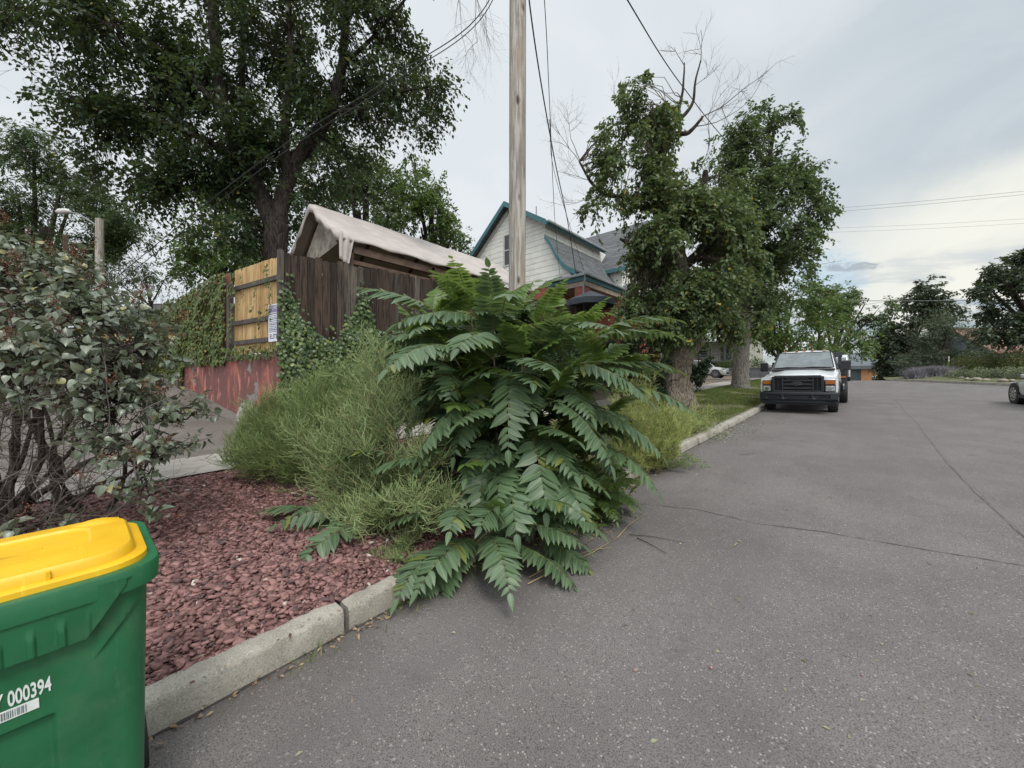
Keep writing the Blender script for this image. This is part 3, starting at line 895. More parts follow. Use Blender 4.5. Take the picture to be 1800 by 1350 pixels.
# ------------------------------------------------------------------ house with shingled gable
def siding():
    t = NT('siding')
    x, y, z = t.sepc(t.co())
    u = t.math('ADD', x, y)
    fr = t.math('FRACT', t.math('DIVIDE', z, 0.27))
    line = t.rng(fr, 0.10, 0.02)
    # scalloped rows higher up
    sc = t.math('ABSOLUTE', t.math('SINE', t.math('MULTIPLY', u, 15.0)))
    fz = t.math('FRACT', t.math('ADD', t.math('DIVIDE', z, 0.20), t.math('MULTIPLY', sc, 0.28)))
    sline = t.rng(fz, 0.14, 0.03)
    up = t.rng(z, 5.78, 5.82)
    f = t.math('ADD', t.math('MULTIPLY', line, t.math('SUBTRACT', 1.0, up)), t.math('MULTIPLY', sline, up))
    c = t.mix(t.rng(t.noise(3, 5), 0.35, 0.7), (0.84, 0.83, 0.78), (0.74, 0.73, 0.68))
    c = t.mix(t.math('MULTIPLY', f, 0.75), c, (0.20, 0.18, 0.16))
    t.bump(t.math('SUBTRACT', 1.0, f), 0.5, 0.02)
    return t.fin(c, 0.7, 0.3)
siding()
def brickmat(name, a, b, mort, sx=1.0):
    t = NT(name)
    x, y, z = t.sepc(t.co())
    cv = t.n('ShaderNodeCombineXYZ'); t.l(t.math('ADD', x, y), cv.inputs[0]); t.l(z, cv.inputs[1])
    br = t.n('ShaderNodeTexBrick'); t.l(cv.outputs[0], br.inputs[0])
    br.inputs['Color1'].default_value = (*a, 1); br.inputs['Color2'].default_value = (*b, 1); br.inputs['Mortar'].default_value = (*mort, 1)
    br.inputs['Scale'].default_value = 1.0 * sx; br.inputs['Mortar Size'].default_value = 0.008; br.inputs['Brick Width'].default_value = 0.21; br.inputs['Row Height'].default_value = 0.075
    c = t.mix(t.math('MULTIPLY', t.rng(t.noise(4, 5), 0.4, 0.7), 0.3), br.outputs[0], tuple(v * 0.6 for v in a))
    t.bump(br.outputs['Fac'], -0.3, 0.01)
    return t.fin(c, 0.85, 0.3)
brickmat('brick', (0.27, 0.070, 0.045), (0.34, 0.10, 0.065), (0.20, 0.16, 0.14))
def shingles():
    t = NT('shingles')
    x, y, z = t.sepc(t.co())
    cv = t.n('ShaderNodeCombineXYZ'); t.l(t.math('ADD', y, t.math('MULTIPLY', x, 0.35)), cv.inputs[0]); t.l(z, cv.inputs[1])
    br = t.n('ShaderNodeTexBrick'); t.l(cv.outputs[0], br.inputs[0])
    br.inputs['Color1'].default_value = (0.085, 0.09, 0.095, 1); br.inputs['Color2'].default_value = (0.17, 0.175, 0.18, 1); br.inputs['Mortar'].default_value = (0.05, 0.05, 0.055, 1)
    br.inputs['Scale'].default_value = 1.0; br.inputs['Mortar Size'].default_value = 0.012; br.inputs['Brick Width'].default_value = 0.3; br.inputs['Row Height'].default_value = 0.115
    c = t.mix(t.math('MULTIPLY', t.noise(30, 3), 0.5), br.outputs[0], (0.14, 0.145, 0.15))
    t.bump(br.outputs['Fac'], -0.4, 0.015)
    return t.fin(c, 0.9, 0.2)
shingles()
plain('teal_trim', (0.055, 0.15, 0.175), (0.07, 0.18, 0.20), rough=0.5)
plain('white_trim', (0.62, 0.62, 0.60), (0.52, 0.52, 0.50), rough=0.55)
plain('soffit', (0.30, 0.24, 0.19), (0.36, 0.30, 0.24), rough=0.7)
plain('dark_glass', (0.02, 0.025, 0.03), (0.035, 0.04, 0.045), rough=0.08, spec=0.8)
plain('gutter', (0.28, 0.30, 0.31), (0.22, 0.24, 0.25), rough=0.4)
HB = (-12.0, 18.0, 2.8)
hs = empty('house', HB, label='white shingled gable house with teal trim and red brick porch behind the utility pole', cat='house')
SG, SE = 14.5, 26.5
skirt = [(-10.85, 8.46), (-10.55, 8.08), (-10.2, 7.42), (-9.85, 6.95), (-9.5, 6.66), (-9.15, 6.50)]
up_poly = [(-16.0, 6.2), (-16.0, 8.30), (-13.2, 10.62), (-10.9, 9.15), (-10.9, 8.45), (-10.6, 8.02), (-10.25, 7.36), (-9.9, 6.9), (-9.55, 6.6), (-9.3, 6.2)]
m = MB(); m.prism(up_poly, 1, SG, SE); o = m.build('gable_wall', MATS['siding'], hs, offset=HB)
m = MB(); m.prism([(-16.0, 2.2), (-16.0, 6.2), (-10.1, 6.2), (-10.1, 2.2)], 1, SG + 0.03, SE); m.build('brick_wall', MATS['brick'], hs, offset=HB)
def roofslab(mb, prof, s0, s1, th=0.09):
    a = [(r, z) for r, z in prof]; b = [(r, z + th) for r, z in prof][::-1]
    for (r0, z0), (r1, z1) in zip(prof, prof[1:]):
        mb.slab([(r0, s0, z0), (r1, s0, z1), (r1, s1, z1), (r0, s1, z0)], (0, 0, th))
m = MB()
roofslab(m, [(-16.6, 7.84), (-13.2, 10.68)], SG - 0.32, SE + 0.3)
roofslab(m, [(-13.2, 10.68), (-10.62, 9.04)], SG - 0.32, 19.6)
roofslab(m, [(-10.86, 8.50)] + [(a + 0.03, b + 0.03) for a, b in skirt[1:]], SG - 0.12, 19.6)
roofslab(m, [(-13.2, 10.67), (-9.1, 6.5)], 19.62, SE + 0.3)
rf = m.build('roof', MATS['shingles'], hs, offset=HB)
# crossing gable towards the street
m = MB()
m.slab([(-13.4, 22.2, 11.15), (-9.2, 22.2, 11.15), (-9.2, 19.2, 7.8), (-13.4, 19.2, 7.8)], (0, 0, 0.09))
m.slab([(-13.4, 22.2, 11.15), (-9.2, 22.2, 11.15), (-9.2, 25.2, 7.8), (-13.4, 25.2, 7.8)], (0, 0, 0.09))
m.build('roof', MATS['shingles'], hs, offset=HB)
m = MB(); m.prism([(19.5, 6.2), (19.5, 8.1), (22.2, 11.1), (24.9, 8.1), (24.9, 6.2)], 0, -12.8, -9.5); m.build('gable_wall', MATS['siding'], hs, offset=HB)
m = MB(); m.prism([(19.5, 2.2), (19.5, 6.2), (24.9, 6.2), (24.9, 2.2)], 0, -12.8, -9.52); m.build('brick_wall', MATS['brick'], hs, offset=HB)
# bargeboards and fascias in teal
def barge(prof, s, h, th=0.05, mat='teal_trim', name='bargeboard'):
    m = MB()
    for (r0, z0), (r1, z1) in zip(prof, prof[1:]):
        m.slab([(r0, s, z0 - h), (r1, s, z1 - h), (r1, s, z1), (r0, s, z0)], (0, -th, 0))
    return m.build(name, MATS[mat], hs, offset=HB)
barge([(-16.62, 7.95), (-13.2, 10.80)], SG - 0.33, 0.26)
barge([(-13.2, 10.80), (-10.6, 9.16)], SG - 0.33, 0.26)
barge([(a + 0.03, b + 0.13) for a, b in skirt], SG - 0.13, 0.24)
barge([(-16.3, 7.97), (-13.2, 10.52)], SG - 0.02, 0.20, 0.03, 'white_trim', 'trim_board')
m = MB(); m.slab([(-10.62, SG - 0.3, 8.96), (-10.62, 19.6, 8.96), (-10.62, 19.6, 9.10), (-10.62, SG - 0.3, 9.10)], (0.03, 0, 0)); m.build('fascia', MATS['teal_trim'], hs, offset=HB)
m = MB(); m.box(-10.585, SG - 0.3, 9.03, -10.46, 19.7, 9.14, 0.02); m.build('gutter', MATS['gutter'], hs, offset=HB)
m = MB(); m.slab([(-9.22, 19.2, 7.60), (-9.22, 22.2, 10.95), (-9.22, 22.2, 11.2), (-9.22, 19.2, 7.85)], (0.05, 0, 0)); m.slab([(-9.22, 25.2, 7.60), (-9.22, 22.2, 10.95), (-9.22, 22.2, 11.2), (-9.22, 25.2, 7.85)], (0.05, 0, 0)); m.build('bargeboard', MATS['teal_trim'], hs, offset=HB)
m = MB(); m.box(-13.0, 19.14, 7.66, -9.2, 19.19, 7.86); m.build('fascia', MATS['teal_trim'], hs, offset=HB)
# porch with a low hip roof
m = MB()
E = 6.20
hp = [(-10.35, 13.9, E), (-8.36, 13.9, E), (-8.36, 20.6, E), (-10.35, 20.6, E), (-9.9, 14.62, 6.60), (-9.3, 15.3, 6.62), (-9.3, 20.0, 6.62), (-9.9, 20.0, 6.62)]
m.raw(hp, [(0, 1, 5, 4), (1, 2, 6, 5), (4, 5, 6, 7), (2, 3, 7, 6)]); m.build('porch_roof', MATS['shingles'], hs, offset=HB)
m = MB(); m.box(-10.33, 13.93, E - 0.24, -8.39, 20.55, E - 0.01); m.build('porch_fascia', MATS['teal_trim'], hs, offset=HB)
m = MB(); m.box(-10.42, 13.80, E - 0.08, -8.27, 13.90, E + 0.04, 0.02); m.box(-8.36, 13.9, E - 0.08, -8.26, 20.7, E + 0.04, 0.02); m.build('gutter', MATS['gutter'], hs, offset=HB)
m = MB(); m.box(-10.28, 13.98, E - 0.46, -8.44, 20.5, E - 0.25); m.build('porch_beam', MATS['soffit'], hs, offset=HB)
for (x, y) in ((-8.72, 14.2), (-10.15, 14.2), (-8.72, 17.3), (-8.72, 20.2)):
    m = MB(); m.box(x - 0.24, y - 0.22, 2.3, x + 0.24, y + 0.22, E - 0.47, 0.01); m.build('porch_pillar', MATS['brick'], hs, offset=HB)
m = MB(); m.box(-8.95, 14.5, 2.3, -8.5, 20.2, 3.6, 0.01); m.build('porch_wall', MATS['brick'], hs, offset=HB)
m = MB(); m.tube([(-8.37, 13.86, E), (-8.42, 13.9, E - 0.3), (-8.50, 13.93, E - 0.5), (-8.50, 13.93, 2.6)], 0.04, 6); m.build('downpipe', MATS['gutter'], hs, offset=HB)
def window(par, plane, fixed, a0, a1, z0, z1, off=(0, 0, 0), frame='white_trim', out=-0.03):
    """window on a wall plane: 's' faces -s at s=fixed, 'r' faces +r at r=fixed"""
    mf = MB(); mg = MB(); t_ = 0.07
    def bx(mb, u0, v0, u1, v1, d0, d1):
        if plane == 's': mb.box(u0, min(fixed + d0, fixed + d1), v0, u1, max(fixed + d0, fixed + d1), v1)
        else: mb.box(min(fixed - d0, fixed - d1), u0, v0, max(fixed - d0, fixed - d1), u1, v1)
    bx(mg, a0, z0, a1, z1, out * 0.5, 0.02)
    for u0, v0, u1, v1 in ((a0 - t_, z0 - t_, a1 + t_, z0), (a0 - t_, z1, a1 + t_, z1 + t_), (a0 - t_, z0, a0, z1), (a1, z0, a1 + t_, z1), (a0, (z0 + z1) / 2 - 0.025, a1, (z0 + z1) / 2 + 0.025)):
        bx(mf, u0, v0, u1, v1, out, 0.015)
    f = mf.build('window', MATS[frame], par, offset=off); g = mg.build('pane', MATS['dark_glass'], f)
    for v in g.data.vertices: v.co = v.co - Vector(off)
window(hs, 's', SG, -13.48, -12.92, 7.7, 9.2, HB, 'white_trim')
window(hs, 'r', -9.5, 21.3, 22.9, 7.4, 8.9, HB)
window(hs, 'r', -10.1, 16.0, 17.3, 3.8, 5.3, HB)
window(hs, 's', SG + 0.03, -12.8, -11.8, 3.8, 5.4, HB)
m = MB(); m.tube([(-12.3, 15.6, 9.9), (-12.3, 15.6, 10.75)], 0.03, 6); m.build('vent_pipe', MATS['gutter'], hs, offset=HB)
# patio umbrella in the front yard
plain('black_cloth', (0.045, 0.05, 0.058), (0.03, 0.034, 0.04), rough=0.7)
plain('grey_cloth', (0.075, 0.085, 0.10), (0.06, 0.07, 0.085), rough=0.65)
pu = at(1038, 500, 15.2); zb = 2.6
um = empty('patio_umbrella', (pu[0], pu[1], zb), label='dark grey patio umbrella open in front of the brick porch', cat='umbrella')
m = MB(); n = 8; R_ = 0.98; V = [(0, 0, 2.72)]
for q in range(n): V.append((R_ * math.cos(q * math.pi / 4 + 0.3), R_ * math.sin(q * math.pi / 4 + 0.3), 2.30))
for q in range(n): V.append((R_ * math.cos(q * math.pi / 4 + 0.3), R_ * math.sin(q * math.pi / 4 + 0.3), 2.08))
m.raw(V, [(0, 1 + q, 1 + (q + 1) % n) for q in range(n)] + [(1 + q, 9 + q, 9 + (q + 1) % n, 1 + (q + 1) % n) for q in range(n)]); m.build('umbrella_canopy', MATS['grey_cloth'], um)
m = MB(); m.tube([(0, 0, 0), (0, 0, 2.78)], 0.02, 8); m.build('pole', MATS['beam'], um)
m = MB(); m.box(-0.22, -0.22, 0, 0.22, 0.22, 0.06, 0.01); m.build('base', MATS['black_cloth'], um)

# ------------------------------------------------------------------ utility pole, street light, wires
def polemat():
    t = NT('pole_wood')
    v = t.co(scale=(16, 16, 0.9))
    g = t.noise(1.6, 6, 0.7, vec=v, dist=0.5)
    c = t.mix(t.rng(g, 0.38, 0.62), (0.20, 0.180, 0.155), (0.43, 0.40, 0.36))
    c = t.mix(t.math('MULTIPLY', t.rng(t.noise(1.5, 4, vec=t.co(scale=(3, 3, 0.6))), 0.5, 0.66), 0.5), c, (0.33, 0.26, 0.19))
    kn = t.vor(1.3, vec=t.co(scale=(3.5, 3.5, 1.1)))
    c = t.mix(t.rng(kn, 0.16, 0.06), c, (0.07, 0.05, 0.04))
    c = t.mix(t.rng(g, 0.34, 0.28), c, (0.08, 0.06, 0.05))
    t.bump(g, 0.7, 0.012)
    return t.fin(c, 0.85, 0.25)
polemat()
plain('cable', (0.035, 0.035, 0.04), (0.03, 0.03, 0.033), rough=0.6)
plain('bright_cable', (0.16, 0.165, 0.17), (0.12, 0.12, 0.13), rough=0.5)
plain('tag_metal', (0.42, 0.30, 0.22), (0.36, 0.26, 0.2), rough=0.6)
pb = at(907, 675, 6.3)
up = empty('utility_pole', (pb[0], pb[1], gz(pb[0], pb[1])), label='tall bare weathered wooden utility pole rising out of the big leafy clump', cat='utility pole')
m = MB(); K = 40; secs = []
for k in range(K):
    z = -0.2 + 11.0 * k / (K - 1); R_ = 0.138 - 0.003 * k / K * 1.0
    cx_ = 0.035 + 0.006 * z
    secs.append([(cx_ * 0.5 + R_ * math.cos(q * 2 * math.pi / 20) * (1 + 0.02 * noise.noise(Vector((q, z * 0.5, 0)))), R_ * math.sin(q * 2 * math.pi / 20), z) for q in range(20)])
m.loft(secs); m.build('pole', MATS['pole_wood'], up, smooth_=True)
m = MB(); m.box(-0.9, -0.06, 9.6, 1.3, 0.06, 9.72, 0.01); m.build('crossarm', MATS['pole_wood'], up)
tg = MB(); tg.box(-0.075, -0.003, -0.07, 0.075, 0.003, 0.07, 0.001); tgo = tg.build('pole_tag', MATS['tag_metal'], up)
tgo.location = (0.10 * math.sin(TH) + 0.03, -0.155 * math.cos(TH) - 0.01, 1.65 + 0.80 - up.location[2]); tgo.rotation_euler = (0, 0, TH)
def wire(pts, rad, label, mat='cable', grp=None, n=24):
    P = np.array(pts, float)
    t_ = np.linspace(0, len(P) - 1, n * (len(P) - 1) + 1)
    # Catmull-Rom through the points
    Q = np.vstack([2 * P[0] - P[1], P, 2 * P[-1] - P[-2]])
    out_ = []
    for u in t_:
        i = min(int(u), len(P) - 2); f = u - i; a, b, c, d = Q[i], Q[i + 1], Q[i + 2], Q[i + 3]
        out_.append(0.5 * ((2 * b) + (-a + c) * f + (2 * a - 5 * b + 4 * c - d) * f * f + (-a + 3 * b - 3 * c + d) * f ** 3))
    m = MB(); m.tube(out_, rad, 5)
    o = m.build('overhead_wire', MATS[mat], None, smooth_=True)
    return tag(o, label, 'wire', grp)
top = np.array([pb[0], pb[1], 10.6])
wire([top, at(860, 0, 6.9), at(690, 135, 7.4), at(480, 268, 8.2), at(262, 440, 9.6), at(120, 560, 11.2)], 0.009, 'upper black cable of the pair running down left through the big tree')
wire([top + (0, 0, -0.15), at(862, 8, 6.9), at(694, 143, 7.4), at(488, 276, 8.2), at(270, 448, 9.6), at(124, 566, 11.2)], 0.008, 'lower black cable of the pair running down left through the big tree')
wire([top, at(932, 15, 6.9), at(972, 265, 9.5), at(998, 390, 12.8), at(1012, 480, 16.1)], 0.014, 'thick black service cable dropping beside the pole to the house eave')
wire([top + (0.3, 0, 0), at(957, 0, 7.0), at(966, 180, 8.5), at(975, 380, 12.0), at(984, 484, 17.4)], 0.008, 'thin wire hanging straight down right of the utility pole to the house')
wire([at(966, 210, 8.6), at(974, 300, 10.5), at(1012, 430, 13.5), at(1036, 505, 15.8)], 0.007, 'thin wire slanting rightmost from the cable bundle to the porch gutter')
wire([at(1040, -120, 6.9), at(1103, 0, 9), at(1200, 152, 14), at(1300, 270, 20), at(1400, 345, 29)], 0.016, 'single black cable crossing above the dead treetop towards the street')
for a, b, l, rd in (((1380, 373), (1830, 333), 'topmost', 0.018), ((1380, 379), (1830, 339), 'second', 0.018), ((1380, 404), (1830, 383), 'third', 0.012), ((1380, 411), (1830, 391), 'fourth', 0.012)):
    wire([at(*a, 52), at(0.5 * (a[0] + b[0]), 0.5 * (a[1] + b[1]) + 2, 48), at(*b, 44)], rd, '%s of the four faint wires crossing the grey sky at right' % l, 'bright_cable')
wire([at(1360, 527, 44), at(1600, 529, 42), at(1830, 526, 40)], 0.035, 'lowest pale wire crossing just above the far trees at right', 'bright_cable')
lb = at(175, 675, 16.5)
sl_ = empty('street_light', (lb[0], lb[1], gz(lb[0], lb[1]) - 0.1), label='pale wooden street light pole with a curved metal lamp arm behind the lilac', cat='street light')
hz = EYE + 290 / 680 * 16.5 - sl_.location[2]
m = MB(); m.tube([(0, 0, 0), (0, 0, hz)], [0.16, 0.135], 14); m.build('pole', MATS['pole_wood'], sl_, auto=50)
rx, ry = -CT, -ST
m = MB(); m.tube([(0, 0, hz - 0.35), (rx * 0.35, ry * 0.35, hz - 0.12), (rx * 0.9, ry * 0.9, hz + 0.22), (rx * 1.3, ry * 1.3, hz + 0.30)], 0.028, 6); m.build('lamp_arm', MATS['gutter'], sl_, smooth_=True)
m = MB(); m.tube([(rx * 1.22, ry * 1.22, hz + 0.31), (rx * 1.4, ry * 1.4, hz + 0.34), (rx * 1.7, ry * 1.7, hz + 0.33), (rx * 1.85, ry * 1.85, hz + 0.31)], [0.04, 0.11, 0.11, 0.05], 8); m.build('lamp_head', MATS['white_trim'], sl_, smooth_=True)
b = at(115, 675, 11.5)
m = MB(); m.box(b[0] - 0.055, b[1] - 0.055, 0.8, b[0] + 0.055, b[1] + 0.055, EYE + 262 / 680 * 11.5, 0.01)
o = m.build('wooden_post', MATS['beam'], None); tag(o, 'slim brown wooden post sticking up behind the lilac, left of the street light', 'post')

# ------------------------------------------------------------------ buildings further off
plain('cream_wall', (0.50, 0.50, 0.42), (0.42, 0.42, 0.36), rough=0.8)
plain('dark_paint', (0.05, 0.05, 0.055), (0.07, 0.065, 0.065), rough=0.6)
plain('white_roof', (0.55, 0.55, 0.55), (0.45, 0.45, 0.46), rough=0.6)
fh = empty('house', (-12.5, 47, 4.0), label='small cream house with white porch roof and dark door, far behind the second tree', cat='house')
O = (-12.5, 47, 4.0)
m = MB(); m.box(-18, 47.2, 2.5, -8.6, 55, 6.6); m.build('wall', MATS['cream_wall'], fh, offset=O)
m = MB(); m.slab([(-18.6, 44.6, 6.15), (-8.0, 44.6, 6.15), (-8.0, 50.5, 8.3), (-18.6, 50.5, 8.3)], (0, 0, 0.14)); m.slab([(-18.6, 56, 6.2), (-8.0, 56, 6.2), (-8.0, 50.5, 8.3), (-18.6, 50.5, 8.3)], (0, 0, 0.14)); m.build('roof', MATS['white_roof'], fh, offset=O)
m = MB(); m.box(-18, 44.9, 5.85, -8.3, 45.1, 6.13); m.box(-18, 44.7, 3.9, -8.4, 47.2, 4.1); m.build('porch_frame', MATS['dark_paint'], fh, offset=O)
for x in (-16.5, -14.2, -12.0, -10.4, -8.6):
    m = MB(); m.box(x - 0.1, 44.9, 4.1, x + 0.1, 45.1, 5.85); m.build('porch_post', MATS['dark_paint'], fh, offset=O)
m = MB(); m.box(-11.3, 47.1, 4.12, -10.3, 47.19, 5.75); m.build('door', MATS['dark_paint'], fh, offset=O)
window(fh, 's', 47.2, -13.4, -12.3, 4.7, 5.7, O)
m = MB()
for k in range(40): m.box(-17.5 + k * 0.23, 44.95, 4.15, -17.46 + k * 0.23, 45.0, 4.75)
m.box(-17.6, 44.93, 4.72, -8.4, 45.02, 4.80); m.build('railing', MATS['dark_paint'], fh, offset=O)
m = MB(); m.box(-30, 43.3, 1.8, -3.4, 43.6, 3.15)
for k in range(27): m.box(-29.9 + k, 43.24, 1.8, -29.8 + k, 43.3, 3.17)
m.box(-30, 43.24, 3.15, -3.3, 43.66, 3.25)
plain('grey_block', (0.13, 0.13, 0.135), (0.10, 0.10, 0.105), scale=3, rough=0.9)
tag(m.build('retaining_wall', MATS['grey_block'], None), 'low dark grey retaining wall far behind the silver car and second tree', 'wall')
plain('orange_panel', (0.48, 0.24, 0.11), (0.42, 0.20, 0.09), rough=0.7); plain('teal_glass', (0.11, 0.16, 0.17), (0.07, 0.10, 0.11), rough=0.3, spec=0.6); plain('grey_roof', (0.13, 0.15, 0.16), (0.11, 0.12, 0.13), rough=0.7)
O = (3, 93, -0.5)
ob = empty('building', O, label='distant flat building with orange panel and grey roof at the end of the street', cat='building')
m = MB(); m.box(-6, 93.5, -1.5, 14, 108, 4.6); m.build('wall', MATS['teal_glass'], ob, offset=O)
m = MB(); m.slab([(-6.5, 92.6, 4.6), (14.5, 92.6, 4.6), (14.5, 99, 7.3), (-6.5, 99, 7.3)], (0, 0, 0.3)); m.box(-6.5, 92.5, 4.3, 14.5, 92.7, 4.9); m.build('roof', MATS['grey_roof'], ob, offset=O)
m = MB(); m.box(0.35, 93.0, -1.5, 2.65, 93.5, 4.5); m.build('orange_panel', MATS['orange_panel'], ob, offset=O)
m = MB(); m.box(1.9, 92.93, -1.5, 2.05, 93.0, 4.5); m.build('downpipe', MATS['beam'], ob, offset=O)
m = MB()
for k in range(14): m.box(2.9 + k * 0.75, 93.35, 0, 2.98 + k * 0.75, 93.5, 4.5)
for z in (1.2, 2.8): m.box(2.7, 93.35, z, 13.9, 93.5, z + 0.1)
for k in range(5): m.box(-5.6 + k * 1.1, 93.35, 0, -5.5 + k * 1.1, 93.5, 4.5)
m.build('window_frame', MATS['white_trim'], ob, offset=O)
plain('blue_grey_wall', (0.24, 0.28, 0.33), (0.20, 0.24, 0.28)); plain('rust_roof', (0.23, 0.125, 0.095), (0.17, 0.10, 0.08), scale=2, rough=0.8); plain('slate_roof', (0.07, 0.075, 0.09), (0.05, 0.055, 0.065))
def small_house(px, py_e, py_r, d, wd, dp, wall, roof, label, ang=0.0):
    p = at(px, 675, d); ze = EYE - (py_e - 675) / 680 * d; zr = EYE - (py_r - 675) / 680 * d
    h = empty('house', (p[0], p[1], 1.5), (0, 0, ang), label=label, cat='house')
    m = MB(); m.box(-wd / 2, 0, -0.5, wd / 2, dp, ze - 1.5); m.prism([(0, ze - 1.5), (dp, ze - 1.5), (dp / 2, zr - 1.6)], 0, -wd / 2, wd / 2); m.build('wall', MATS[wall], h)
    m = MB()
    for a, b in ((-0.6, dp / 2), (dp + 0.6, dp / 2)): m.slab([(-wd / 2 - 0.5, a, ze - 1.75), (wd / 2 + 0.5, a, ze - 1.75), (wd / 2 + 0.5, b, zr - 1.5), (-wd / 2 - 0.5, b, zr - 1.5)], (0, 0, 0.15))
    m.build('roof', MATS[roof], h)
    for k in range(3):
        x = -wd / 2 + wd * (k + 0.5) / 3
        f = MB(); f.box(x - 0.6, -0.05, ze - 3.1, x + 0.6, 0.01, ze - 1.9); w_ = f.build('window', MATS['white_trim'], h)
        f = MB(); f.box(x - 0.5, -0.07, ze - 3.0, x + 0.5, -0.04, ze - 2.0); f.build('pane', MATS['dark_glass'], w_)
    return h
small_house(1722, 612, 592, 50, 7, 7, 'blue_grey_wall', 'slate_roof', 'blue grey house with dark roof beyond the corner garden', TH + 0.2)
small_house(1815, 618, 570, 44, 9, 8, 'blue_grey_wall', 'rust_roof', 'low house with rusty orange roof at the right edge beyond the garden', TH)
small_house(288, 546, 526, 19, 3.6, 3.5, 'yellow_board', 'shingles', 'small shed with grey shingle roof behind the ivy fence', TH)
# ------------------------------------------------------------------ wheelie bin
def plastic(name, a, b, rough):
    t = NT(name)
    c = t.mix(t.rng(t.noise(4, 5), 0.35, 0.65), a, b)
    scr = t.noise(9, 8, 0.8, vec=t.co(scale=(1, 7, 0.8), rot=(0.3, 0, 0)))
    c = t.mix(t.math('MULTIPLY', t.rng(scr, 0.57, 0.70), 0.42), c, tuple(min(1, x * 1.5 + 0.05) for x in a))
    du = t.noise(3.0, 6, 0.7, vec=t.co(off=(3, 2, 9)))
    c = t.mix(t.math('MULTIPLY', t.rng(du, 0.52, 0.74), 0.13), c, (0.22, 0.20, 0.16))
    t.bump(t.noise(500, 2), 0.12, 0.001)
    return t.fin(c, rough, 0.45)
plastic('green_plastic', (0.012, 0.105, 0.040), (0.018, 0.132, 0.053), 0.42)
plastic('yellow_plastic', (0.78, 0.46, 0.012), (0.70, 0.40, 0.012), 0.40)
plain('label_white', (0.72, 0.74, 0.72), (0.62, 0.66, 0.63), scale=40, rough=0.5); plain('label_dark', (0.10, 0.13, 0.13), (0.16, 0.2, 0.2), scale=60)
plain('rubber', (0.022, 0.022, 0.024), (0.032, 0.031, 0.031), scale=30, rough=0.8)
BX, BY = -1.745, 0.215      # road-side face of the rim and its far end
BL, BD = 0.68, 0.62         # along the street / across
bz = rz(BY - 0.3)
bn = empty('wheelie_bin', (BX - BD / 2, BY - BL / 2, bz), (math.radians(2.0), 0, 0), label='large green wheeled bin with a yellow lid standing on the road by the kerb', cat='bin')
def rrect(w, d, rad, n, nf=None):
    """rounded rectangle outline with n points per side region, starting at +x face"""
    P = []
    cs = [(w / 2 - rad, d / 2 - rad, 0), (-w / 2 + rad, d / 2 - rad, 90), (-w / 2 + rad, -d / 2 + rad, 180), (w / 2 - rad, -d / 2 + rad, 270)]
    for i, (cx_, cy_, a0) in enumerate(cs):
        for k in range(9):
            a = math.radians(a0 + 90 * k / 8); P.append((cx_ + rad * math.cos(a), cy_ + rad * math.sin(a)))
        nx_, ny_, _ = cs[(i + 1) % 4]; a = math.radians(a0 + 90)
        q0 = P[-1]; q1 = (nx_ + rad * math.cos(a), ny_ + rad * math.sin(a))
        m_ = nf if (nf and i == 3) else n
        for k in range(1, m_): P.append((q0[0] + (q1[0] - q0[0]) * k / m_, q0[1] + (q1[1] - q0[1]) * k / m_))
    return P
H = 1.03
def sst(a, b, x): return smooth(a, b, x)
def disp(y, z):
    """moulded relief of the road-side face; y along the street (+ far end), z height"""
    yy = y + BY - BL / 2 - 0.035                       # world s
    d = 0.0
    # deep grip skirt: bottom edge runs level then climbs diagonally to the rim
    edge = 0.865 + max(0.0, (yy - 0.01)) * 1.55 - max(0.0, -0.01 - yy) * 0.02
    d += 0.028 * sst(edge - 0.006, edge + 0.006, z) * (1 - sst(0.115, 0.13, yy))
    if z > edge and yy < 0.02:                 # ribs in the skirt
        u = (yy + 0.30) / 0.058; fr = u - math.floor(u)
        d += 0.008 * sst(0.30, 0.42, fr) * (1 - sst(0.58, 0.70, fr)) * (1 - sst(edge + 0.05, edge + 0.10, z)) * sst(edge - 0.004, edge + 0.012, z) * sst(0.03, 0.0, yy - 0.0)
    # second diagonal shoulder lower down
    e2 = 0.80 + (yy - 0.03) * 1.35
    d += 0.010 * sst(e2 - 0.012, e2 + 0.004, z) * sst(0.015, 0.05, yy)
    # recessed lower panel
    e3 = 0.665
    d -= 0.022 * (1 - sst(e3 - 0.015, e3 + 0.004, z)) * (1 - sst(-0.075, -0.055, yy)) * sst(-0.42, -0.40, yy)
    return d
secs = []
zs = sorted(set([0.03 + (H - 0.03) * k / 300 for k in range(301)]))
for z in zs:
    t_ = z / H; w_ = BD * (0.80 + 0.20 * t_) - 0.055; l_ = BL * (0.88 + 0.12 * t_) - 0.05
    ring = []
    for (x, y) in rrect(w_, l_, 0.055, 12, 220):
        xs = x
        if x > w_ / 2 - 0.03: xs = x + disp(y, z) * min(1, (x - (w_ / 2 - 0.03)) / 0.03)
        ring.append((xs + 0.5 * (BD * 0.0), y, z))
    secs.append(ring)
m = MB(); m.loft(secs); m.build('body', MATS['green_plastic'], bn, auto=35)
# rim
def ringloft(mat, name, prof, rad=0.095, cap=False):
    m = MB(); secs = [[(x, y, z) for (x, y) in rrect(BD + 2 * e, BL + 2 * e, rad + e * 0.8, 6)] for e, z in prof]
    m.loft(secs, cap=cap); return m.build(name, MATS[mat], bn, auto=40)
ringloft('green_plastic', 'rim', [(-0.05, H - 0.055), (-0.004, H - 0.052), (0.004, H - 0.048), (0.008, H + 0.012), (0.004, H + 0.020), (-0.03, H + 0.020), (-0.035, H - 0.02)])
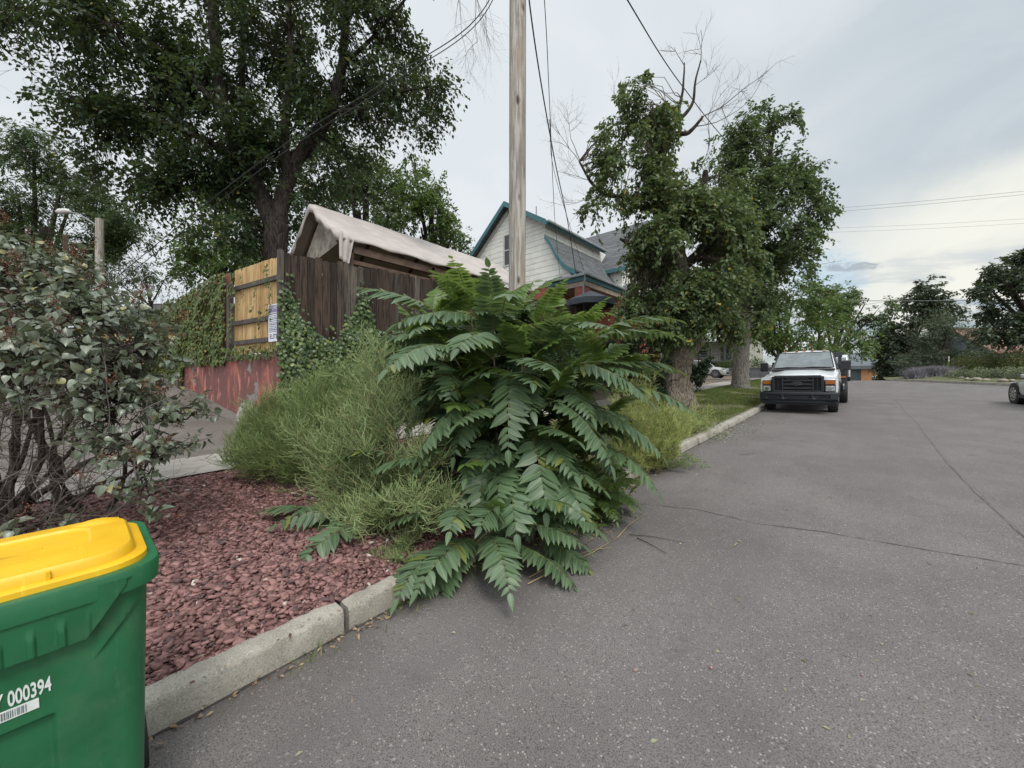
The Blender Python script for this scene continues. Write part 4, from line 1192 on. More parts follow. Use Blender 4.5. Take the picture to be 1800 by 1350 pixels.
# lid: flange, step, domed top with a raised rib and hinge bump
m = MB(); secs = []
for e, z in [(-0.022, H + 0.004), (-0.018, H + 0.010), (-0.020, H + 0.036), (-0.030, H + 0.041), (-0.046, H + 0.042), (-0.050, H + 0.064), (-0.058, H + 0.073), (-0.10, H + 0.076), (-0.15, H + 0.078), (-0.156, H + 0.070), (-0.21, H + 0.068), (-0.26, H + 0.067), (-0.30, H + 0.067)]:
    secs.append([(x, y, z - 0.015 * max(0, -x / BD)) for (x, y) in rrect(BD + 2 * e, BL + 2 * e, max(0.03, 0.125 + e * 0.3), 12)])
m.loft(secs); ld = m.build('lid', MATS['yellow_plastic'], bn, auto=38)
for y in (-0.28, -0.09, 0.10):
    m = MB(); m.box(BD / 2 - 0.058, y - 0.004, H + 0.038, BD / 2 - 0.036, y + 0.004, H + 0.066); m.build('lid_rib', MATS['yellow_plastic'], ld)
m = MB(); secs = []
for k in range(7):
    y = BL / 2 - 0.20 + 0.13 * k / 6
    h = 0.020 * math.sin(math.pi * (k + 0.5) / 7) + 0.006
    secs.append([(-BD / 2 + 0.06 + 0.14 * q / 8, y, H + 0.060 + h * math.sin(math.pi * q / 8)) for q in range(9)] + [(-BD / 2 + 0.20, y, H + 0.04), (-BD / 2 + 0.06, y, H + 0.04)])
m.loft(secs); m.build('lid_handle', MATS['yellow_plastic'], ld, auto=50)
m = MB()
m.tube([(-BD / 2 - 0.04, -BL / 2 + 0.08, H - 0.02), (-BD / 2 - 0.04, BL / 2 - 0.08, H - 0.02)], 0.016, 10); m.build('handle_bar', MATS['green_plastic'], bn, smooth_=True)
for y in (-BL / 2 + 0.05, BL / 2 - 0.05):
    m = MB(); m.tube([(-BD / 2 + 0.06, y - 0.03, 0.12), (-BD / 2 + 0.06, y + 0.03, 0.12)], 0.12, 20); m.build('wheel', MATS['rubber'], bn, auto=40)
# stencilled number and bar code on the road-side face: local +y reads left to right, +x faces out
def face_x(z): return (BD * (0.80 + 0.20 * z / H) - 0.055) / 2
def onface(o, s_, z):
    o.location = (face_x(z) + 0.0015, s_ - (BY - BL / 2), z - bz)
    o.rotation_euler = (math.radians(90), 0, math.radians(90))
    a = math.atan(BD * 0.20 / H / 2)
    o.matrix_basis = Matrix(((0, -math.sin(-a), math.cos(a), o.location[0]), (1, 0, 0, o.location[1]), (0, math.cos(a), math.sin(-a), o.location[2]), (0, 0, 0, 1)))
o = text_mesh('stencil_number', 'Y 000394', 0.062, 'label_white', bn, (0, 0, 0), align='RIGHT', bold=0.0010, sx=0.43, extr=0.0015); onface(o, -0.030, 0.738)
m = MB(); m.box(-0.115, 0, 0, 0.0, 0.030, 0.0015); o = m.build('bar_code_label', MATS['label_white'], bn); onface(o, -0.055, 0.700)
m = MB(); x = -0.112; _r = random.Random(2)
while x < -0.022:
    w_ = _r.choice([0.0012, 0.002, 0.003]); m.box(x, 0.004, 0.0016, x + w_, 0.026, 0.0022); x += w_ + _r.choice([0.001, 0.0018, 0.0026])
b_ = m.build('bar', MATS['label_dark'], o)

# ------------------------------------------------------------------ vehicles
def paint(name, c, rough=0.25, metal=0.0, dirt=(0.25, 0.22, 0.19), df=0.25, coat=0.6):
    t = NT(name)
    k = t.mix(t.math('MULTIPLY', t.rng(t.noise(2.5, 5), 0.45, 0.75), df), c, dirt)
    t.b.inputs['Coat Weight'].default_value = coat; t.b.inputs['Coat Roughness'].default_value = 0.08
    return t.fin(k, rough, 0.5, metal)
paint('white_paint', (0.78, 0.80, 0.82), df=0.15); paint('silver_paint', (0.42, 0.42, 0.40), 0.3, 0.5); paint('navy_paint', (0.012, 0.013, 0.04), df=0.1); paint('pale_paint', (0.45, 0.46, 0.44), 0.3, 0.3)
paint('black_plastic', (0.010, 0.011, 0.014), 0.5, df=0.05, coat=0.0); paint('black_steel', (0.016, 0.018, 0.022), 0.4, df=0.08, coat=0.1)
plain('grille_dark', (0.008, 0.009, 0.012), (0.012, 0.013, 0.016), rough=0.6)
plain('bumper_grey', (0.022, 0.025, 0.032), (0.017, 0.019, 0.025), rough=0.45)
plain('chrome', (0.6, 0.6, 0.6), (0.5, 0.5, 0.5), rough=0.15, metal=1.0); plain('steel_rim', (0.35, 0.35, 0.36), (0.25, 0.25, 0.26), rough=0.35, metal=0.8)
plain('amber_lens', (0.30, 0.085, 0.012), (0.36, 0.12, 0.02), scale=60, rough=0.2, spec=0.7); plain('clear_lens', (0.42, 0.43, 0.44), (0.20, 0.21, 0.22), scale=50, rough=0.12, spec=0.8)
plain('lamp_black', (0.02, 0.02, 0.02), (0.03, 0.03, 0.03), rough=0.3)
def glassmat(name, c, rough=0.04):
    t = NT(name); t.b.inputs['Coat Weight'].default_value = 0.5
    return t.fin(t.mix(t.rng(t.noise(3.0, 4), 0.4, 0.6), c, tuple(x * 0.6 for x in c)), rough, 0.9)
glassmat('windscreen', (0.115, 0.145, 0.15)); glassmat('car_glass', (0.03, 0.037, 0.042))
plain('interior', (0.09, 0.09, 0.095), (0.06, 0.06, 0.065))

def wheel(par, x, y, z, R_, w_, side, spokes=8, rim='steel_rim', name='wheel'):
    """axis along local x; side +-1 gives the outer face"""
    wh = MB(); a = x - w_ / 2; b = x + w_ / 2; n = 36
    prof = [(0.60, a), (0.93, a), (0.985, a + 0.025), (1.0, a + 0.055), (1.0, b - 0.055), (0.985, b - 0.025), (0.93, b), (0.60, b)]
    secs = [[(xx, y + R_ * rr_ * math.cos(q * 2 * math.pi / n), z + R_ * rr_ * math.sin(q * 2 * math.pi / n)) for q in range(n)] for rr_, xx in prof]
    wh.loft(secs, cap=False); o = wh.build(name, None, par, auto=35); o.data.materials.clear(); o.data.materials.append(MATS['rubber'])
    xo = x + side * (w_ / 2 - 0.03); rm = MB()
    secs = [[(xx, y + R_ * rr_ * math.cos(q * 2 * math.pi / n), z + R_ * rr_ * math.sin(q * 2 * math.pi / n)) for q in range(n)] for rr_, xx in [(0.66, xo + side * 0.02), (0.60, xo + side * 0.015), (0.57, xo - side * 0.05), (0.05, xo - side * 0.05)]]
    rm.loft(secs, cap=False)
    for k in range(spokes):
        an = k * 2 * math.pi / spokes; c_, s_ = math.cos(an), math.sin(an); hw = 0.055 * R_ / 0.35
        q = [(xo - side * 0.035, y + 0.12 * R_ * c_ - hw * s_, z + 0.12 * R_ * s_ + hw * c_), (xo, y + 0.61 * R_ * c_ - hw * 0.7 * s_, z + 0.61 * R_ * s_ + hw * 0.7 * c_), (xo, y + 0.61 * R_ * c_ + hw * 0.7 * s_, z + 0.61 * R_ * s_ - hw * 0.7 * c_), (xo - side * 0.035, y + 0.12 * R_ * c_ + hw * s_, z + 0.12 * R_ * s_ - hw * c_)]
        rm.slab(q, (side * 0.015, 0, 0))
    rm.tube([(xo - side * 0.04, y, z), (xo + side * 0.012, y, z)], R_ * 0.16, 12)
    rm.build('rim', MATS[rim], o, auto=40)
    return o

# --- pick-up truck with a black flatbed; local x to the viewer's right, y away, z up
tr = empty('pickup_truck', (-1.43, 15.0, rz(15.0)), (math.atan(0.048), 0, 0), label='white heavy duty pickup truck with black grille and black flatbed parked at the kerb', cat='pickup truck')
def arch(y0, y1, z0, z1, cy_, cz, R_, n=12):
    """side panel outline (y,z) with a wheel arch cut out of its lower edge"""
    P = [(y0, z0)]
    a0 = math.acos(max(-1, min(1, (z0 - cz) / R_)))
    dy = math.sqrt(max(0, R_ * R_ - (z0 - cz) ** 2))
    arc = [(cy_ + R_ * math.cos(t_), cz + R_ * math.sin(t_)) for t_ in np.linspace(math.atan2(z0 - cz, -dy) if True else 0, math.atan2(z0 - cz, dy), n)]
    return arc
def side_panel(mb, xs, th, ylo, yhi, top, z0, cy_, cz, R_):
    """quad strips between the lower edge (with arch) and the top line"""
    ys = sorted(set([ylo, yhi] + [ylo + (yhi - ylo) * k / 16 for k in range(17)] + [cy_ + R_ * math.cos(math.pi * k / 14) for k in range(15)]))
    ys = [y for y in ys if ylo <= y <= yhi]
    def low(y):
        d = R_ * R_ - (y - cy_) ** 2
        return max(z0, cz + math.sqrt(d)) if d > 0 else z0
    A = []; 
    for y in ys:
        zl, zt = low(y), top(y); A.append([(xs(zl), y, zl), (xs(zl + (zt - zl) * 0.5), y, zl + (zt - zl) * 0.5), (xs(zt), y, zt)])
    for p, q in zip(A, A[1:]):
        for k in range(2): mb.slab([p[k], q[k], q[k + 1], p[k + 1]], (th, 0, 0))
def hood_top(y): return 1.225 + 0.10 * smooth(0.1, 1.5, y)
for sd_ in (-1, 1):
    m = MB(); side_panel(m, lambda z, q=sd_: q * (0.955 + 0.03 * math.sin(min(1, max(0, (z - 0.5) / 0.6)) * math.pi)), -sd_ * 0.05, 0.10, 1.62, lambda y: 1.12 + 0.09 * smooth(0.1, 1.5, y), 0.56, 0.98, 0.44, 0.50)
    m.build('fender', MATS['white_paint'], tr, auto=35)
# bonnet: crowned surface with a raised centre
V = []; F = []; nx_, ny_ = 25, 16
for j in range(ny_):
    y = 0.06 + 1.50 * j / (ny_ - 1)
    for i in range(nx_):
        u = -1 + 2 * i / (nx_ - 1); a = abs(u)
        z = hood_top(y) - 0.10 * a ** 4 - 0.02 * a ** 2 + 0.022 * smooth(0.62, 0.52, a) + (-0.05 * smooth(0.35, 0.06, y))
        V.append((u * 0.955, y + 0.05 * a ** 3 * (j == 0), z))
for j in range(ny_ - 1):
    for i in range(nx_ - 1):
        a = j * nx_ + i; F.append((a, a + 1, a + nx_ + 1, a + nx_))
b0 = len(V)
for i in range(nx_): V.append((V[i][0], V[i][1] - 0.012, V[i][2] - 0.10))
for i in range(nx_ - 1): F.append((i, b0 + i, b0 + i + 1, i + 1))
npmesh('bonnet', np.array(V), np.array(F), MATS['white_paint'], tr, smooth_=True)
# front face around the lamps
for q in (-1, 1):
    m = MB(); m.slab([(q * 0.60, 0.055, 1.06), (q * 0.965, 0.11, 1.05), (q * 0.96, 0.11, 1.13), (q * 0.60, 0.055, 1.16)], (0, 0.06, 0))
    m.slab([(q * 0.925, 0.10, 0.66), (q * 0.975, 0.12, 0.66), (q * 0.975, 0.12, 1.08), (q * 0.925, 0.10, 1.08)], (0, 0.06, 0))
    m.build('nose_panel', MATS['white_paint'], tr)
m = MB(); m.box(-0.80, 0.10, 0.45, 0.80, 0.3, 1.10); m.box(-0.62, 0.3, 0.35, 0.62, 1.6, 1.1); m.build('engine_bay', MATS['grille_dark'], tr)
# grille
gr = MB()
gr.box(-0.64, -0.03, 0.66, 0.64, 0.10, 0.73, 0.01); gr.box(-0.60, -0.035, 1.105, 0.60, 0.10, 1.20, 0.02); gr.box(-0.66, -0.03, 0.70, -0.575, 0.10, 1.17, 0.015); gr.box(0.575, -0.03, 0.70, 0.66, 0.10, 1.17, 0.015)
for z in (0.765, 0.885, 1.005): gr.box(-0.40, -0.028, z, 0.40, 0.08, z + 0.062, 0.01)
for x in (-0.40, 0.37): gr.box(x, -0.032, 0.72, x + 0.045, 0.09, 1.12, 0.008)
for x in (-0.51, 0.485): gr.box(x, -0.012, 0.72, x + 0.03, 0.08, 1.12, 0.006)
go = gr.build('grille', MATS['black_plastic'], tr, bevel=0.004)
m = MB(); m.box(-0.6, 0.05, 0.68, 0.6, 0.09, 1.15); m.build('grille_mesh', MATS['grille_dark'], go)
def oval(mb, rx_, rz_, cx_, cz, y0, y1, n=28):
    mb.prism([(cx_ + rx_ * math.cos(t_ * 2 * math.pi / n), cz + rz_ * math.sin(t_ * 2 * math.pi / n)) for t_ in range(n)], 1, y0, y1)
m = MB(); oval(m, 0.145, 0.058, 0, 0.945, -0.046, -0.02); bd = m.build('badge', MATS['chrome'], go)
m = MB(); oval(m, 0.132, 0.048, 0, 0.945, -0.050, -0.045); m.build('badge_field', MATS['navy_paint'], bd)
text_mesh('badge_script', 'Ford', 0.085, 'chrome', bd, (0, -0.0515, 0.92), rot=(math.radians(90), 0, 0), shear=0.35, align='CENTER', extr=0.001)
# lamps
for q in (-1, 1):
    m = MB(); m.box(min(q * 0.665, q * 0.925), 0.03, 0.69, max(q * 0.665, q * 0.925), 0.16, 1.055, 0.01); hl = m.build('headlight', MATS['lamp_black'], tr)
    m = MB(); m.box(min(q * 0.685, q * 0.915), 0.015, 0.925, max(q * 0.685, q * 0.915), 0.05, 1.035, 0.008); m.build('turn_signal', MATS['amber_lens'], hl)
    m = MB(); m.box(min(q * 0.69, q * 0.91), 0.012, 0.70, max(q * 0.69, q * 0.91), 0.05, 0.875, 0.02); m.build('lens', MATS['clear_lens'], hl)
    m = MB(); oval(m, 0.055, 0.05, q * 0.80, 0.785, 0.004, 0.014); m.build('bulb_ring', MATS['chrome'], hl)
# bumper: bar with three recesses
m = MB()
V = []; F = []; xs_ = np.linspace(-0.99, 0.99, 45); zs_ = [0.36, 0.40, 0.47, 0.50, 0.575, 0.60, 0.65, 0.68]
for z in zs_:
    for x in xs_:
        y = -0.10 + 0.10 * abs(x / 0.99) ** 3
        if z < 0.42: y += 0.05
        if z > 0.66: y += 0.025
        if 0.49 < z < 0.59 and (abs(x) < 0.33 or 0.44 < abs(x) < 0.80): y += 0.05
        V.append((x, y, z))
n = len(xs_)
for j in range(len(zs_) - 1):
    for i in range(n - 1): a = j * n + i; F.append((a, a + 1, a + n + 1, a + n))
b = len(V); V += [(x, 0.12, 0.68) for x in xs_] + [(x, 0.12, 0.40) for x in xs_]
for i in range(n - 1): F.append(((len(zs_) - 1) * n + i, (len(zs_) - 1) * n + i + 1, b + i + 1, b + i)); F.append((i, i + 1, b + n + i + 1, b + n + i))
for e in (0, n - 1): F.append(tuple([j * n + e for j in range(len(zs_))] + [b + e, b + n + e]))
m.raw(V, F); bp = m.build('bumper', MATS['bumper_grey'], tr, auto=30)
m = MB(); m.box(-0.31, -0.048, 0.505, 0.31, -0.03, 0.57)
for q in (-1, 1): m.box(min(q * 0.46, q * 0.78), -0.035, 0.505, max(q * 0.46, q * 0.78), -0.01, 0.57)
m.build('bumper_recess', MATS['grille_dark'], bp)
m = MB(); m.slab([(-0.92, 0.02, 0.28), (0.92, 0.02, 0.28), (0.95, -0.02, 0.40), (-0.95, -0.02, 0.40)], (0, 0.03, 0)); m.build('air_dam', MATS['bumper_grey'], tr)
# cab
cab = MB()
def cabsec(y, zt, hw, zb=0.56, belt=1.29):
    return [(-0.93, y, zb), (-0.975, y, 0.85), (-0.965, y, 1.15), (-0.93, y, belt), (-hw - 0.02, y, zt - 0.10), (-hw + 0.07, y, zt), (0, y, zt + 0.035), (hw - 0.07, y, zt), (hw + 0.02, y, zt - 0.10), (0.93, y, belt), (0.965, y, 1.15), (0.975, y, 0.85), (0.93, y, zb)]
cab.loft([cabsec(1.52, 1.315, 0.88, belt=1.27), cabsec(1.62, 1.40, 0.85), cabsec(2.22, 1.93, 0.735), cabsec(2.45, 1.975, 0.73), cabsec(3.05, 1.975, 0.73), cabsec(3.18, 1.93, 0.74)])
cb = cab.build('cab', MATS['white_paint'], tr, auto=32)
def wscreen(f0, f1, s0, s1, yo):
    y0 = 1.60 + (2.20 - 1.60) * f0; y1 = 1.60 + (2.20 - 1.60) * f1; z0 = 1.385 + (1.915 - 1.385) * f0; z1 = 1.385 + (1.915 - 1.385) * f1
    return y0 - yo, z0 + yo * 0.8, y1 - yo, z1 + yo * 0.8
m = MB()
P0, P1 = (1.585, 1.385), (2.165, 1.905)
nn_ = 14; V = []; F = []
for j in range(5):
    f = j / 4
    for i in range(nn_ + 1):
        u = -1 + 2 * i / nn_; hw = 0.83 - 0.115 * f
        bow = 0.05 * (u * u)
        V.append((u * hw, P0[0] + (P1[0] - P0[0]) * f + bow - 0.04, P0[1] + (P1[1] - P0[1]) * f + 0.03))
for j in range(4):
    for i in range(nn_): a = j * (nn_ + 1) + i; F.append((a, a + 1, a + nn_ + 2, a + nn_ + 1))
wsn = npmesh('windscreen', np.array(V), np.array(F), MATS['windscreen'], tr, smooth_=True)
m = MB()
bx_ = V[:nn_ + 1] + [V[(j + 1) * (nn_ + 1) - 1] for j in range(1, 5)] + V[4 * (nn_ + 1):][::-1][1:] + [V[j * (nn_ + 1)] for j in (3, 2, 1, 0)]
m.tube(bx_, 0.016, 5); m.build('windscreen_seal', MATS['rubber'], wsn)
for x0, x1 in ((-0.72, -0.12), (-0.02, 0.62)):
    m = MB(); m.tube([(x0 + 0.0, 1.50, 1.415), ((x0 + x1) / 2, 1.50, 1.44), (x1, 1.52, 1.425)], 0.011, 5); m.build('wiper', MATS['lamp_black'], tr)
m = MB(); m.box(-0.86, 1.44, 1.30, 0.86, 1.60, 1.375, 0.01); m.build('cowl', MATS['lamp_black'], tr)
for q in (-1, 1):
    m = MB(); m.slab([(q * 0.925, 1.86, 1.33), (q * 0.925, 2.95, 1.33), (q * 0.772, 2.95, 1.84), (q * 0.790, 2.30, 1.80)], (q * 0.012, 0, 0.004)); sw = m.build('side_window', MATS['car_glass'], tr)
    m = MB(); m.slab([(q * 0.978, 1.66, 0.62), (q * 0.978, 1.675, 0.62), (q * 0.955, 1.675, 1.27), (q * 0.955, 1.66, 1.27)], (q * 0.006, 0, 0)); m.build('door_gap', MATS['lamp_black'], tr); m = MB(); m.slab([(q * 0.978, 3.0, 0.62), (q * 0.978, 3.015, 0.62), (q * 0.955, 3.015, 1.27), (q * 0.955, 3.0, 1.27)], (q * 0.006, 0, 0)); m.build('door_gap', MATS['lamp_black'], tr)
    m = MB(); m.box(min(q * 0.972, q * 0.995), 2.75, 1.12, max(q * 0.972, q * 0.995), 2.92, 1.155, 0.006); m.build('door_handle', MATS['black_plastic'], tr)
    mr = MB(); mr.box(min(q * 1.02, q * 1.25), 1.72, 1.30, max(q * 1.02, q * 1.25), 1.86, 1.62, 0.03); mo = mr.build('mirror', MATS['black_plastic'], tr)
    for z in (1.36, 1.50):
      m = MB(); m.tube([(q * 0.90, 1.86, z), (q * 1.06, 1.80, z)], 0.018, 6)
      m.build('mirror_arm', MATS['black_plastic'], mo)
    # flare over the front wheel
    fl = MB(); fl.tube([(q * 0.985, 0.98 + 0.52 * math.cos(t_), 0.44 + 0.52 * math.sin(t_)) for t_ in np.linspace(0.15, math.pi - 0.15, 14)], 0.028, 6); fl.build('wheel_flare', MATS['black_plastic'], tr, smooth_=True)
for x in (-0.56, -0.22, 0.0, 0.22, 0.56):
    m = MB(); m.box(x - 0.045, 2.24, 1.985 - abs(x) * 0.02, x + 0.045, 2.36, 2.03 - abs(x) * 0.02, 0.012); m.build('roof_light', MATS['amber_lens'], tr)
m = MB(); m.tube([(0.05, 2.9, 2.0), (0.05, 2.92, 2.14)], [0.012, 0.006], 5); m.build('antenna', MATS['white_trim'], tr)
for q in (-1, 1):
    wheel(tr, q * 0.83, 0.98, 0.40, 0.40, 0.25, q)
    wheel(tr, q * 1.00, 4.60, 0.41, 0.41, 0.24, q); wheel(tr, q * 0.72, 4.60, 0.41, 0.41, 0.24, q)
# chassis and flatbed
m = MB(); m.box(-0.5, 0.3, 0.42, -0.38, 6.4, 0.62); m.box(0.38, 0.3, 0.42, 0.5, 6.4, 0.62); m.tube([(-0.7, 0.98, 0.4), (0.7, 0.98, 0.4)], 0.06, 8); m.tube([(-0.7, 4.6, 0.41), (0.7, 4.6, 0.41)], 0.08, 8); m.box(-0.9, 1.7, 0.38, 0.9, 3.2, 0.60); m.build('chassis', MATS['grille_dark'], tr)
m = MB(); m.box(-1.13, 3.35, 0.98, 1.13, 6.5, 1.10, 0.01)
m.box(-1.13, 3.35, 0.78, 1.13, 3.45, 0.98); m.box(0.9, 3.5, 0.82, 1.12, 4.05, 0.98)
bed = m.build('flatbed', MATS['black_steel'], tr)
m = MB(); m.box(-1.13, 3.32, 1.10, 1.13, 3.40, 1.52, 0.01)
m.box(-0.98, 3.33, 1.52, -0.88, 3.39, 1.90); m.box(0.88, 3.33, 1.52, 0.98, 3.39, 1.90); m.box(-1.0, 3.32, 1.74, 1.0, 3.40, 1.93, 0.01)
for x in (-0.45, 0, 0.45): m.box(x - 0.03, 3.34, 1.52, x + 0.03, 3.38, 1.76)
m.box(1.02, 3.3, 1.10, 1.14, 3.42, 1.62, 0.01); m.build('headboard', MATS['black_steel'], bed)
m = MB(); m.box(1.05, 3.45, 1.10, 1.13, 6.4, 1.62, 0.01); m.box(-1.13, 3.45, 1.10, -1.05, 6.4, 1.62, 0.01); m.build('side_board', MATS['black_steel'], bed)
m = MB(); m.box(0.93, 3.30, 0.99, 1.10, 3.345, 1.06, 0.006); m.build('marker_light', MATS['amber_lens'], bed)
for q in (-1, 1):
    m = MB(); m.tube([(q * 1.0, 4.60 + 0.50 * math.cos(t_), 0.41 + 0.50 * math.sin(t_)) for t_ in np.linspace(0.2, math.pi - 0.2, 10)], 0.05, 6); m.build('mudguard', MATS['black_steel'], bed)

# --- generic passenger car; local x length (front +x), y width, z up
def car(name, label, loc, rot, L, W_, H_, body, suv=False, R_=0.34, rim='steel_rim', fo=0.85):
    c = empty(name, loc, rot, label=label, cat='car')
    hw = W_ / 2; bel = 0.98 if suv else 0.86; hd = 1.02 if suv else 0.86
    xs_ = [-L / 2, -L / 2 + 0.12, -L / 2 + 0.6, -0.3, L / 2 - 1.15, L / 2 - 0.45, L / 2 - 0.08, L / 2]
    tz = [bel - 0.12, bel, bel + 0.03, bel, hd, hd - 0.10, hd - 0.26, hd - 0.38]
    iw = [0.86, 0.95, 1.0, 1.0, 1.0, 0.96, 0.86, 0.76]
    m = MB(); secs = []
    for x, z, w_ in zip(xs_, tz, iw):
        a = hw * w_
        secs.append([(x, -a * 0.94, 0.24), (x, -a, 0.42), (x, -a * 0.99, z - 0.16), (x, -a * 0.88, z - 0.02), (x, 0, z + 0.035), (x, a * 0.88, z - 0.02), (x, a * 0.99, z - 0.16), (x, a, 0.42), (x, a * 0.94, 0.24)])
    m.loft(secs); b = m.build('body', MATS[body], c, auto=40)
    cx = [(-L / 2 + 0.12, bel), (-L / 2 + (0.45 if suv else 0.9), H_ - 0.05), (-0.2, H_), (0.35, H_ - 0.03), (L / 2 - 1.25, bel + 0.03)]
    m = MB(); secs = []
    for x, z in cx:
        f = (z - bel) / (H_ - bel); a = hw * (0.90 - 0.20 * max(0, f))
        secs.append([(x, -hw * 0.90, bel - 0.06), (x, -a, z - 0.03), (x, -a * 0.85, z), (x, a * 0.85, z), (x, a, z - 0.03), (x, hw * 0.90, bel - 0.06)])
    m.loft(secs); m.build('windows', MATS['car_glass'], c, auto=40)
    m = MB(); secs = []
    for x, z in cx[1:4]:
        a = hw * 0.71; secs.append([(x, -a, z - 0.05), (x, -a * 0.9, z + 0.012), (x, a * 0.9, z + 0.012), (x, a, z - 0.05)])
    m.loft(secs)
    for q in (-1, 1):
        for (x0, z0), (x1, z1) in (((cx[0][0], bel), (cx[1][0], cx[1][1])), ((0.1, bel), (0.0, H_ - 0.04)), ((cx[4][0], cx[4][1]), (cx[3][0], cx[3][1]))):
            m.tube([(x0, q * hw * 0.905, z0 - 0.03), (x1, q * hw * 0.71, z1 - 0.03)], 0.035, 6)
    m.build('roof', MATS[body], c, auto=40)
    for q in (-1, 1):
        for x in (L / 2 - fo, -L / 2 + 0.85):
            # wheel axis runs along the car's y: build inside a turned holder mesh
            wm = MB(); n = 32; y0 = q * (hw - 0.20); y1 = q * (hw + 0.005)
            def ring(rr_, y): return [(x + rr_ * math.cos(k * 2 * math.pi / n), y, R_ + rr_ * math.sin(k * 2 * math.pi / n)) for k in range(n)]
            ar = MB(); ar.loft([ring(R_ * 1.17, q * (hw - 0.25)), ring(R_ * 1.17, q * (hw * 0.995 + 0.001))]); ar.build('wheel_arch', MATS['grille_dark'], c)
            wm.loft([ring(R_ * 0.6, y0), ring(R_, y0), ring(R_, y1), ring(R_ * 0.66, y1 + q * 0.005)], cap=False); wo = wm.build('wheel', MATS['rubber'], c, auto=40)
            rm = MB(); rm.loft([ring(R_ * 0.70, y1 + q * 0.008), ring(R_ * 0.62, y1 + q * 0.010), ring(R_ * 0.60, y1 - q * 0.05), ring(R_ * 0.06, y1 - q * 0.05)], cap=False)
            for k in range(10):
                an = k * 2 * math.pi / 10; c_, s_ = math.cos(an), math.sin(an); w_ = 0.022
                rm.slab([(x + 0.05 * c_ - w_ * s_, y1 - q * 0.01, R_ + 0.05 * s_ + w_ * c_), (x + 0.62 * R_ * c_ - w_ * s_, y1 + q * 0.004, R_ + 0.62 * R_ * s_ + w_ * c_), (x + 0.62 * R_ * c_ + w_ * s_, y1 + q * 0.004, R_ + 0.62 * R_ * s_ - w_ * c_), (x + 0.05 * c_ + w_ * s_, y1 - q * 0.01, R_ + 0.05 * s_ - w_ * c_)], (0, q * 0.012, 0))
            rm.build('rim', MATS[rim], wo, auto=40)
        m = MB(); m.box(L / 2 - 0.42, min(q * hw * 0.62, q * hw * 0.90), hd - 0.30, L / 2 - 0.06, max(q * hw * 0.62, q * hw * 0.90), hd - 0.17, 0.03); m.build('headlight', MATS['clear_lens'], c)
        m = MB(); m.box(-L / 2 - 0.01, min(q * hw * 0.6, q * hw * 0.88), bel - 0.26, -L / 2 + 0.2, max(q * hw * 0.6, q * hw * 0.88), bel - 0.1, 0.03); m.build('tail_light', MATS['rust_roof'], c)
        m = MB(); m.box(L / 2 - 1.5, min(q * hw * 0.97, q * hw * 1.12), bel + 0.02, L / 2 - 1.36, max(q * hw * 0.97, q * hw * 1.12), bel + 0.14, 0.02); m.build('mirror', MATS[body], c)
    m = MB(); m.box(L / 2 - 0.10, -hw * 0.55, 0.30, L / 2 + 0.012, hw * 0.55, 0.50, 0.02); m.build('grille', MATS['grille_dark'], c)
    m = MB(); m.box(-L / 2 + 0.3, -hw * 1.0 - 0.004, 0.22, L / 2 - 0.3, hw * 1.0 + 0.004, 0.32); m.build('sill', MATS['black_plastic'], c)
    return c
car('parked_car', 'small silver suv parked side on in the drive beyond the big tree', (-11.35, 40.6, 2.27), (0, 0, 0), 4.4, 1.8, 1.66, 'silver_paint', True, 0.35)
p_ = gpt(1791, 709)
car('parked_car', 'pale silver car at the far right edge of the road, alloy wheel in view', (p_[0] + 0.93, p_[1] - 1.58, rz(p_[1] - 1.55)), (0, -math.atan(0.048), math.radians(97)), 4.3, 1.8, 1.42, 'pale_paint', False, 0.32, 'chrome', 0.62)
q_ = at(-10, 700, 9.0)
car('parked_car', 'dark navy car parked in the alley behind the lilac bush', (q_[0] - 1.4, q_[1] + 0.2, gz(q_[0], q_[1]) + 0.06), (0, math.radians(8), math.radians(178)), 4.6, 1.85, 1.6, 'navy_paint', True, 0.35)
# white box van further up the kerb
vn = empty('van', (-1.45, 38.6, rz(38.6)), label='white van parked up the street just visible past the black flatbed', cat='van')
m = MB()
m.loft([[(-0.95, y, zb_), (-0.97, y, 0.9), (-hw_, y, zt_), (hw_, y, zt_), (0.97, y, 0.9), (0.95, y, zb_)] for y, zb_, zt_, hw_ in ((0, 0.35, 0.95, 0.9), (0.35, 0.35, 1.15, 0.9), (0.9, 0.35, 1.95, 0.8), (1.3, 0.35, 2.1, 0.82), (5.0, 0.35, 2.1, 0.85))])
m.build('body', MATS['white_paint'], vn, auto=30)
m = MB(); m.slab([(-0.78, 0.36, 1.2), (0.78, 0.36, 1.2), (0.74, 0.85, 1.85), (-0.74, 0.85, 1.85)], (0, -0.02, 0.02)); m.build('windscreen', MATS['windscreen'], vn)
m = MB(); m.box(-0.9, -0.08, 0.35, 0.9, 0.02, 0.6, 0.02); m.build('bumper', MATS['bumper_grey'], vn)
for q in (-1, 1):
    for y in (0.95, 4.1): wheel(vn, q * 0.85, y, 0.34, 0.34, 0.2, q)
# far parked cars at the end of the street
for k, (px, d, mat_, lab) in enumerate(((1566, 62, 'silver_paint', 'tiny silver car beyond the crest of the road, left one'), (1583, 60, 'navy_paint', 'tiny dark car beyond the crest of the road, right one'))):
    p = at(px, 662, d); car('parked_car', lab, (p[0], p[1], p[2] - 0.6), (0, 0, math.radians(200 + 10 * k)), 4.4, 1.8, 1.45, mat_)
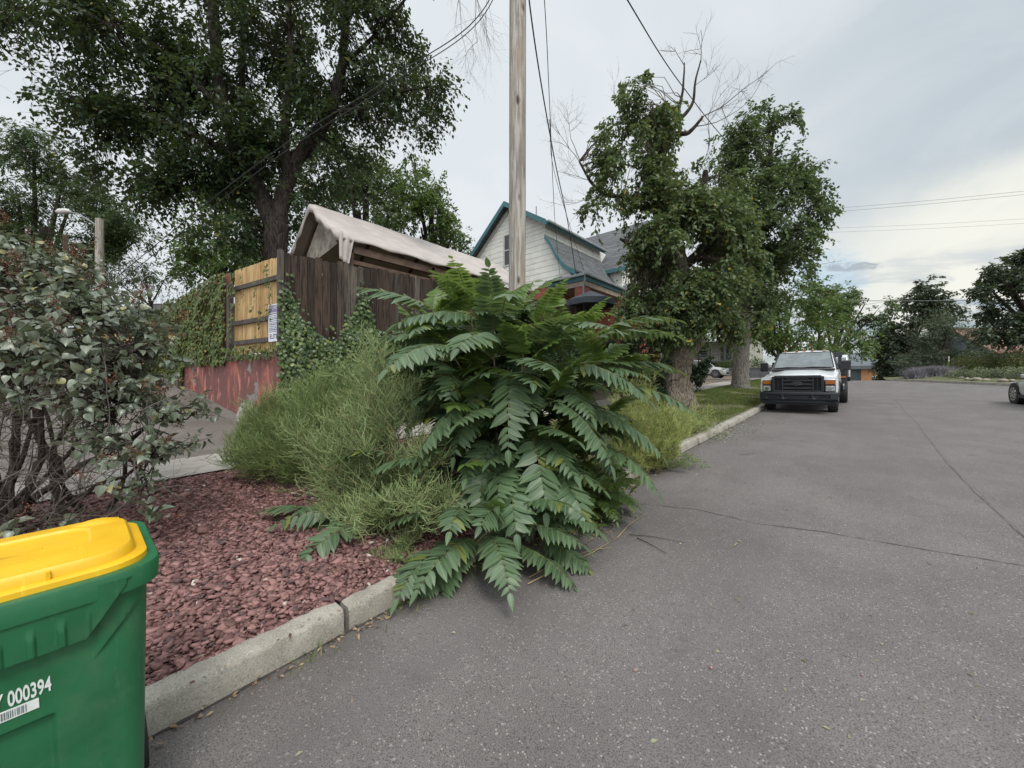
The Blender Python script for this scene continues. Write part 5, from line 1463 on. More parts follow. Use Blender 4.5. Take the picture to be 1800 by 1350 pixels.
# street sign in the corner garden
p = at(1667, 668, 27); zb = gard_h(p[0], p[1])
sg = empty('street_sign', (p[0], p[1], zb), label='small pale rectangular sign on a green post in the corner garden', cat='sign')
plain('sign_green', (0.10, 0.15, 0.05), (0.08, 0.12, 0.04))
m = MB(); m.box(-0.03, -0.02, -0.1, 0.03, 0.02, 1.35); m.build('post', MATS['sign_green'], sg)
m = MB(); m.box(-0.15, -0.035, 1.08, 0.15, -0.022, 1.42, 0.01); o = m.build('sign_plate', MATS['white_trim'], sg); o.rotation_euler = (0, 0, TH + 0.6)
o = text_mesh('sign_text', 'NO\nPARKING', 0.07, 'rust_roof', sg, (0, 0, 0), align='CENTER', sx=0.85)
o.parent = [c for c in sg.children if c.name.startswith('sign_plate')][0]; o.location = (0, -0.038, 1.29); o.rotation_euler = (math.radians(90), 0, 0)
# ------------------------------------------------------------------ plants: leaf shapes
def leafshape(us, hw, fold=0.06, droop=0.22, unit=None):
    V = []; UV = []; mx = max(hw)
    for u, h in zip(us, hw):
        z = -droop * u * u
        for q in (-1, 0, 1):
            V.append((u, q * h, z + (fold * abs(q) * h / mx))); UV.append((u, q * h / mx))
    F = []
    for i in range(len(us) - 1):
        a = i * 3; F += [(a, a + 3, a + 4, a + 1), (a + 1, a + 4, a + 5, a + 2)]
    return np.array(V), np.array(F), np.array(UV)
L_AIL = leafshape([0, 0.05, 0.16, 0.32, 0.52, 0.72, 0.88, 1.0], [0.014, 0.12, 0.188, 0.204, 0.184, 0.126, 0.054, 0.003], 0.035, 0.16)
L_LIL = leafshape([0, 0.02, 0.12, 0.30, 0.50, 0.70, 0.86, 1.0], [0.03, 0.24, 0.37, 0.42, 0.37, 0.25, 0.11, 0.004], 0.15, 0.32)
L_BIG = leafshape([0, 0.25, 0.6, 1.0], [0.03, 0.24, 0.20, 0.005], 0.06, 0.18)
L_SM = (np.array([(0, 0, 0), (0.45, 0.27, 0.05), (1, 0, -0.12), (0.45, -0.27, 0.05), (0.5, 0, -0.02)]), np.array([(0, 4, 2, 1), (0, 3, 2, 4)]))
L_IVY = (np.array([(0, 0, 0), (0.12, -0.42, -0.05), (0.55, -0.38, 0.0), (1, 0, -0.12), (0.55, 0.38, 0.0), (0.12, 0.42, -0.05), (0.42, 0, 0.07)]),
         np.array([(0, 1, 2, 6), (6, 2, 3, 4), (0, 6, 4, 5)]))
CR = np.array([CT, ST, 0.0]); CF = np.array([-ST, CT, 0.0]); CU = np.array([0, 0, 1.0])

def leaves(shape, P, D, N, size, wid=1.0, name=None, uvs=False):
    A = nrm(D); B = nrm(np.cross(N, A)); C = np.cross(A, B)
    s = np.broadcast_to(size, (len(P),))[:, None]
    V, F = inst(shape[0], shape[1], P, A * s, B * s * wid, C * s)
    return V, F
def sprays(P, D, r, nleaf, tlen, droop):
    """leaf seats along a twig at every P heading D"""
    n = len(P)
    t_ = (np.arange(nleaf) + 0.5) / nleaf
    side = nrm(np.cross(D, np.array([0, 0, 1.0])) + r.normal(0, 0.15, (n, 3)))
    L = tlen * r.uniform(0.6, 1.3, n)[:, None, None]
    pos = P[:, None] + D[:, None] * t_[None, :, None] * L - np.array([0, 0, 1.0]) * (droop * (t_ ** 2))[None, :, None] * L
    pos = pos + r.normal(0, 0.035 * tlen / 0.4, pos.shape)
    sg = np.where(np.arange(nleaf) % 2 == 0, 1.0, -1.0)[None, :, None]
    ld = D[:, None] * 0.6 + side[:, None] * sg * 0.9 + r.normal(0, 0.35, pos.shape); ld[..., 2] -= 0.35 + droop * 0.4
    up = np.zeros_like(ld); up[..., 2] = 1; up += r.normal(0, 0.45, pos.shape)
    return pos.reshape(-1, 3), ld.reshape(-1, 3), up.reshape(-1, 3), pos[:, [0, nleaf // 2, nleaf - 1]]
def barkmat(name, a, b, sc=1.0):
    t = NT(name)
    v = t.co(scale=(9 * sc, 9 * sc, 2.0 * sc))
    g = t.noise(1.6, 7, 0.7, vec=v, dist=1.2)
    vo = t.vor(1.3, 'DISTANCE_TO_EDGE', vec=t.co(scale=(7 * sc, 7 * sc, 1.8 * sc)))
    c = t.mix(t.rng(g, 0.35, 0.65), a, b)
    c = t.mix(t.math('MULTIPLY', t.rng(t.math('ADD', vo, t.math('MULTIPLY', t.math('SUBTRACT', g, 0.5), 0.35)), 0.09, -0.02), 0.85), c, tuple(x * 0.3 for x in a))
    t.bump(t.math('ADD', t.math('MULTIPLY', g, 1.6), t.math('MULTIPLY', t.rng(vo, 0.0, 0.25), 0.5)), 1.0, 0.04)
    return t.fin(c, 0.9, 0.2)
barkmat('bark', (0.14, 0.11, 0.085), (0.29, 0.245, 0.20)); barkmat('dark_bark', (0.036, 0.029, 0.026), (0.075, 0.060, 0.052)); barkmat('grey_bark', (0.20, 0.18, 0.155), (0.34, 0.31, 0.275), 1.3)
plain('dead_twig', (0.15, 0.125, 0.11), (0.11, 0.09, 0.08), rough=0.9); plain('green_stem', (0.10, 0.12, 0.05), (0.13, 0.10, 0.06), rough=0.6)
def px3(p): return at(p[0], p[1], p[2])
def branchy(p, d, L, r0, depth, r, out_, kids=3, spread=0.7, grav=0.0, curl=0.25):
    K = 6; pts = [np.array(p, float)]; dd = np.array(d, float); dd /= np.linalg.norm(dd)
    for k in range(K - 1):
        dd = dd + r.normal(0, curl / 2, 3); dd[2] += grav; dd /= np.linalg.norm(dd); pts.append(pts[-1] + dd * L / (K - 1))
    out_.append((np.array(pts), np.linspace(r0, r0 * 0.45, K)))
    if depth > 0:
        for q in range(kids):
            i = r.integers(1, K); nd = dd + r.normal(0, spread, 3); branchy(pts[i], nd, L * r.uniform(0.45, 0.75), r0 * 0.5, depth - 1, r, out_, kids, spread, grav, curl)
def twigs_mesh(out_, name, mat, parent, sides=4, offset=None):
    P = np.array([a for a, b in out_]); R = np.array([b for a, b in out_]); V, F = tubes(P, R, sides)
    return npmesh(name, V, F, MATS[mat], parent, smooth_=True, offset=offset)

def tree(name, label, group, limbs, lobes, leafm, lsize, nleaf=16, tlen=0.5, droop=0.5, bark='bark', seed=1, base=None, shape=L_SM, dead=None, wid=1.0, gap=0.0, twig=0.5, trunk_n=14, outw=0.8, knobby=0.0, thin=None):
    r = np.random.default_rng(seed)
    b = px3(limbs[0][0]) if base is None else np.array(base)
    root = empty(name, b, label=label, cat='tree', group=group)
    LP = []
    tm = MB(); bm_ = MB()
    for li, lb in enumerate(limbs):
        P = np.array([px3(q) for q in lb]); R = [q[3] for q in lb]
        # resample smoothly
        Q = []; RR = []
        for i in range(len(P) - 1):
            st = 8 if li == 0 else 5
            for k in range(st):
                f = k / st; a = P[max(i - 1, 0)]; c = P[i]; d = P[i + 1]; e = P[min(i + 2, len(P) - 1)]
                Q.append(0.5 * (2 * c + (-a + d) * f + (2 * a - 5 * c + 4 * d - e) * f * f + (-a + 3 * c - 3 * d + e) * f ** 3)); RR.append(R[i] + (R[i + 1] - R[i]) * f)
        Q.append(P[-1]); RR.append(R[-1])
        Q = [q + r.normal(0, RR[i] * (0.10 if li else 0.03), 3) * (i > 0) for i, q in enumerate(Q)]
        LP += [q for q in Q[len(Q) // 3 if li == 0 else 0:]]
        if li == 0:
            n = 26; secs = []
            for i, (q, rad) in enumerate(zip(Q, RR)):
                secs.append([tuple(q + np.array([math.cos(w_ * 2 * math.pi / n), math.sin(w_ * 2 * math.pi / n), 0]) * rad * (1 + (0.10 + knobby) * noise.noise(Vector((math.cos(w_ * 2 * math.pi / n) * 2.2, math.sin(w_ * 2 * math.pi / n) * 2.2, q[2] * 1.2 + seed))) + knobby * 0.9 * noise.noise(Vector((math.cos(w_ * 2 * math.pi / n) * 5, math.sin(w_ * 2 * math.pi / n) * 5, q[2] * 4.5 + seed))))) for w_ in range(n)])
            tm.loft(secs)
        else: bm_.tube(Q, RR, 8)
    tm.build('trunk', MATS[bark], root, smooth_=True, offset=b)
    if len(limbs) > 1: bm_.build('limbs', MATS['dark_bark'], root, smooth_=True, offset=b)
    LP = np.array(LP)
    allP = []; allD = []
    for (px, py, d, rx, ry, rz_, nt) in lobes:
        if thin: nt = max(8, int(nt * (thin[0] if py < thin[2] else thin[1])))
        c = px3((px, py, d)); k = d / 680.0
        u = nrm(r.normal(size=(nt * 3, 3))) * (r.uniform(0.10, 1, (nt * 3, 1)) ** 0.45)
        off = u[:, 0:1] * CR * rx * k + u[:, 1:2] * CF * rz_ + u[:, 2:3] * CU * ry * k
        P = c + off
        fq = 8.5 / (lsize * 60)
        nz = np.array([noise.noise(Vector(q * fq * 0.8) + Vector((seed, 0, 0))) + 0.7 * noise.noise(Vector(q * fq * 1.9)) for q in P])
        keep = np.argsort(-(nz + r.normal(0, 0.06, len(nz))))[:nt]
        P = P[keep]; D = nrm(nrm(off[keep]) * outw + r.normal(0, 0.55, (nt, 3)) + np.array([0, 0, -0.15]))
        allP.append(P); allD.append(D)
    P = np.concatenate(allP); D = np.concatenate(allD)
    pos, ld, up_, ends = sprays(P, D, r, nleaf, tlen, droop)
    V, F = leaves(shape, pos, ld, up_, lsize * r.uniform(0.65, 1.2, len(pos)), wid)
    npmesh('crown', V, F, MATS[leafm], root, offset=b)
    # twigs joining the sprays to the limbs
    m = r.uniform(size=len(P)) < twig
    Pt, Et = P[m], ends[m]
    if len(Pt):
        idx = np.array([np.argmin(((LP - q) ** 2).sum(1) + r.uniform(0, 1.0)) for q in Pt]); S = LP[idx]
        mid = S * 0.5 + Pt * 0.5 + r.normal(0, 0.10, Pt.shape) + np.array([0, 0, 0.12]); q1 = S * 0.8 + Pt * 0.2 + r.normal(0, 0.05, Pt.shape)
        path = np.stack([S, q1, mid, Pt, Et[:, 1], Et[:, 2]], 1)
        ln = np.linalg.norm(Pt - S, axis=1)[:, None]
        R = np.array([1.0, 0.8, 0.6, 0.4, 0.28, 0.15])[None] * (0.008 + 0.006 * ln)
        V, F = tubes(path, R, 3); npmesh('twigs', V, F, MATS[bark], root, offset=b)
    if dead:
        for (p, d, L, r0, dep) in dead:
            out_ = []; branchy(px3(p), CR * d[0] + CF * d[1] + CU * d[2], L, r0 * 0.8, dep, r, out_, 4, 0.55, d[3] if len(d) > 3 else 0.02, 0.22)
            twigs_mesh(out_, 'dead_branch', 'dead_twig', root, 4, b)
    return root
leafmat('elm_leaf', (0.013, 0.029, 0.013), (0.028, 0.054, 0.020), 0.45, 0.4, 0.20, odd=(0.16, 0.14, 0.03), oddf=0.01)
leafmat('elder_leaf', (0.052, 0.082, 0.036), (0.112, 0.155, 0.062), 0.5, 0.4, 0.28, odd=(0.34, 0.26, 0.05), oddf=0.025)
leafmat('maple_leaf', (0.044, 0.074, 0.032), (0.094, 0.136, 0.054), 0.5, 0.4, 0.25)
leafmat('dark_leaf', (0.030, 0.044, 0.028), (0.058, 0.076, 0.044), 0.5, 0.35, 0.15)
leafmat('bright_leaf', (0.050, 0.095, 0.026), (0.105, 0.165, 0.045), 0.5, 0.35, 0.28, odd=(0.20, 0.10, 0.04), oddf=0.03)
leafmat('evergreen_leaf', (0.012, 0.030, 0.014), (0.028, 0.055, 0.022), 0.5, 0.4, 0.08)
leafmat('olive_leaf', (0.052, 0.070, 0.050), (0.085, 0.108, 0.075), 0.6, 0.3, 0.15)
leafmat('locust_leaf', (0.020, 0.042, 0.018), (0.045, 0.078, 0.028), 0.5, 0.35, 0.22, odd=(0.22, 0.15, 0.04), oddf=0.01)

# --- the big dark tree over the yard
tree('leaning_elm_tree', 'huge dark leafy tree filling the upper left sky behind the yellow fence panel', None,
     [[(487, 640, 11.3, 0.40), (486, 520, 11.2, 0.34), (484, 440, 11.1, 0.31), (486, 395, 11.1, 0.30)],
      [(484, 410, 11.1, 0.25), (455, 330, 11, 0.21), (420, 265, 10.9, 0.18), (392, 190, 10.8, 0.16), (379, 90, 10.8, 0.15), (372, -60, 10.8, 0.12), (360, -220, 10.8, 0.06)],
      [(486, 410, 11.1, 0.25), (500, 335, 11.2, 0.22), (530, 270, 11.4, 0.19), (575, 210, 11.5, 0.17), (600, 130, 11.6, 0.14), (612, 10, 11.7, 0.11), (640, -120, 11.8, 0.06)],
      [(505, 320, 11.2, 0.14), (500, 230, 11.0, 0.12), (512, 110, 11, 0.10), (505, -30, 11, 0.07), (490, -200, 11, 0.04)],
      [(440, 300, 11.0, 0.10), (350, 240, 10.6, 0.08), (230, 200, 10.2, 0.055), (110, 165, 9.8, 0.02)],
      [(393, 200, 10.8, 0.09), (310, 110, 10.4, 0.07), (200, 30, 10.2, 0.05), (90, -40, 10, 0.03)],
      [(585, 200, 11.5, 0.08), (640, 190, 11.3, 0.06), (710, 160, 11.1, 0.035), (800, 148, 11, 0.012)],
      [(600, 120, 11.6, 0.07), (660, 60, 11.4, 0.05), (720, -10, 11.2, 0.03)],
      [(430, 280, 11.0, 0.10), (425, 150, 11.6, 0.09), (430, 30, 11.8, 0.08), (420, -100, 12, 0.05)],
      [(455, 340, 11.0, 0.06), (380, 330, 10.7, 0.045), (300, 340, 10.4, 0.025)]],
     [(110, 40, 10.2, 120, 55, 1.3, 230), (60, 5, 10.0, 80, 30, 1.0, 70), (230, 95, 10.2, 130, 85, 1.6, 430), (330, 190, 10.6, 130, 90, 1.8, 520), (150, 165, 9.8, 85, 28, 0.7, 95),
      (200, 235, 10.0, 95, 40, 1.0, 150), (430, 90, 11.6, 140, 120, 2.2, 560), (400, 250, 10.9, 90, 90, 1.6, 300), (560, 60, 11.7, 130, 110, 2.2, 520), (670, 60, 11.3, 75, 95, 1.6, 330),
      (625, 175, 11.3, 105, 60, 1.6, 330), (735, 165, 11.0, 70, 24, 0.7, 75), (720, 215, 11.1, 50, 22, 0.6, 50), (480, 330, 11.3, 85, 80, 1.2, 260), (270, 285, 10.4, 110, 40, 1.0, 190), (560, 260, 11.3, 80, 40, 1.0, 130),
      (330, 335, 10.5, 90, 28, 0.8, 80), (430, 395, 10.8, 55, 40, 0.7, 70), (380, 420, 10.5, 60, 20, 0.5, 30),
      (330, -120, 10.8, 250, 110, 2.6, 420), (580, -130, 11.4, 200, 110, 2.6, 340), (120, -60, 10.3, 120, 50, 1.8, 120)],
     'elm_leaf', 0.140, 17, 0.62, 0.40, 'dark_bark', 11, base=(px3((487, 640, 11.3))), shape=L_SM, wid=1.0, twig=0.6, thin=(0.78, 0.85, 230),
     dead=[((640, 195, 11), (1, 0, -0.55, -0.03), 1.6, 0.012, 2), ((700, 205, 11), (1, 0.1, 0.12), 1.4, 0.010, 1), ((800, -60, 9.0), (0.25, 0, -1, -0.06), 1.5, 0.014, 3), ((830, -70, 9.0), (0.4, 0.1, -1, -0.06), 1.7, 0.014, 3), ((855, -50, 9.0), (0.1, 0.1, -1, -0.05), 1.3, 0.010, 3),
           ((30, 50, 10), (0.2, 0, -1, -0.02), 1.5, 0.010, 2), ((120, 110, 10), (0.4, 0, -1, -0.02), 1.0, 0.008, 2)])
# --- the knobbly street tree with the dead top
b1 = (-4.55, 13.3, gz(-4.5, 13.3))
tree('box_elder_tree', 'street tree with thick knobbly trunk and bare dead branches at its top', 'street trees along the verge',
     [[(1196, 735, 12.9, 0.82), (1188, 705, 12.9, 0.66), (1184, 670, 12.9, 0.52), (1190, 630, 12.9, 0.50), (1200, 590, 12.9, 0.60), (1198, 520, 12.9, 0.46), (1180, 430, 12.9, 0.34)],
      [(1185, 440, 12.9, 0.30), (1150, 340, 12.8, 0.20), (1165, 270, 12.8, 0.16), (1188, 212, 12.8, 0.13)],
      [(1188, 215, 12.8, 0.07), (1200, 160, 12.8, 0.04), (1203, 110, 12.8, 0.018)], [(1190, 215, 12.8, 0.07), (1216, 185, 12.8, 0.05), (1222, 145, 12.8, 0.035), (1232, 105, 12.8, 0.018)],
      [(1185, 235, 12.8, 0.08), (1212, 232, 12.7, 0.07), (1235, 205, 12.6, 0.04)],
      [(1195, 420, 12.9, 0.18), (1235, 330, 13, 0.12), (1240, 300, 13, 0.08)], [(1150, 345, 12.8, 0.10), (1060, 340, 12.5, 0.06), (1018, 283, 12.4, 0.03)],
      [(1200, 470, 12.9, 0.18), (1255, 420, 12.8, 0.12), (1285, 380, 12.6, 0.06)], [(1190, 480, 12.9, 0.15), (1130, 440, 12.5, 0.10), (1090, 420, 12.2, 0.04)]],
     [(1118, 165, 12.6, 32, 28, 0.5, 50), (1165, 185, 12.6, 30, 20, 0.5, 34), (1120, 215, 12.6, 55, 40, 0.9, 110), (1105, 255, 12.5, 55, 45, 0.9, 110), (1150, 240, 12.8, 45, 40, 0.8, 70), (1098, 315, 12.4, 52, 45, 0.9, 105), (1135, 320, 12.6, 55, 45, 0.9, 90),
      (1050, 365, 12.4, 26, 22, 0.4, 22), (1220, 315, 13, 55, 30, 0.8, 60), (1168, 385, 12.4, 70, 55, 1.1, 220), (1190, 440, 12.2, 80, 65, 1.2, 290), (1240, 400, 12.3, 75, 60, 1.1, 240), (1160, 465, 12.3, 52, 60, 1.0, 180), (1230, 500, 12.2, 75, 65, 1.2, 280), (1178, 545, 12.3, 62, 40, 1.0, 180), (1265, 560, 12.8, 45, 40, 0.8, 80), (1145, 515, 12.3, 42, 40, 0.8, 100), (1215, 560, 12.2, 50, 30, 0.7, 80), (1260, 330, 13, 45, 30, 0.8, 60), (1215, 365, 13, 50, 30, 0.8, 80), (1290, 470, 12.9, 45, 50, 0.9, 130), (1285, 410, 13, 35, 40, 0.8, 80), (1110, 560, 12.2, 30, 26, 0.6, 50), (1300, 545, 12.9, 34, 36, 0.8, 80), (1200, 585, 12.1, 60, 20, 0.6, 70)],
     'elder_leaf', 0.165, 18, 0.45, 0.7, 'bark', 23, base=b1, twig=0.6, knobby=0.22, thin=(0.78, 1.0, 390),
     dead=[((1203, 115, 12.8), (-0.15, 0, 1), 0.9, 0.018, 2), ((1232, 110, 12.8), (0.15, 0, 1), 1.3, 0.020, 2), ((1222, 150, 12.8), (0.5, 0, 0.5), 1.0, 0.014, 2), ((1235, 205, 12.6), (1, 0, 0.6), 1.6, 0.026, 3), ((1225, 222, 12.7), (1, 0.1, 0.15), 1.6, 0.022, 3), ((1230, 300, 13), (0.5, 0.1, 1), 1.7, 0.02, 3),
           ((1018, 283, 12.4), (-0.6, 0, 0.6), 1.2, 0.018, 3), ((1020, 283, 12.4), (-0.3, 0, 1), 1.4, 0.018, 3), ((1045, 320, 12.4), (-1, 0, 0.3), 1.3, 0.014, 3), ((1090, 200, 12.5), (-0.3, 0, 1), 0.8, 0.010, 2), ((1050, 340, 12.4), (-0.7, 0.1, -0.2), 1.2, 0.014, 3), ((1060, 390, 12.3), (-1, 0, 0.2), 1.0, 0.012, 2)])
# --- second street tree
tree('maple_tree', 'second street tree, pale furrowed trunk, crown spreading over the white pickup truck', 'street trees along the verge',
     [[(1303, 692, 21.8, 0.70), (1302, 680, 21.8, 0.50), (1302, 640, 21.8, 0.40), (1305, 580, 21.8, 0.38), (1310, 520, 21.5, 0.34), (1318, 460, 21.2, 0.28)],
      [(1318, 470, 21.2, 0.25), (1345, 380, 20.5, 0.2), (1350, 300, 20, 0.13), (1360, 230, 20, 0.07)], [(1316, 480, 21.2, 0.22), (1380, 420, 20, 0.15), (1420, 380, 19.3, 0.07)], [(1318, 470, 21.2, 0.2), (1300, 380, 21, 0.12), (1290, 300, 21, 0.07)], [(1345, 380, 20.5, 0.10), (1385, 320, 20, 0.07), (1405, 270, 19.7, 0.04)]],
     [(1282, 300, 20.5, 40, 36, 1.4, 90), (1270, 350, 20.5, 36, 36, 1.4, 90), (1395, 335, 19.3, 34, 30, 1.2, 80), (1336, 215, 20, 45, 26, 1.2, 90), (1376, 212, 19.8, 28, 18, 0.8, 36), (1300, 250, 20.5, 50, 35, 1.4, 110), (1331, 265, 20, 55, 35, 1.5, 130), (1386, 285, 19.5, 48, 40, 1.4, 150), (1411, 300, 19.5, 22, 22, 0.7, 30), (1300, 325, 20, 60, 45, 1.8, 170), (1346, 350, 19.4, 60, 45, 1.8, 180), (1406, 375, 19, 45, 32, 1.3, 110), (1320, 400, 19.3, 70, 50, 2.0, 230), (1371, 415, 19, 60, 40, 1.7, 190), (1310, 465, 19.5, 65, 40, 2.0, 200), (1356, 470, 19.3, 60, 35, 1.7, 140), (1401, 445, 19, 30, 40, 0.8, 50), (1300, 525, 20.5, 55, 35, 1.5, 110), (1341, 510, 20.5, 45, 30, 1.4, 70)],
     'maple_leaf', 0.20, 18, 0.62, 0.5, 'grey_bark', 31, twig=0.5, knobby=0.08, thin=(0.72, 0.95, 340), base=px3((1303, 686, 21.8)),
     dead=[((1440, 465, 19.5), (1, 0, 0.2), 1.1, 0.012, 2), ((1385, 330, 19.5), (1, 0, -0.3), 1.2, 0.012, 2)])
# --- further street and background trees: (name, label, group, lobes..., trunk)
def bgtree(name, label, px, py0, d, tr_r, lobes, leafm, ls, seed, group=None, nl=16, tl=0.8, bark='dark_bark', droop=0.3, wid=1.0, shape=L_SM, twig=0.15):
    ztop = min(l[1] for l in lobes); c = sum(l[0] for l in lobes) / len(lobes)
    g = px3((px, py0, d))
    L0 = [(px, py0 + 8, d, tr_r * 1.3), (px, py0 - 0.25 * (py0 - ztop), d, tr_r), (0.5 * px + 0.5 * c, ztop + 0.35 * (py0 - ztop), d, tr_r * 0.5)]
    limbs = [L0] + [[(L0[1][0], L0[1][1], d, tr_r * 0.6), ((L0[1][0] + l[0]) / 2, (L0[1][1] + l[1]) / 2, (d + l[2]) / 2, tr_r * 0.4), (l[0], l[1], l[2], tr_r * 0.15)] for l in lobes]
    return tree(name, label, group, limbs, lobes, leafm, ls, nl, tl, droop, bark, seed, base=g, wid=wid, shape=shape, twig=twig)
G = 'trees further up the street'
bgtree('street_tree', 'bright green street tree with browning leaves behind the pickup truck cab', 1372, 672, 29, 0.22, [(1370, 560, 28.5, 60, 45, 2.4, 190), (1330, 590, 28.5, 40, 35, 2.0, 100), (1395, 520, 28.5, 50, 35, 2.0, 110), (1410, 590, 28.5, 45, 40, 2.0, 120), (1350, 530, 29, 45, 30, 2, 80)], 'bright_leaf', 0.26, 41, G)
bgtree('street_tree', 'pale green rounded street tree above the black flatbed', 1440, 672, 38, 0.28, [(1450, 590, 38, 50, 45, 3, 170), (1485, 600, 38, 38, 38, 2.6, 110), (1440, 545, 38, 42, 30, 2.6, 90), (1415, 610, 38, 30, 40, 2.4, 80)], 'bright_leaf', 0.30, 42, G)
bgtree('street_tree', 'tall dark green street tree with ragged outline beyond the pale one', 1462, 668, 52, 0.35, [(1480, 530, 52, 40, 28, 4, 110), (1520, 535, 51, 42, 28, 3.6, 110), (1540, 548, 51, 22, 20, 2, 34), (1500, 570, 52, 38, 30, 3.5, 110), (1495, 605, 52, 22, 20, 2.6, 40), (1450, 525, 52, 35, 24, 3.5, 70), (1530, 590, 51, 16, 14, 1.6, 18)], 'maple_leaf', 0.36, 43, G, tl=1.0)
bgtree('dark_tree', 'tall dark tree with purplish lower leaves left of the conifer', 1598, 668, 50, 0.35, [(1630, 522, 50, 26, 22, 2.6, 120), (1628, 555, 50, 38, 26, 3, 200), (1602, 590, 50, 40, 30, 3.4, 260), (1590, 620, 50, 30, 30, 3, 240), (1597, 650, 50, 32, 20, 3, 200), (1622, 610, 50, 40, 40, 3, 260), (1576, 645, 49, 16, 20, 2, 80), (1630, 500, 50, 10, 10, 1.4, 24)], 'dark_leaf', 0.42, 44, tl=1.0)
bgtree('olive_tree', 'bushy grey green tree behind the small street sign', 1655, 668, 40, 0.2, [(1655, 608, 40, 52, 46, 3, 560), (1680, 580, 40, 24, 26, 2, 120), (1640, 645, 40, 60, 26, 3, 420), (1690, 625, 40, 28, 38, 2.4, 240), (1665, 570, 40, 10, 16, 1, 26)], 'olive_leaf', 0.26, 45, tl=0.9, wid=0.6, droop=-0.4)
bgtree('dark_tree', 'large dark tree whose boughs enter at the right edge above the garden', 1850, 668, 28, 0.35, [(1830, 470, 28, 60, 35, 2.4, 260), (1775, 500, 27.5, 42, 20, 1.5, 150), (1745, 512, 27.5, 26, 12, 1, 46), (1790, 545, 27.5, 54, 24, 1.8, 230), (1780, 585, 27.3, 54, 16, 1.6, 170), (1740, 588, 27.3, 26, 11, 0.9, 56), (1840, 540, 28, 60, 60, 3, 300), (1800, 465, 28, 28, 22, 1.4, 90), (1750, 478, 27.7, 20, 9, 0.8, 26), (1910, 500, 28, 80, 90, 3, 260)], 'dark_leaf', 0.26, 46, tl=0.6)
GB = 'trees behind the fences on the left'
bgtree('locust_tree', 'feathery dark locust tree at the far left behind the street light', 60, 640, 19, 0.28, [(60, 270, 19, 80, 34, 2, 150), (110, 310, 19, 70, 30, 2, 120), (30, 340, 19, 80, 50, 2, 210), (120, 370, 19, 90, 40, 2.2, 220), (200, 400, 19, 60, 40, 1.8, 130), (60, 430, 19, 110, 50, 2.4, 300), (190, 460, 19, 70, 40, 2, 180), (-60, 360, 19, 80, 120, 2.5, 260), (0, 500, 19, 150, 45, 2.4, 220), (230, 430, 19.4, 40, 30, 1, 50)], 'locust_leaf', 0.20, 51, GB, 26, 0.75, wid=0.6)
bgtree('green_tree', 'fresh green tree filling the gap between the street light and the big trunk', 392, 560, 21, 0.24, [(390, 390, 21, 60, 45, 2.2, 190), (440, 420, 21, 50, 45, 2, 150), (365, 440, 21, 50, 35, 2, 130), (400, 345, 21, 45, 22, 1.6, 60), (340, 470, 21, 45, 25, 1.6, 70), (440, 470, 21, 60, 35, 2, 140)], 'bright_leaf', 0.20, 52, GB, 18, 0.7)
bgtree('green_tree', 'dense green tree rising directly behind the canopy roof', 640, 560, 22, 0.28, [(560, 310, 22, 60, 60, 2.6, 230), (610, 290, 22, 50, 45, 2.4, 170), (640, 340, 22, 60, 60, 2.6, 260), (560, 380, 22, 70, 50, 2.6, 200), (690, 390, 22, 70, 45, 2.6, 220), (650, 270, 22.4, 22, 22, 1, 30)], 'maple_leaf', 0.20, 53, GB, 18, 0.7)
bgtree('green_tree', 'rounded green tree between the canopy and the white gable', 760, 560, 23, 0.26, [(735, 330, 23, 45, 40, 2, 170), (770, 370, 23, 40, 35, 2, 150), (740, 400, 23, 60, 40, 2.2, 190), (800, 405, 23, 32, 24, 1.6, 80), (822, 428, 23, 16, 18, 1, 28), (728, 285, 23, 16, 20, 0.9, 22), (700, 430, 23, 70, 40, 2, 150)], 'bright_leaf', 0.19, 54, GB, 18, 0.65)
bgtree('dark_shrub_tree', 'dark clipped evergreen between the two street trees', 1228, 672, 19.5, 0.1, [(1228, 628, 19.5, 18, 34, 0.5, 420), (1226, 650, 19.5, 17, 18, 0.5, 200)], 'evergreen_leaf', 0.11, 55, None, 16, 0.2, twig=0.1)
bgtree('shrub', 'low scrubby trees and twigs behind the lilac below the bright gap', 265, 560, 15, 0.06, [(250, 470, 15, 50, 28, 1, 50), (290, 490, 15, 40, 22, 1, 34), (210, 500, 15, 60, 30, 1.2, 70)], 'locust_leaf', 0.10, 56, None, 16, 0.5, wid=0.6)

bgtree('hedge_shrub', 'dark green hedge bush left of the knobbly trunk in front of the brick porch', 1135, 715, 12.6, 0.06, [(1130, 625, 12.6, 42, 55, 0.7, 420), (1105, 650, 12.4, 40, 40, 0.7, 300), (1090, 610, 12.8, 30, 40, 0.6, 160), (1150, 660, 12.6, 28, 40, 0.6, 200), (1060, 640, 12.6, 40, 45, 0.7, 240)], 'evergreen_leaf', 0.085, 57, None, 16, 0.22, twig=0.1)
bgtree('hedge_shrub', 'dark hedge bush half hidden behind the big clump below the patio umbrella', 1000, 700, 12.0, 0.06, [(1000, 640, 12.0, 50, 50, 0.7, 300), (950, 650, 12, 40, 50, 0.7, 220)], 'evergreen_leaf', 0.085, 58, None, 16, 0.22, twig=0.1)
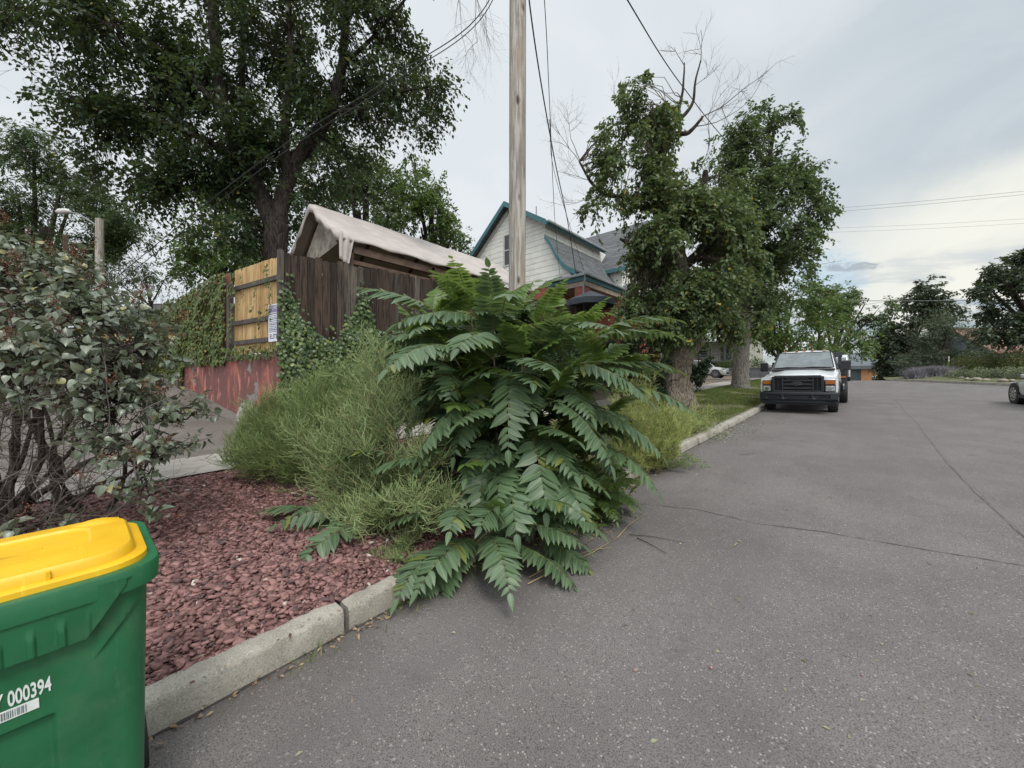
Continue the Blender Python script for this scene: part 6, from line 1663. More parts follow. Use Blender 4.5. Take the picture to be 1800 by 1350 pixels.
# ------------------------------------------------------------------ tree of heaven sprouts
leafmat('ailanthus', (0.046, 0.088, 0.042), (0.092, 0.146, 0.070), 0.45, 0.65, 0.26, vein=(0.22, 0.31, 0.13), side=True, odd=(0.15, 0.17, 0.035), oddf=0.035)
leafmat('ailanthus_young_lit', (0.070, 0.130, 0.025), (0.115, 0.190, 0.040), 0.42, 0.5, 0.40, vein=(0.28, 0.36, 0.14), side=True)  # young top growth; light from above is put into its yellower colour
leafmat('ailanthus_shoot', (0.050, 0.100, 0.030), (0.105, 0.170, 0.050), 0.45, 0.5, 0.3, vein=(0.24, 0.32, 0.13), odd=(0.18, 0.15, 0.05), oddf=0.05)
plain('petiole', (0.14, 0.17, 0.06), (0.17, 0.12, 0.06), rough=0.5)
def frond_set(specs, r):
    """specs: (base, azimuth, e0, e1, length, pairs, leaflet length)"""
    Ps = []; Ds = []; Ns = []; Ss = []; paths = []; K = 16
    for (b, az, e0, e1, L, npair, ll) in specs:
        t_ = np.linspace(0, 1, K)
        el = np.radians(e0 + (e1 - e0) * t_ ** 0.85); azz = az + r.normal(0, 0.18) * t_
        T = np.stack([np.cos(el) * np.cos(azz), np.cos(el) * np.sin(azz), np.sin(el)], 1)
        pts = b + np.concatenate([[np.zeros(3)], np.cumsum((T[1:] + T[:-1]) / 2 * L / (K - 1), axis=0)])
        paths.append(pts)
        roll = r.normal(0, 0.25)
        for k in range(npair + 1):
            f = 0.16 + 0.84 * k / npair
            i = min(int(f * (K - 1)), K - 2); g = f * (K - 1) - i
            p = pts[i] * (1 - g) + pts[i + 1] * g; t = T[i]
            S = np.cross(t, (0, 0, 1.0)); S /= np.linalg.norm(S) + 1e-6; N = np.cross(S, t)
            S, N = S * math.cos(roll) + N * math.sin(roll), N * math.cos(roll) - S * math.sin(roll)
            prof = (0.72 + 0.42 * math.sin(math.pi * min(1, f * 1.05)) ) * (1 - 0.45 * max(0, f - 0.72) / 0.28)
            if k == npair:
                Ps.append(p); Ds.append(t + np.array([0, 0, -0.1])); Ns.append(N); Ss.append(ll * 0.7); continue
            for q in (-1, 1):
                if r.uniform() < 0.035: continue
                fw = 0.18 + 0.55 * f + r.normal(0, 0.06)
                d = S * q + t * fw - N * (0.10 + r.normal(0, 0.08)) + np.array([0, 0, -0.03 - abs(r.normal(0, 0.06))])
                Ps.append(p + t * r.normal(0, 0.006)); Ds.append(d); Ns.append(N + S * q * 0.10 + r.normal(0, 0.14, 3)); Ss.append(ll * prof * r.uniform(0.9, 1.08))
    P = np.array(Ps)
    V, F = leaves(L_AIL, P, np.array(Ds), np.array(Ns), np.array(Ss))
    UV = np.tile(L_AIL[2], (len(P), 1))
    R = np.tile(np.linspace(0.0052, 0.0016, K), (len(paths), 1))
    return V, F, UV, np.array(paths), R
def sprout(label, root_p, stems, seed, mat='ailanthus', extra=None, name='tree_of_heaven'):
    """stems: (top point, n fronds, frond length, leaflet length, low fraction)"""
    r = np.random.default_rng(seed); b = np.array(root_p, float)
    root = empty(name, b, label=label, cat='shrub')
    specs = []; young_lit = []; SP = []
    for (top_, nf, L, ll, lo) in stems:
        top_ = np.array(top_); s0 = b + np.array([r.normal(0, 0.16), r.normal(0, 0.16), -0.03])
        s0[2] = b[2] - 0.05
        mid = s0 * 0.45 + top_ * 0.55 + np.array([0, 0, 0.10]); t_ = np.linspace(0, 1, 8)[:, None]
        path = (1 - t_) ** 2 * s0 + 2 * t_ * (1 - t_) * mid + t_ ** 2 * top_; SP.append(path)
        a0 = r.uniform(0, 6.28)
        for k in range(nf):
            f = lo + (1 - lo) * (k + 0.5) / nf
            i = min(int(f * 7), 6); g = f * 7 - i; p = path[i] * (1 - g) + path[i + 1] * g
            az = a0 + k * 2.39996 + r.normal(0, 0.2)
            h = (k + 0.5) / nf
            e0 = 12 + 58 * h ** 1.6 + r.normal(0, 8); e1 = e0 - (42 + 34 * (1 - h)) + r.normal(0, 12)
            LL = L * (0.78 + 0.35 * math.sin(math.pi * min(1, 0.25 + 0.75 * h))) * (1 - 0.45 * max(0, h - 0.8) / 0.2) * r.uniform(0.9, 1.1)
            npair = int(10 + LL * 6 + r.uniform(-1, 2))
            (young_lit if h > 0.72 else specs).append((p, az, e0, e1, LL, npair, ll * r.uniform(0.88, 1.1) * (0.8 if h > 0.8 else 1)))  # topmost fronds take the yellower leaves with the light painted in
    if extra: specs += extra
    for sp, m, nm in ((specs, mat, 'leaves'), (young_lit, 'ailanthus_young_lit', 'young_lit_leaves')):
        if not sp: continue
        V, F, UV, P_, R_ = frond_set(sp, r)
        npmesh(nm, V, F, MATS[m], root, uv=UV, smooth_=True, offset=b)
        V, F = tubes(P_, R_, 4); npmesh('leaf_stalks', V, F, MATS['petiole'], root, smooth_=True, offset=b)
    if SP:
        V, F = tubes(np.array(SP), np.tile(np.linspace(0.018, 0.007, 8), (len(SP), 1)), 7); npmesh('stems', V, F, MATS['green_stem'], root, smooth_=True, offset=b)
    return root
base = np.array([-3.0, 3.35, gz(-3.0, 3.35)])

def caz(deg):
    """azimuth given in the viewer's frame: 0 right, 90 away, -90 towards the camera"""
    return math.radians(deg) + TH
ex = []
for (px, py, d, dg, e0, e1, L) in [  # large fronds on the near side
    (900, 650, 3.9, -95, -5, -78, 1.05), (840, 560, 4.0, -150, 18, -30, 0.85), (905, 640, 3.75, -60, 15, -25, 0.75), (860, 600, 4.0, 175, 20, -20, 0.95), (980, 640, 3.9, -30, 10, -50, 1.0),
    (760, 540, 4.2, 168, 26, 8, 1.0), (780, 590, 4.1, 185, 15, -35, 0.9), (860, 700, 3.8, -140, 0, -60, 0.95), (960, 700, 3.9, -45, -5, -60, 1.0), (1030, 600, 4.2, -5, 25, -15, 1.0), (1010, 640, 4.1, 5, 12, -20, 0.95), (840, 680, 3.9, -160, 10, -40, 0.85),
    (930, 760, 3.8, -80, -10, -70, 0.9), (870, 770, 3.9, -110, -15, -75, 0.8), (1010, 720, 4.0, -20, 5, -55, 1.0), (790, 640, 4.1, 160, 12, -30, 0.8), (1060, 580, 4.4, 15, 30, -10, 0.95), (770, 620, 4.5, 172, 15, -30, 0.8), (810, 620, 3.8, -125, 25, -45, 0.9), (880, 560, 3.8, -80, 30, -20, 0.85), (960, 590, 4.0, -50, 25, -25, 0.9), (800, 700, 4.3, -165, 12, -45, 0.7), (820, 760, 3.8, -135, 0, -55, 0.8), (1060, 680, 4.1, -15, 12, -40, 0.95), (1040, 780, 4.0, -30, 0, -55, 0.8), (900, 830, 3.6, -95, 0, -60, 0.7), (960, 820, 3.7, -60, 0, -60, 0.7), (1090, 640, 4.4, 10, 15, -25, 0.8), (880, 600, 3.7, -115, 20, -35, 0.85)]:
    ex.append((at(px, py, d), caz(dg), e0, e1, L, int(9 + L * 5), 0.20))
st = []
for (px, py, d, nf, L, ll, lo) in [(770, 520, 4.3, 12, 0.80, 0.165, 0.45), (830, 500, 4.6, 13, 0.85, 0.165, 0.45), (875, 515, 4.1, 13, 0.85, 0.175, 0.40), (925, 500, 4.7, 12, 0.80, 0.165, 0.45), (965, 530, 4.3, 13, 0.85, 0.17, 0.42),
                              (1020, 560, 4.5, 12, 0.80, 0.165, 0.42), (1070, 610, 4.6, 11, 0.80, 0.165, 0.4), (800, 590, 4.0, 12, 0.85, 0.18, 0.3), (745, 560, 4.8, 9, 0.75, 0.165, 0.5), (930, 600, 3.9, 13, 0.9, 0.185, 0.25), (1000, 660, 4.0, 12, 0.9, 0.18, 0.2), (850, 690, 3.9, 12, 0.85, 0.18, 0.15), (900, 560, 5.0, 10, 0.8, 0.16, 0.4),
                              (800, 700, 4.4, 9, 0.7, 0.17, 0.2), (940, 760, 3.8, 10, 0.75, 0.165, 0.1), (1040, 740, 4.2, 10, 0.8, 0.165, 0.1), (860, 800, 3.8, 9, 0.7, 0.16, 0.1), (800, 560, 4.9, 12, 0.8, 0.16, 0.4), (990, 560, 4.9, 11, 0.8, 0.16, 0.4), (1090, 700, 4.5, 10, 0.75, 0.16, 0.2), (900, 700, 4.3, 12, 0.85, 0.17, 0.1), (830, 640, 4.4, 12, 0.85, 0.17, 0.2), (1000, 780, 4.2, 10, 0.8, 0.16, 0.1)]:
    st.append((at(px - 10, py + 24, d), nf + 2, L * 1.04, ll * 1.10, lo))
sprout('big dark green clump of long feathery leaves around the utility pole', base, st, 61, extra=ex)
# low sprouts arching over the kerb at the front
ex = []
fb = at(850, 985, 3.15)
for (px, py, d, dg, e0, e1, L) in [(835, 950, 3.2, -112, 32, -44, 0.72), (855, 945, 3.2, -70, 30, -44, 0.72), (800, 960, 3.15, -128, 22, -42, 0.66), (770, 975, 3.1, -140, 14, -42, 0.5), (900, 890, 3.4, -35, 38, -20, 0.7), (940, 900, 3.5, -25, 25, -30, 0.65), (820, 900, 3.3, -95, 40, -25, 0.6), (880, 930, 3.3, -20, 30, -30, 0.75), (850, 930, 3.25, 50, 50, 25, 0.70), (830, 965, 3.2, -150, 16, -50, 0.62), (905, 960, 3.25, -40, 15, -40, 0.62), (840, 950, 3.3, 165, 10, -40, 0.6), (930, 925, 3.4, -10, 30, -30, 0.66), (880, 900, 3.4, -100, 40, -20, 0.6), (810, 945, 3.3, -130, 5, -45, 0.55), (950, 950, 3.4, -35, 10, -35, 0.5), (890, 880, 3.5, 20, 40, 10, 0.6), (800, 985, 3.1, -135, 5, -40, 0.4), (790, 900, 3.4, -150, 25, -30, 0.6)]:
    ex.append((at(px, py, d), caz(dg), e0, e1, L, 13, 0.155))
sprout('low sprout with fanned feathery leaves arching over the kerb onto the road', (fb[0], fb[1], gz(fb[0], fb[1])), [(at(870, 925, 3.25), 4, 0.5, 0.12, 0.5)], 62, extra=ex)
ex = []
fb = at(655, 935, 3.7)
for (px, py, d, dg, e0, e1, L) in [(640, 900, 3.6, -175, 20, -25, 0.65), (650, 915, 3.5, -130, 15, -40, 0.6), (630, 950, 3.4, -110, 5, -45, 0.5), (600, 920, 3.6, -160, 10, -40, 0.45), (690, 960, 3.3, -150, 8, -40, 0.45), (560, 900, 3.7, 180, 25, -20, 0.5), (690, 800, 3.6, -170, 30, -40, 0.5), (760, 810, 3.5, -160, 25, -40, 0.5), (700, 1000, 3.15, -160, 0, -40, 0.4)]:
    ex.append((at(px, py, d), caz(dg), e0, e1, L * 1.15, 11, 0.15))
sprout('small feathery sprout growing out of the red gravel under the pale weed', (fb[0], fb[1], gz(fb[0], fb[1])), [(at(650, 890, 3.6), 4, 0.45, 0.12, 0.5)], 63, extra=ex)
st = []
for (px, py, d, nf, L, ll) in [(1050, 830, 4.4, 9, 0.45, 0.09), (1090, 850, 4.5, 9, 0.42, 0.085), (1020, 870, 4.2, 9, 0.45, 0.09), (1070, 890, 4.2, 9, 0.4, 0.08), (1095, 820, 4.9, 9, 0.42, 0.085), (1010, 920, 3.9, 8, 0.4, 0.08), (1100, 780, 5.2, 8, 0.4, 0.08), (970, 900, 3.8, 8, 0.45, 0.09), (1060, 860, 4.0, 10, 0.42, 0.085), (1085, 905, 4.1, 9, 0.36, 0.075), (1000, 930, 3.7, 9, 0.42, 0.085), (1110, 870, 4.4, 8, 0.36, 0.075), (960, 940, 3.6, 9, 0.4, 0.085), (1040, 930, 3.9, 9, 0.36, 0.08), (1080, 800, 4.7, 9, 0.4, 0.08), (1100, 835, 4.9, 8, 0.4, 0.08), (1030, 800, 4.6, 9, 0.4, 0.085)]:
    st.append((at(px, py, d), nf, L, ll, 0.3))
fb = at(1040, 900, 4.35)
sprout('tangle of small leafy shoots leaning over the gutter right of the big clump', (fb[0] - 0.15, fb[1], rz(fb[1]) + 0.05), st, 64, mat='ailanthus_shoot')

# ------------------------------------------------------------------ wispy weeds
leafmat('weed', (0.17, 0.235, 0.09), (0.36, 0.435, 0.20), 0.6, 0.3, 0.15, odd=(0.32, 0.26, 0.13), oddf=0.06)
leafmat('weed_dark', (0.15, 0.215, 0.075), (0.30, 0.385, 0.145), 0.6, 0.3, 0.15, odd=(0.28, 0.22, 0.10), oddf=0.04)
leafmat('weed_yellow', (0.22, 0.26, 0.075), (0.38, 0.42, 0.14), 0.6, 0.3, 0.15, odd=(0.34, 0.28, 0.12), oddf=0.06)
def weed(label, c, tops, seed, mat, nb=30, nt=12, bl=0.42, tl=0.085, rad=0.0019, name='weed', base_r=0.12):
    r = np.random.default_rng(seed); b = np.array(c, float)
    root = empty(name, b, label=label, cat='weed')
    main = []; MR = []; br = []; BR = []; tw = []; TR = []
    for top_ in tops:
        s0 = b + np.array([r.normal(0, base_r), r.normal(0, base_r), -0.03]); top_ = np.array(top_)
        mid = s0 * 0.5 + top_ * 0.5 + np.array([r.normal(0, 0.06), r.normal(0, 0.06), 0.10]); t_ = np.linspace(0, 1, 8)[:, None]
        path = (1 - t_) ** 2 * s0 + 2 * t_ * (1 - t_) * mid + t_ ** 2 * top_
        path[1:-1] += r.normal(0, 0.01, (6, 3)); main.append(path); MR.append(np.linspace(0.0055, 0.0016, 8)); H_ = np.linalg.norm(top_ - s0)
        for k in range(nb):
            f = 0.12 + 0.86 * (k + r.uniform()) / nb; i = min(int(f * 7), 6); g = f * 7 - i
            p = path[i] * (1 - g) + path[i + 1] * g; t = path[i + 1] - path[i]; t /= np.linalg.norm(t)
            sd_ = r.normal(size=3); sd_ -= t * sd_.dot(t); sd_ /= np.linalg.norm(sd_)
            L = bl * H_ / 1.3 * (1.12 - f) ** 0.6 * r.uniform(0.6, 1.15); K = 6
            d = t * 0.75 + sd_ * 0.9; pts = [p]
            for q in range(K - 1):
                d = d + np.array([0, 0, 0.10]) + r.normal(0, 0.10, 3); d /= np.linalg.norm(d); pts.append(pts[-1] + d * L / (K - 1))
            pts = np.array(pts); br.append(pts); BR.append(np.linspace(0.0040, 0.0018, K))
            n = max(3, int(nt * (0.5 + L / bl)))
            ff = r.uniform(0.08, 1.0, n) * (K - 1.001); ii = ff.astype(int); gg = (ff - ii)[:, None]
            q0 = pts[ii] * (1 - gg) + pts[ii + 1] * gg; tt = nrm(pts[ii + 1] - pts[ii]); s2 = nrm(np.cross(tt, r.normal(size=(n, 3))))
            ll = tl * r.uniform(0.5, 1.4, n)[:, None]; d1 = nrm(tt * 0.7 + s2 * 0.9); d2 = nrm(d1 + np.array([0, 0, 0.8]) + r.normal(0, 0.2, (n, 3)))
            tw.append(np.stack([q0, q0 + d1 * ll * 0.5, q0 + d1 * ll * 0.5 + d2 * ll * 0.55], 1))
            # tiny leaves along the twiglet
    V, F = tubes(np.array(main), np.array(MR), 5); npmesh('stems', V, F, MATS['green_stem'], root, smooth_=True, offset=b)
    J = Join(); J.add(*tubes(np.array(br), np.array(BR), 3))
    T = np.concatenate(tw); J.add(*tubes(T, np.tile([rad, rad * 1.25, rad * 0.7], (len(T), 1)), 3))
    # needle leaves
    m = int(len(T) * 1.2); k = r.integers(0, len(T), m); f = r.uniform(0, 1, m)[:, None]; q0 = T[k, 0] * (1 - f) + T[k, 2] * f; d = nrm(T[k, 2] - T[k, 0]) * 0.6 + r.normal(0, 0.6, (m, 3))
    V, F = leaves(L_SM, q0, d, r.normal(size=(m, 3)), r.uniform(0.012, 0.026, m), 0.28); J.add(V, F)
    J.build('foliage', MATS[mat], root, offset=b)
    return root
def tops(lst, r, n, jx, jy, jd):
    o = []
    for k in range(n):
        a = lst[k % len(lst)]; o.append(at(a[0] + r.normal(0, jx), a[1] + r.normal(0, jy), a[2] + r.normal(0, jd)))
    return o
r_ = np.random.default_rng(77)
c = at(560, 850, 4.75); c[2] = gz(c[0], c[1])
weed('tall bushy grey green weed against the ivy wall, left of the big clump', c, tops([(450, 745, 4.8), (490, 710, 4.9), (530, 680, 5.0), (580, 662, 5.0), (425, 775, 4.7), (620, 650, 4.9), (500, 740, 4.5), (560, 720, 4.6), (410, 800, 4.8), (650, 700, 4.7), (700, 660, 4.9), (620, 760, 4.5), (680, 760, 4.5)], r_, 40, 14, 11, 0.18), 71, 'weed_dark', 32, 13, 0.58, 0.12, 0.0021)
c = at(470, 850, 4.9); c[2] = gz(c[0], c[1])
weed('fine yellow green weed bush beside the sidewalk in front of the red wall', c, tops([(425, 745, 4.9), (450, 715, 5.0), (490, 715, 5.0), (520, 730, 4.8), (412, 790, 4.8)], r_, 15, 14, 14, 0.12), 72, 'weed', 28, 12, 0.52, 0.12, 0.0020)
c = at(675, 925, 3.75); c[2] = gz(c[0], c[1])
weed('pale branching weed standing in front of the big clump on the gravel edge', c, tops([(650, 640, 4.1), (700, 680, 4.0), (735, 760, 3.7), (600, 760, 3.8), (640, 800, 3.6), (780, 850, 3.4), (560, 840, 3.7), (690, 870, 3.2), (540, 780, 3.9), (620, 900, 3.3), (760, 800, 3.4), (720, 900, 3.1), (800, 870, 3.2), (560, 900, 3.5), (660, 615, 4.2)], r_, 27, 14, 32, 0.14), 73, 'weed', 28, 10, 0.60, 0.135, 0.0025)
c = at(700, 985, 3.25); c[2] = gz(c[0], c[1])
weed('low pale weed spilling over the kerb end beside the feathery sprout', c, tops([(640, 1000, 3.1), (690, 1030, 3.0), (740, 1010, 3.0), (620, 1030, 3.1), (720, 960, 3.1), (790, 905, 3.2)], r_, 12, 10, 8, 0.06), 74, 'weed', 18, 12, 0.4, 0.07, 0.0018, base_r=0.06)
c = at(1135, 790, 6.0); c[2] = gz(c[0], c[1])
weed('rounded yellow green weed mound between the big clump and the knobbly tree', c, tops([(1090, 710, 6.0), (1130, 700, 6.2), (1170, 710, 6.2), (1185, 740, 6.2), (1080, 750, 5.8), (1120, 740, 5.7), (1170, 780, 5.8), (1195, 775, 6.1), (1090, 790, 5.6), (1140, 790, 5.6), (1060, 720, 6)], r_, 34, 8, 8, 0.15), 75, 'weed_yellow', 24, 12, 0.42, 0.10, 0.0024)
c = at(1195, 765, 7.6); c = np.array([-2.95, c[1], gz(-2.95, c[1])])
weed('low shaggy yellow green weeds along the kerb between the weed mound and the prunings', c, [np.array([-3.0 + r_.normal(0, 0.30), c[1] + r_.normal(0, 0.9), gz(-3, c[1]) + r_.uniform(0.2, 0.55)]) for k in range(34)], 79, 'weed_yellow', 16, 9, 0.55, 0.10, 0.0024, base_r=0.25)
c = at(1185, 815, 6.0); c = np.array([-2.45, c[1], rz(c[1]) + 0.02])
weed('fallen grey green weed lying from the kerb onto the road', c, tops([(1190, 790, 6.0), (1225, 805, 6.1), (1245, 820, 6.0), (1215, 815, 5.9), (1175, 800, 5.9)], r_, 12, 6, 4, 0.08), 76, 'weed_dark', 16, 10, 0.3, 0.05, 0.0018, base_r=0.08)
b_ = at(1110, 620, 7.6); b_[2] = gz(b_[0], b_[1])
weed('pale scrappy seed stalks sticking up beside the knobbly trunk', b_, tops([(1095, 630, 7.6), (1120, 640, 7.6), (1140, 660, 7.6), (1080, 660, 7.4), (1150, 640, 7.8)], r_, 12, 8, 8, 0.15), 78, 'weed_yellow', 16, 7, 0.3, 0.08, 0.002)

# ------------------------------------------------------------------ lilac
leafmat('lilac_leaf', (0.062, 0.084, 0.050), (0.160, 0.182, 0.130), 0.38, 0.8, 0.15, vein=(0.24, 0.30, 0.20), odd=(0.26, 0.24, 0.08), oddf=0.05, back=(0.20, 0.235, 0.175))
barkmat('lilac_bark', (0.085, 0.068, 0.055), (0.16, 0.135, 0.115), 3.0)
plain('seed_husk', (0.125, 0.048, 0.032), (0.20, 0.090, 0.055), scale=20, isl=0.3)
def lilac():
    r = np.random.default_rng(91); b = at(55, 940, 3.45); b[2] = gz(b[0], b[1])
    root = empty('lilac_bush', b, label='large lilac bush with pale waxy leaves and brown seed heads at left', cat='shrub')
    lob = [(40, 545, 3.5, 150, 85, 0.7, 190), (150, 585, 3.3, 105, 75, 0.55, 150), (200, 650, 3.2, 85, 55, 0.45, 90), (50, 650, 3.3, 150, 50, 0.5, 90), (95, 490, 3.6, 85, 42, 0.5, 75), (30, 450, 3.7, 60, 26, 0.4, 28), (305, 725, 3.3, 45, 22, 0.3, 24), (250, 790, 3.1, 80, 20, 0.3, 34), (180, 705, 3.1, 80, 32, 0.35, 40), (-90, 560, 3.3, 110, 130, 0.7, 130), (60, 715, 2.9, 60, 26, 0.3, 14), (235, 875, 2.9, 36, 22, 0.2, 9), (30, 935, 2.8, 60, 26, 0.3, 8), (140, 770, 2.9, 40, 30, 0.25, 12), (225, 560, 3.6, 40, 40, 0.3, 18), (255, 600, 3.5, 30, 30, 0.3, 12)]
    P = []; D = []
    for (px, py, d, rx, ry, rz_, n) in lob:
        u = nrm(r.normal(size=(n, 3))) * (r.uniform(0.15, 1, (n, 1)) ** 0.5); k = d / 680; c = at(px, py, d)
        o = u[:, :1] * CR * rx * k + u[:, 1:2] * CF * rz_ + u[:, 2:] * CU * ry * k; P.append(c + o); D.append(nrm(nrm(o) * 0.7 + r.normal(0, 0.45, (n, 3)) + np.array([0, 0, 0.35])))
    P = np.concatenate(P); D = np.concatenate(D); n = len(P)
    LPs = []; LD = []; LN = []
    q = 4
    for j in range(q):
        az = r.uniform(0, 6.28, n); s = nrm(np.cross(D, np.stack([np.cos(az), np.sin(az), 0.4 * np.ones(n)], 1)))
        for sg_ in (-1, 1):
            LPs.append(P + D * (0.045 * j) + s * sg_ * 0.012); ld = s * sg_ * 0.9 + D * (0.25 + 0.12 * j); ld[:, 2] -= 0.40; LD.append(ld + r.normal(0, 0.38, (n, 3))); LN.append(np.array([0, 0, 0.8]) + D * 0.5 + r.normal(0, 0.55, (n, 3)))
    LPs, LD, LN = map(np.concatenate, (LPs, LD, LN)); keep = r.uniform(size=len(LPs)) < 0.85
    LPs, LD, LN = LPs[keep], LD[keep], LN[keep]
    V, F = leaves(L_LIL, LPs, LD, LN, r.uniform(0.035, 0.082, len(LPs)), 0.95)
    npmesh('leaves', V, F, MATS['lilac_leaf'], root, uv=np.tile(L_LIL[2], (len(LPs), 1)), smooth_=True, offset=b)
    # stems
    main = []; sk = []
    for k, (px, py, d) in enumerate([(60, 560, 3.5), (150, 560, 3.4), (230, 620, 3.2), (-20, 560, 3.4), (120, 500, 3.6), (300, 730, 3.3), (190, 700, 3.1), (0, 640, 3.2), (90, 640, 3.2), (-90, 600, 3.3), (270, 790, 3.1), (40, 470, 3.6), (180, 640, 3.5), (-40, 700, 3.1), (20, 520, 3.8)]):
        t3 = at(px, py, d); s0 = b + np.array([r.normal(0, 0.22), r.normal(0, 0.22), -0.05]); t_ = np.linspace(0, 1, 10)[:, None]
        mid = s0 * 0.5 + t3 * 0.5 + np.array([r.normal(0, 0.15), r.normal(0, 0.15), -0.10 + r.normal(0, 0.1)])
        p = (1 - t_) ** 2 * s0 + 2 * t_ * (1 - t_) * mid + t_ ** 2 * t3; p[1:-1] += r.normal(0, 0.02, (8, 3)); main.append(p)
    main = np.array(main); R = np.linspace(1, 0.3, 10)[None] * r.uniform(0.018, 0.040, len(main))[:, None]
    V, F = tubes(main, R, 8); npmesh('main_stems', V, F, MATS['lilac_bark'], root, smooth_=True, offset=b)
    sk = main[:, 3:].reshape(-1, 3)
    S = sk[[np.argmin(((sk - p) ** 2).sum(1) + r.uniform(0, 0.1)) for p in P]]
    path = np.stack([S, S * 0.6 + P * 0.4 + r.normal(0, 0.04, P.shape), S * 0.25 + P * 0.75 + r.normal(0, 0.03, P.shape), P, P + D * 0.16], 1)
    V, F = tubes(path, np.tile([0.008, 0.006, 0.0045, 0.003, 0.0018], (n, 1)), 4); npmesh('twigs', V, F, MATS['lilac_bark'], root, smooth_=True, offset=b)
    out_ = []
    for k in range(130): branchy(at(r.uniform(-60, 240), r.uniform(680, 930), r.uniform(2.8, 3.7)), r.normal(0, 1, 3) + np.array([0, 0, 0.4]), r.uniform(0.25, 0.6), 0.0048, 2, r, out_, 3, 0.8, 0, 0.3)
    twigs_mesh(out_, 'dead_twigs', 'dead_twig', root, 4, b)
    # seed heads
    m = 210; k = r.integers(0, n, m); J = Join(); T = []
    for i in k:
        c = P[i] + D[i] * 0.18; nn_ = 60; d = nrm(D[i] + np.array([0, 0, 0.3])); h = r.uniform(0, 1, nn_)[:, None]
        o = c + d * h * 0.15 + r.normal(0, 1, (nn_, 3)) * 0.034 * (1.1 - h); V, F = leaves(L_SM, o, r.normal(0, 1, (nn_, 3)), r.normal(0, 1, (nn_, 3)), 0.016, 0.9); J.add(V, F)
        T.append(np.stack([P[i] + D[i] * 0.1, c, c + d * 0.12])) 
    J.add(*tubes(np.array(T), np.tile([0.002, 0.0016, 0.001], (m, 1)), 3)); J.build('seed_heads', MATS['seed_husk'], root, offset=b)
lilac()

# ------------------------------------------------------------------ ivy
leafmat('ivy_leaf', (0.030, 0.062, 0.018), (0.072, 0.115, 0.032), 0.42, 0.5, 0.12, odd=(0.15, 0.19, 0.045), oddf=0.12)
leafmat('creeper_leaf', (0.050, 0.078, 0.018), (0.100, 0.130, 0.032), 0.5, 0.4, 0.15, odd=(0.20, 0.16, 0.04), oddf=0.08)
def ivy(name, label, org, ux, nn, fn, t0, t1, z0, z1, dens, size, mat, seed, depth=0.10, droopz=0.9):
    r = np.random.default_rng(seed); n = int((t1 - t0) * (z1 - z0) * dens)
    t_ = r.uniform(t0, t1, n); z = r.uniform(z0, z1, n)
    w = np.array([fn(a, b) for a, b in zip(t_, z)]); k = r.uniform(size=n) < w; t_, z, w = t_[k], z[k], w[k]; n = len(t_)
    bulge = np.array([0.5 + 0.8 * noise.noise(Vector((a * 2.2, b * 2.2, seed))) for a, b in zip(t_, z)])
    d = np.clip(bulge, 0.05, 1.2) * depth * r.uniform(0.3, 1, n) + 0.01
    P = org + ux * t_[:, None] + nn * d[:, None]; P[:, 2] = z
    D = np.stack([np.zeros(n)] * 3, 1) + ux * r.normal(0, 0.55, (n, 1)) + nn * r.uniform(0.05, 0.55, (n, 1)) + np.array([0, 0, -1.0]) * droopz
    N = nn + np.array([0, 0, 0.55]) + r.normal(0, 0.35, (n, 3))
    V, F = leaves(L_IVY, P, D, N, size * r.uniform(0.6, 1.25, n))
    c = P.mean(0); c[2] = z0; root = empty(name, c, label=label, cat='ivy')
    npmesh('leaves', V, F, MATS[mat], root, offset=c)
    m = 60; out_ = []
    for i in r.integers(0, n, m): branchy(P[i] - nn * 0.02, np.array([0, 0, 1.0]) + ux * r.normal(0, 0.5), r.uniform(0.3, 0.8), 0.004, 1, r, out_, 2, 0.5, 0.02, 0.3)
    for q in range(len(out_)):   # keep the runners on the surface
        a, rr_ = out_[q]; dd = (a - org) @ nn; a = a - np.outer(dd - 0.015, nn); a[:, 2] = np.minimum(a[:, 2], z1); out_[q] = (a, rr_)
    twigs_mesh(out_, 'runners', 'dead_twig', root, 3, c)
    return root
UX = np.array([0, 1.0, 0]); NX = np.array([1.0, 0, 0])
def f_dark(t_, z):
    s = t_ + 2.55
    e = 0.18 * noise.noise(Vector((t_ * 3.1, 0, 3))) + 0.22 * noise.noise(Vector((t_ * 1.3, z * 1.7, 8)))
    lim = 2.52 + 0.95 * math.exp(-((t_ - 0.02) / 0.42) ** 2) + 1.05 * math.exp(-((t_ - 1.55) / 0.27) ** 2) + 0.6 * math.exp(-((t_ - 3.0) / 0.55) ** 2) + 0.25 * math.exp(-((t_ - 4.4) / 0.6) ** 2) + 0.15 * t_ * 0.4 + e
    if z < lim: return 1.0
    return 0.10 if z < lim + 0.25 else 0.0
ivy('ivy', 'green ivy climbing the corner and foot of the dark board fence', CORN + (0.0, 0, 0), UX, NX, f_dark, -0.08, 9.0, 0.55, 4.2, 1100, 0.070, 'ivy_leaf', 101, 0.16)
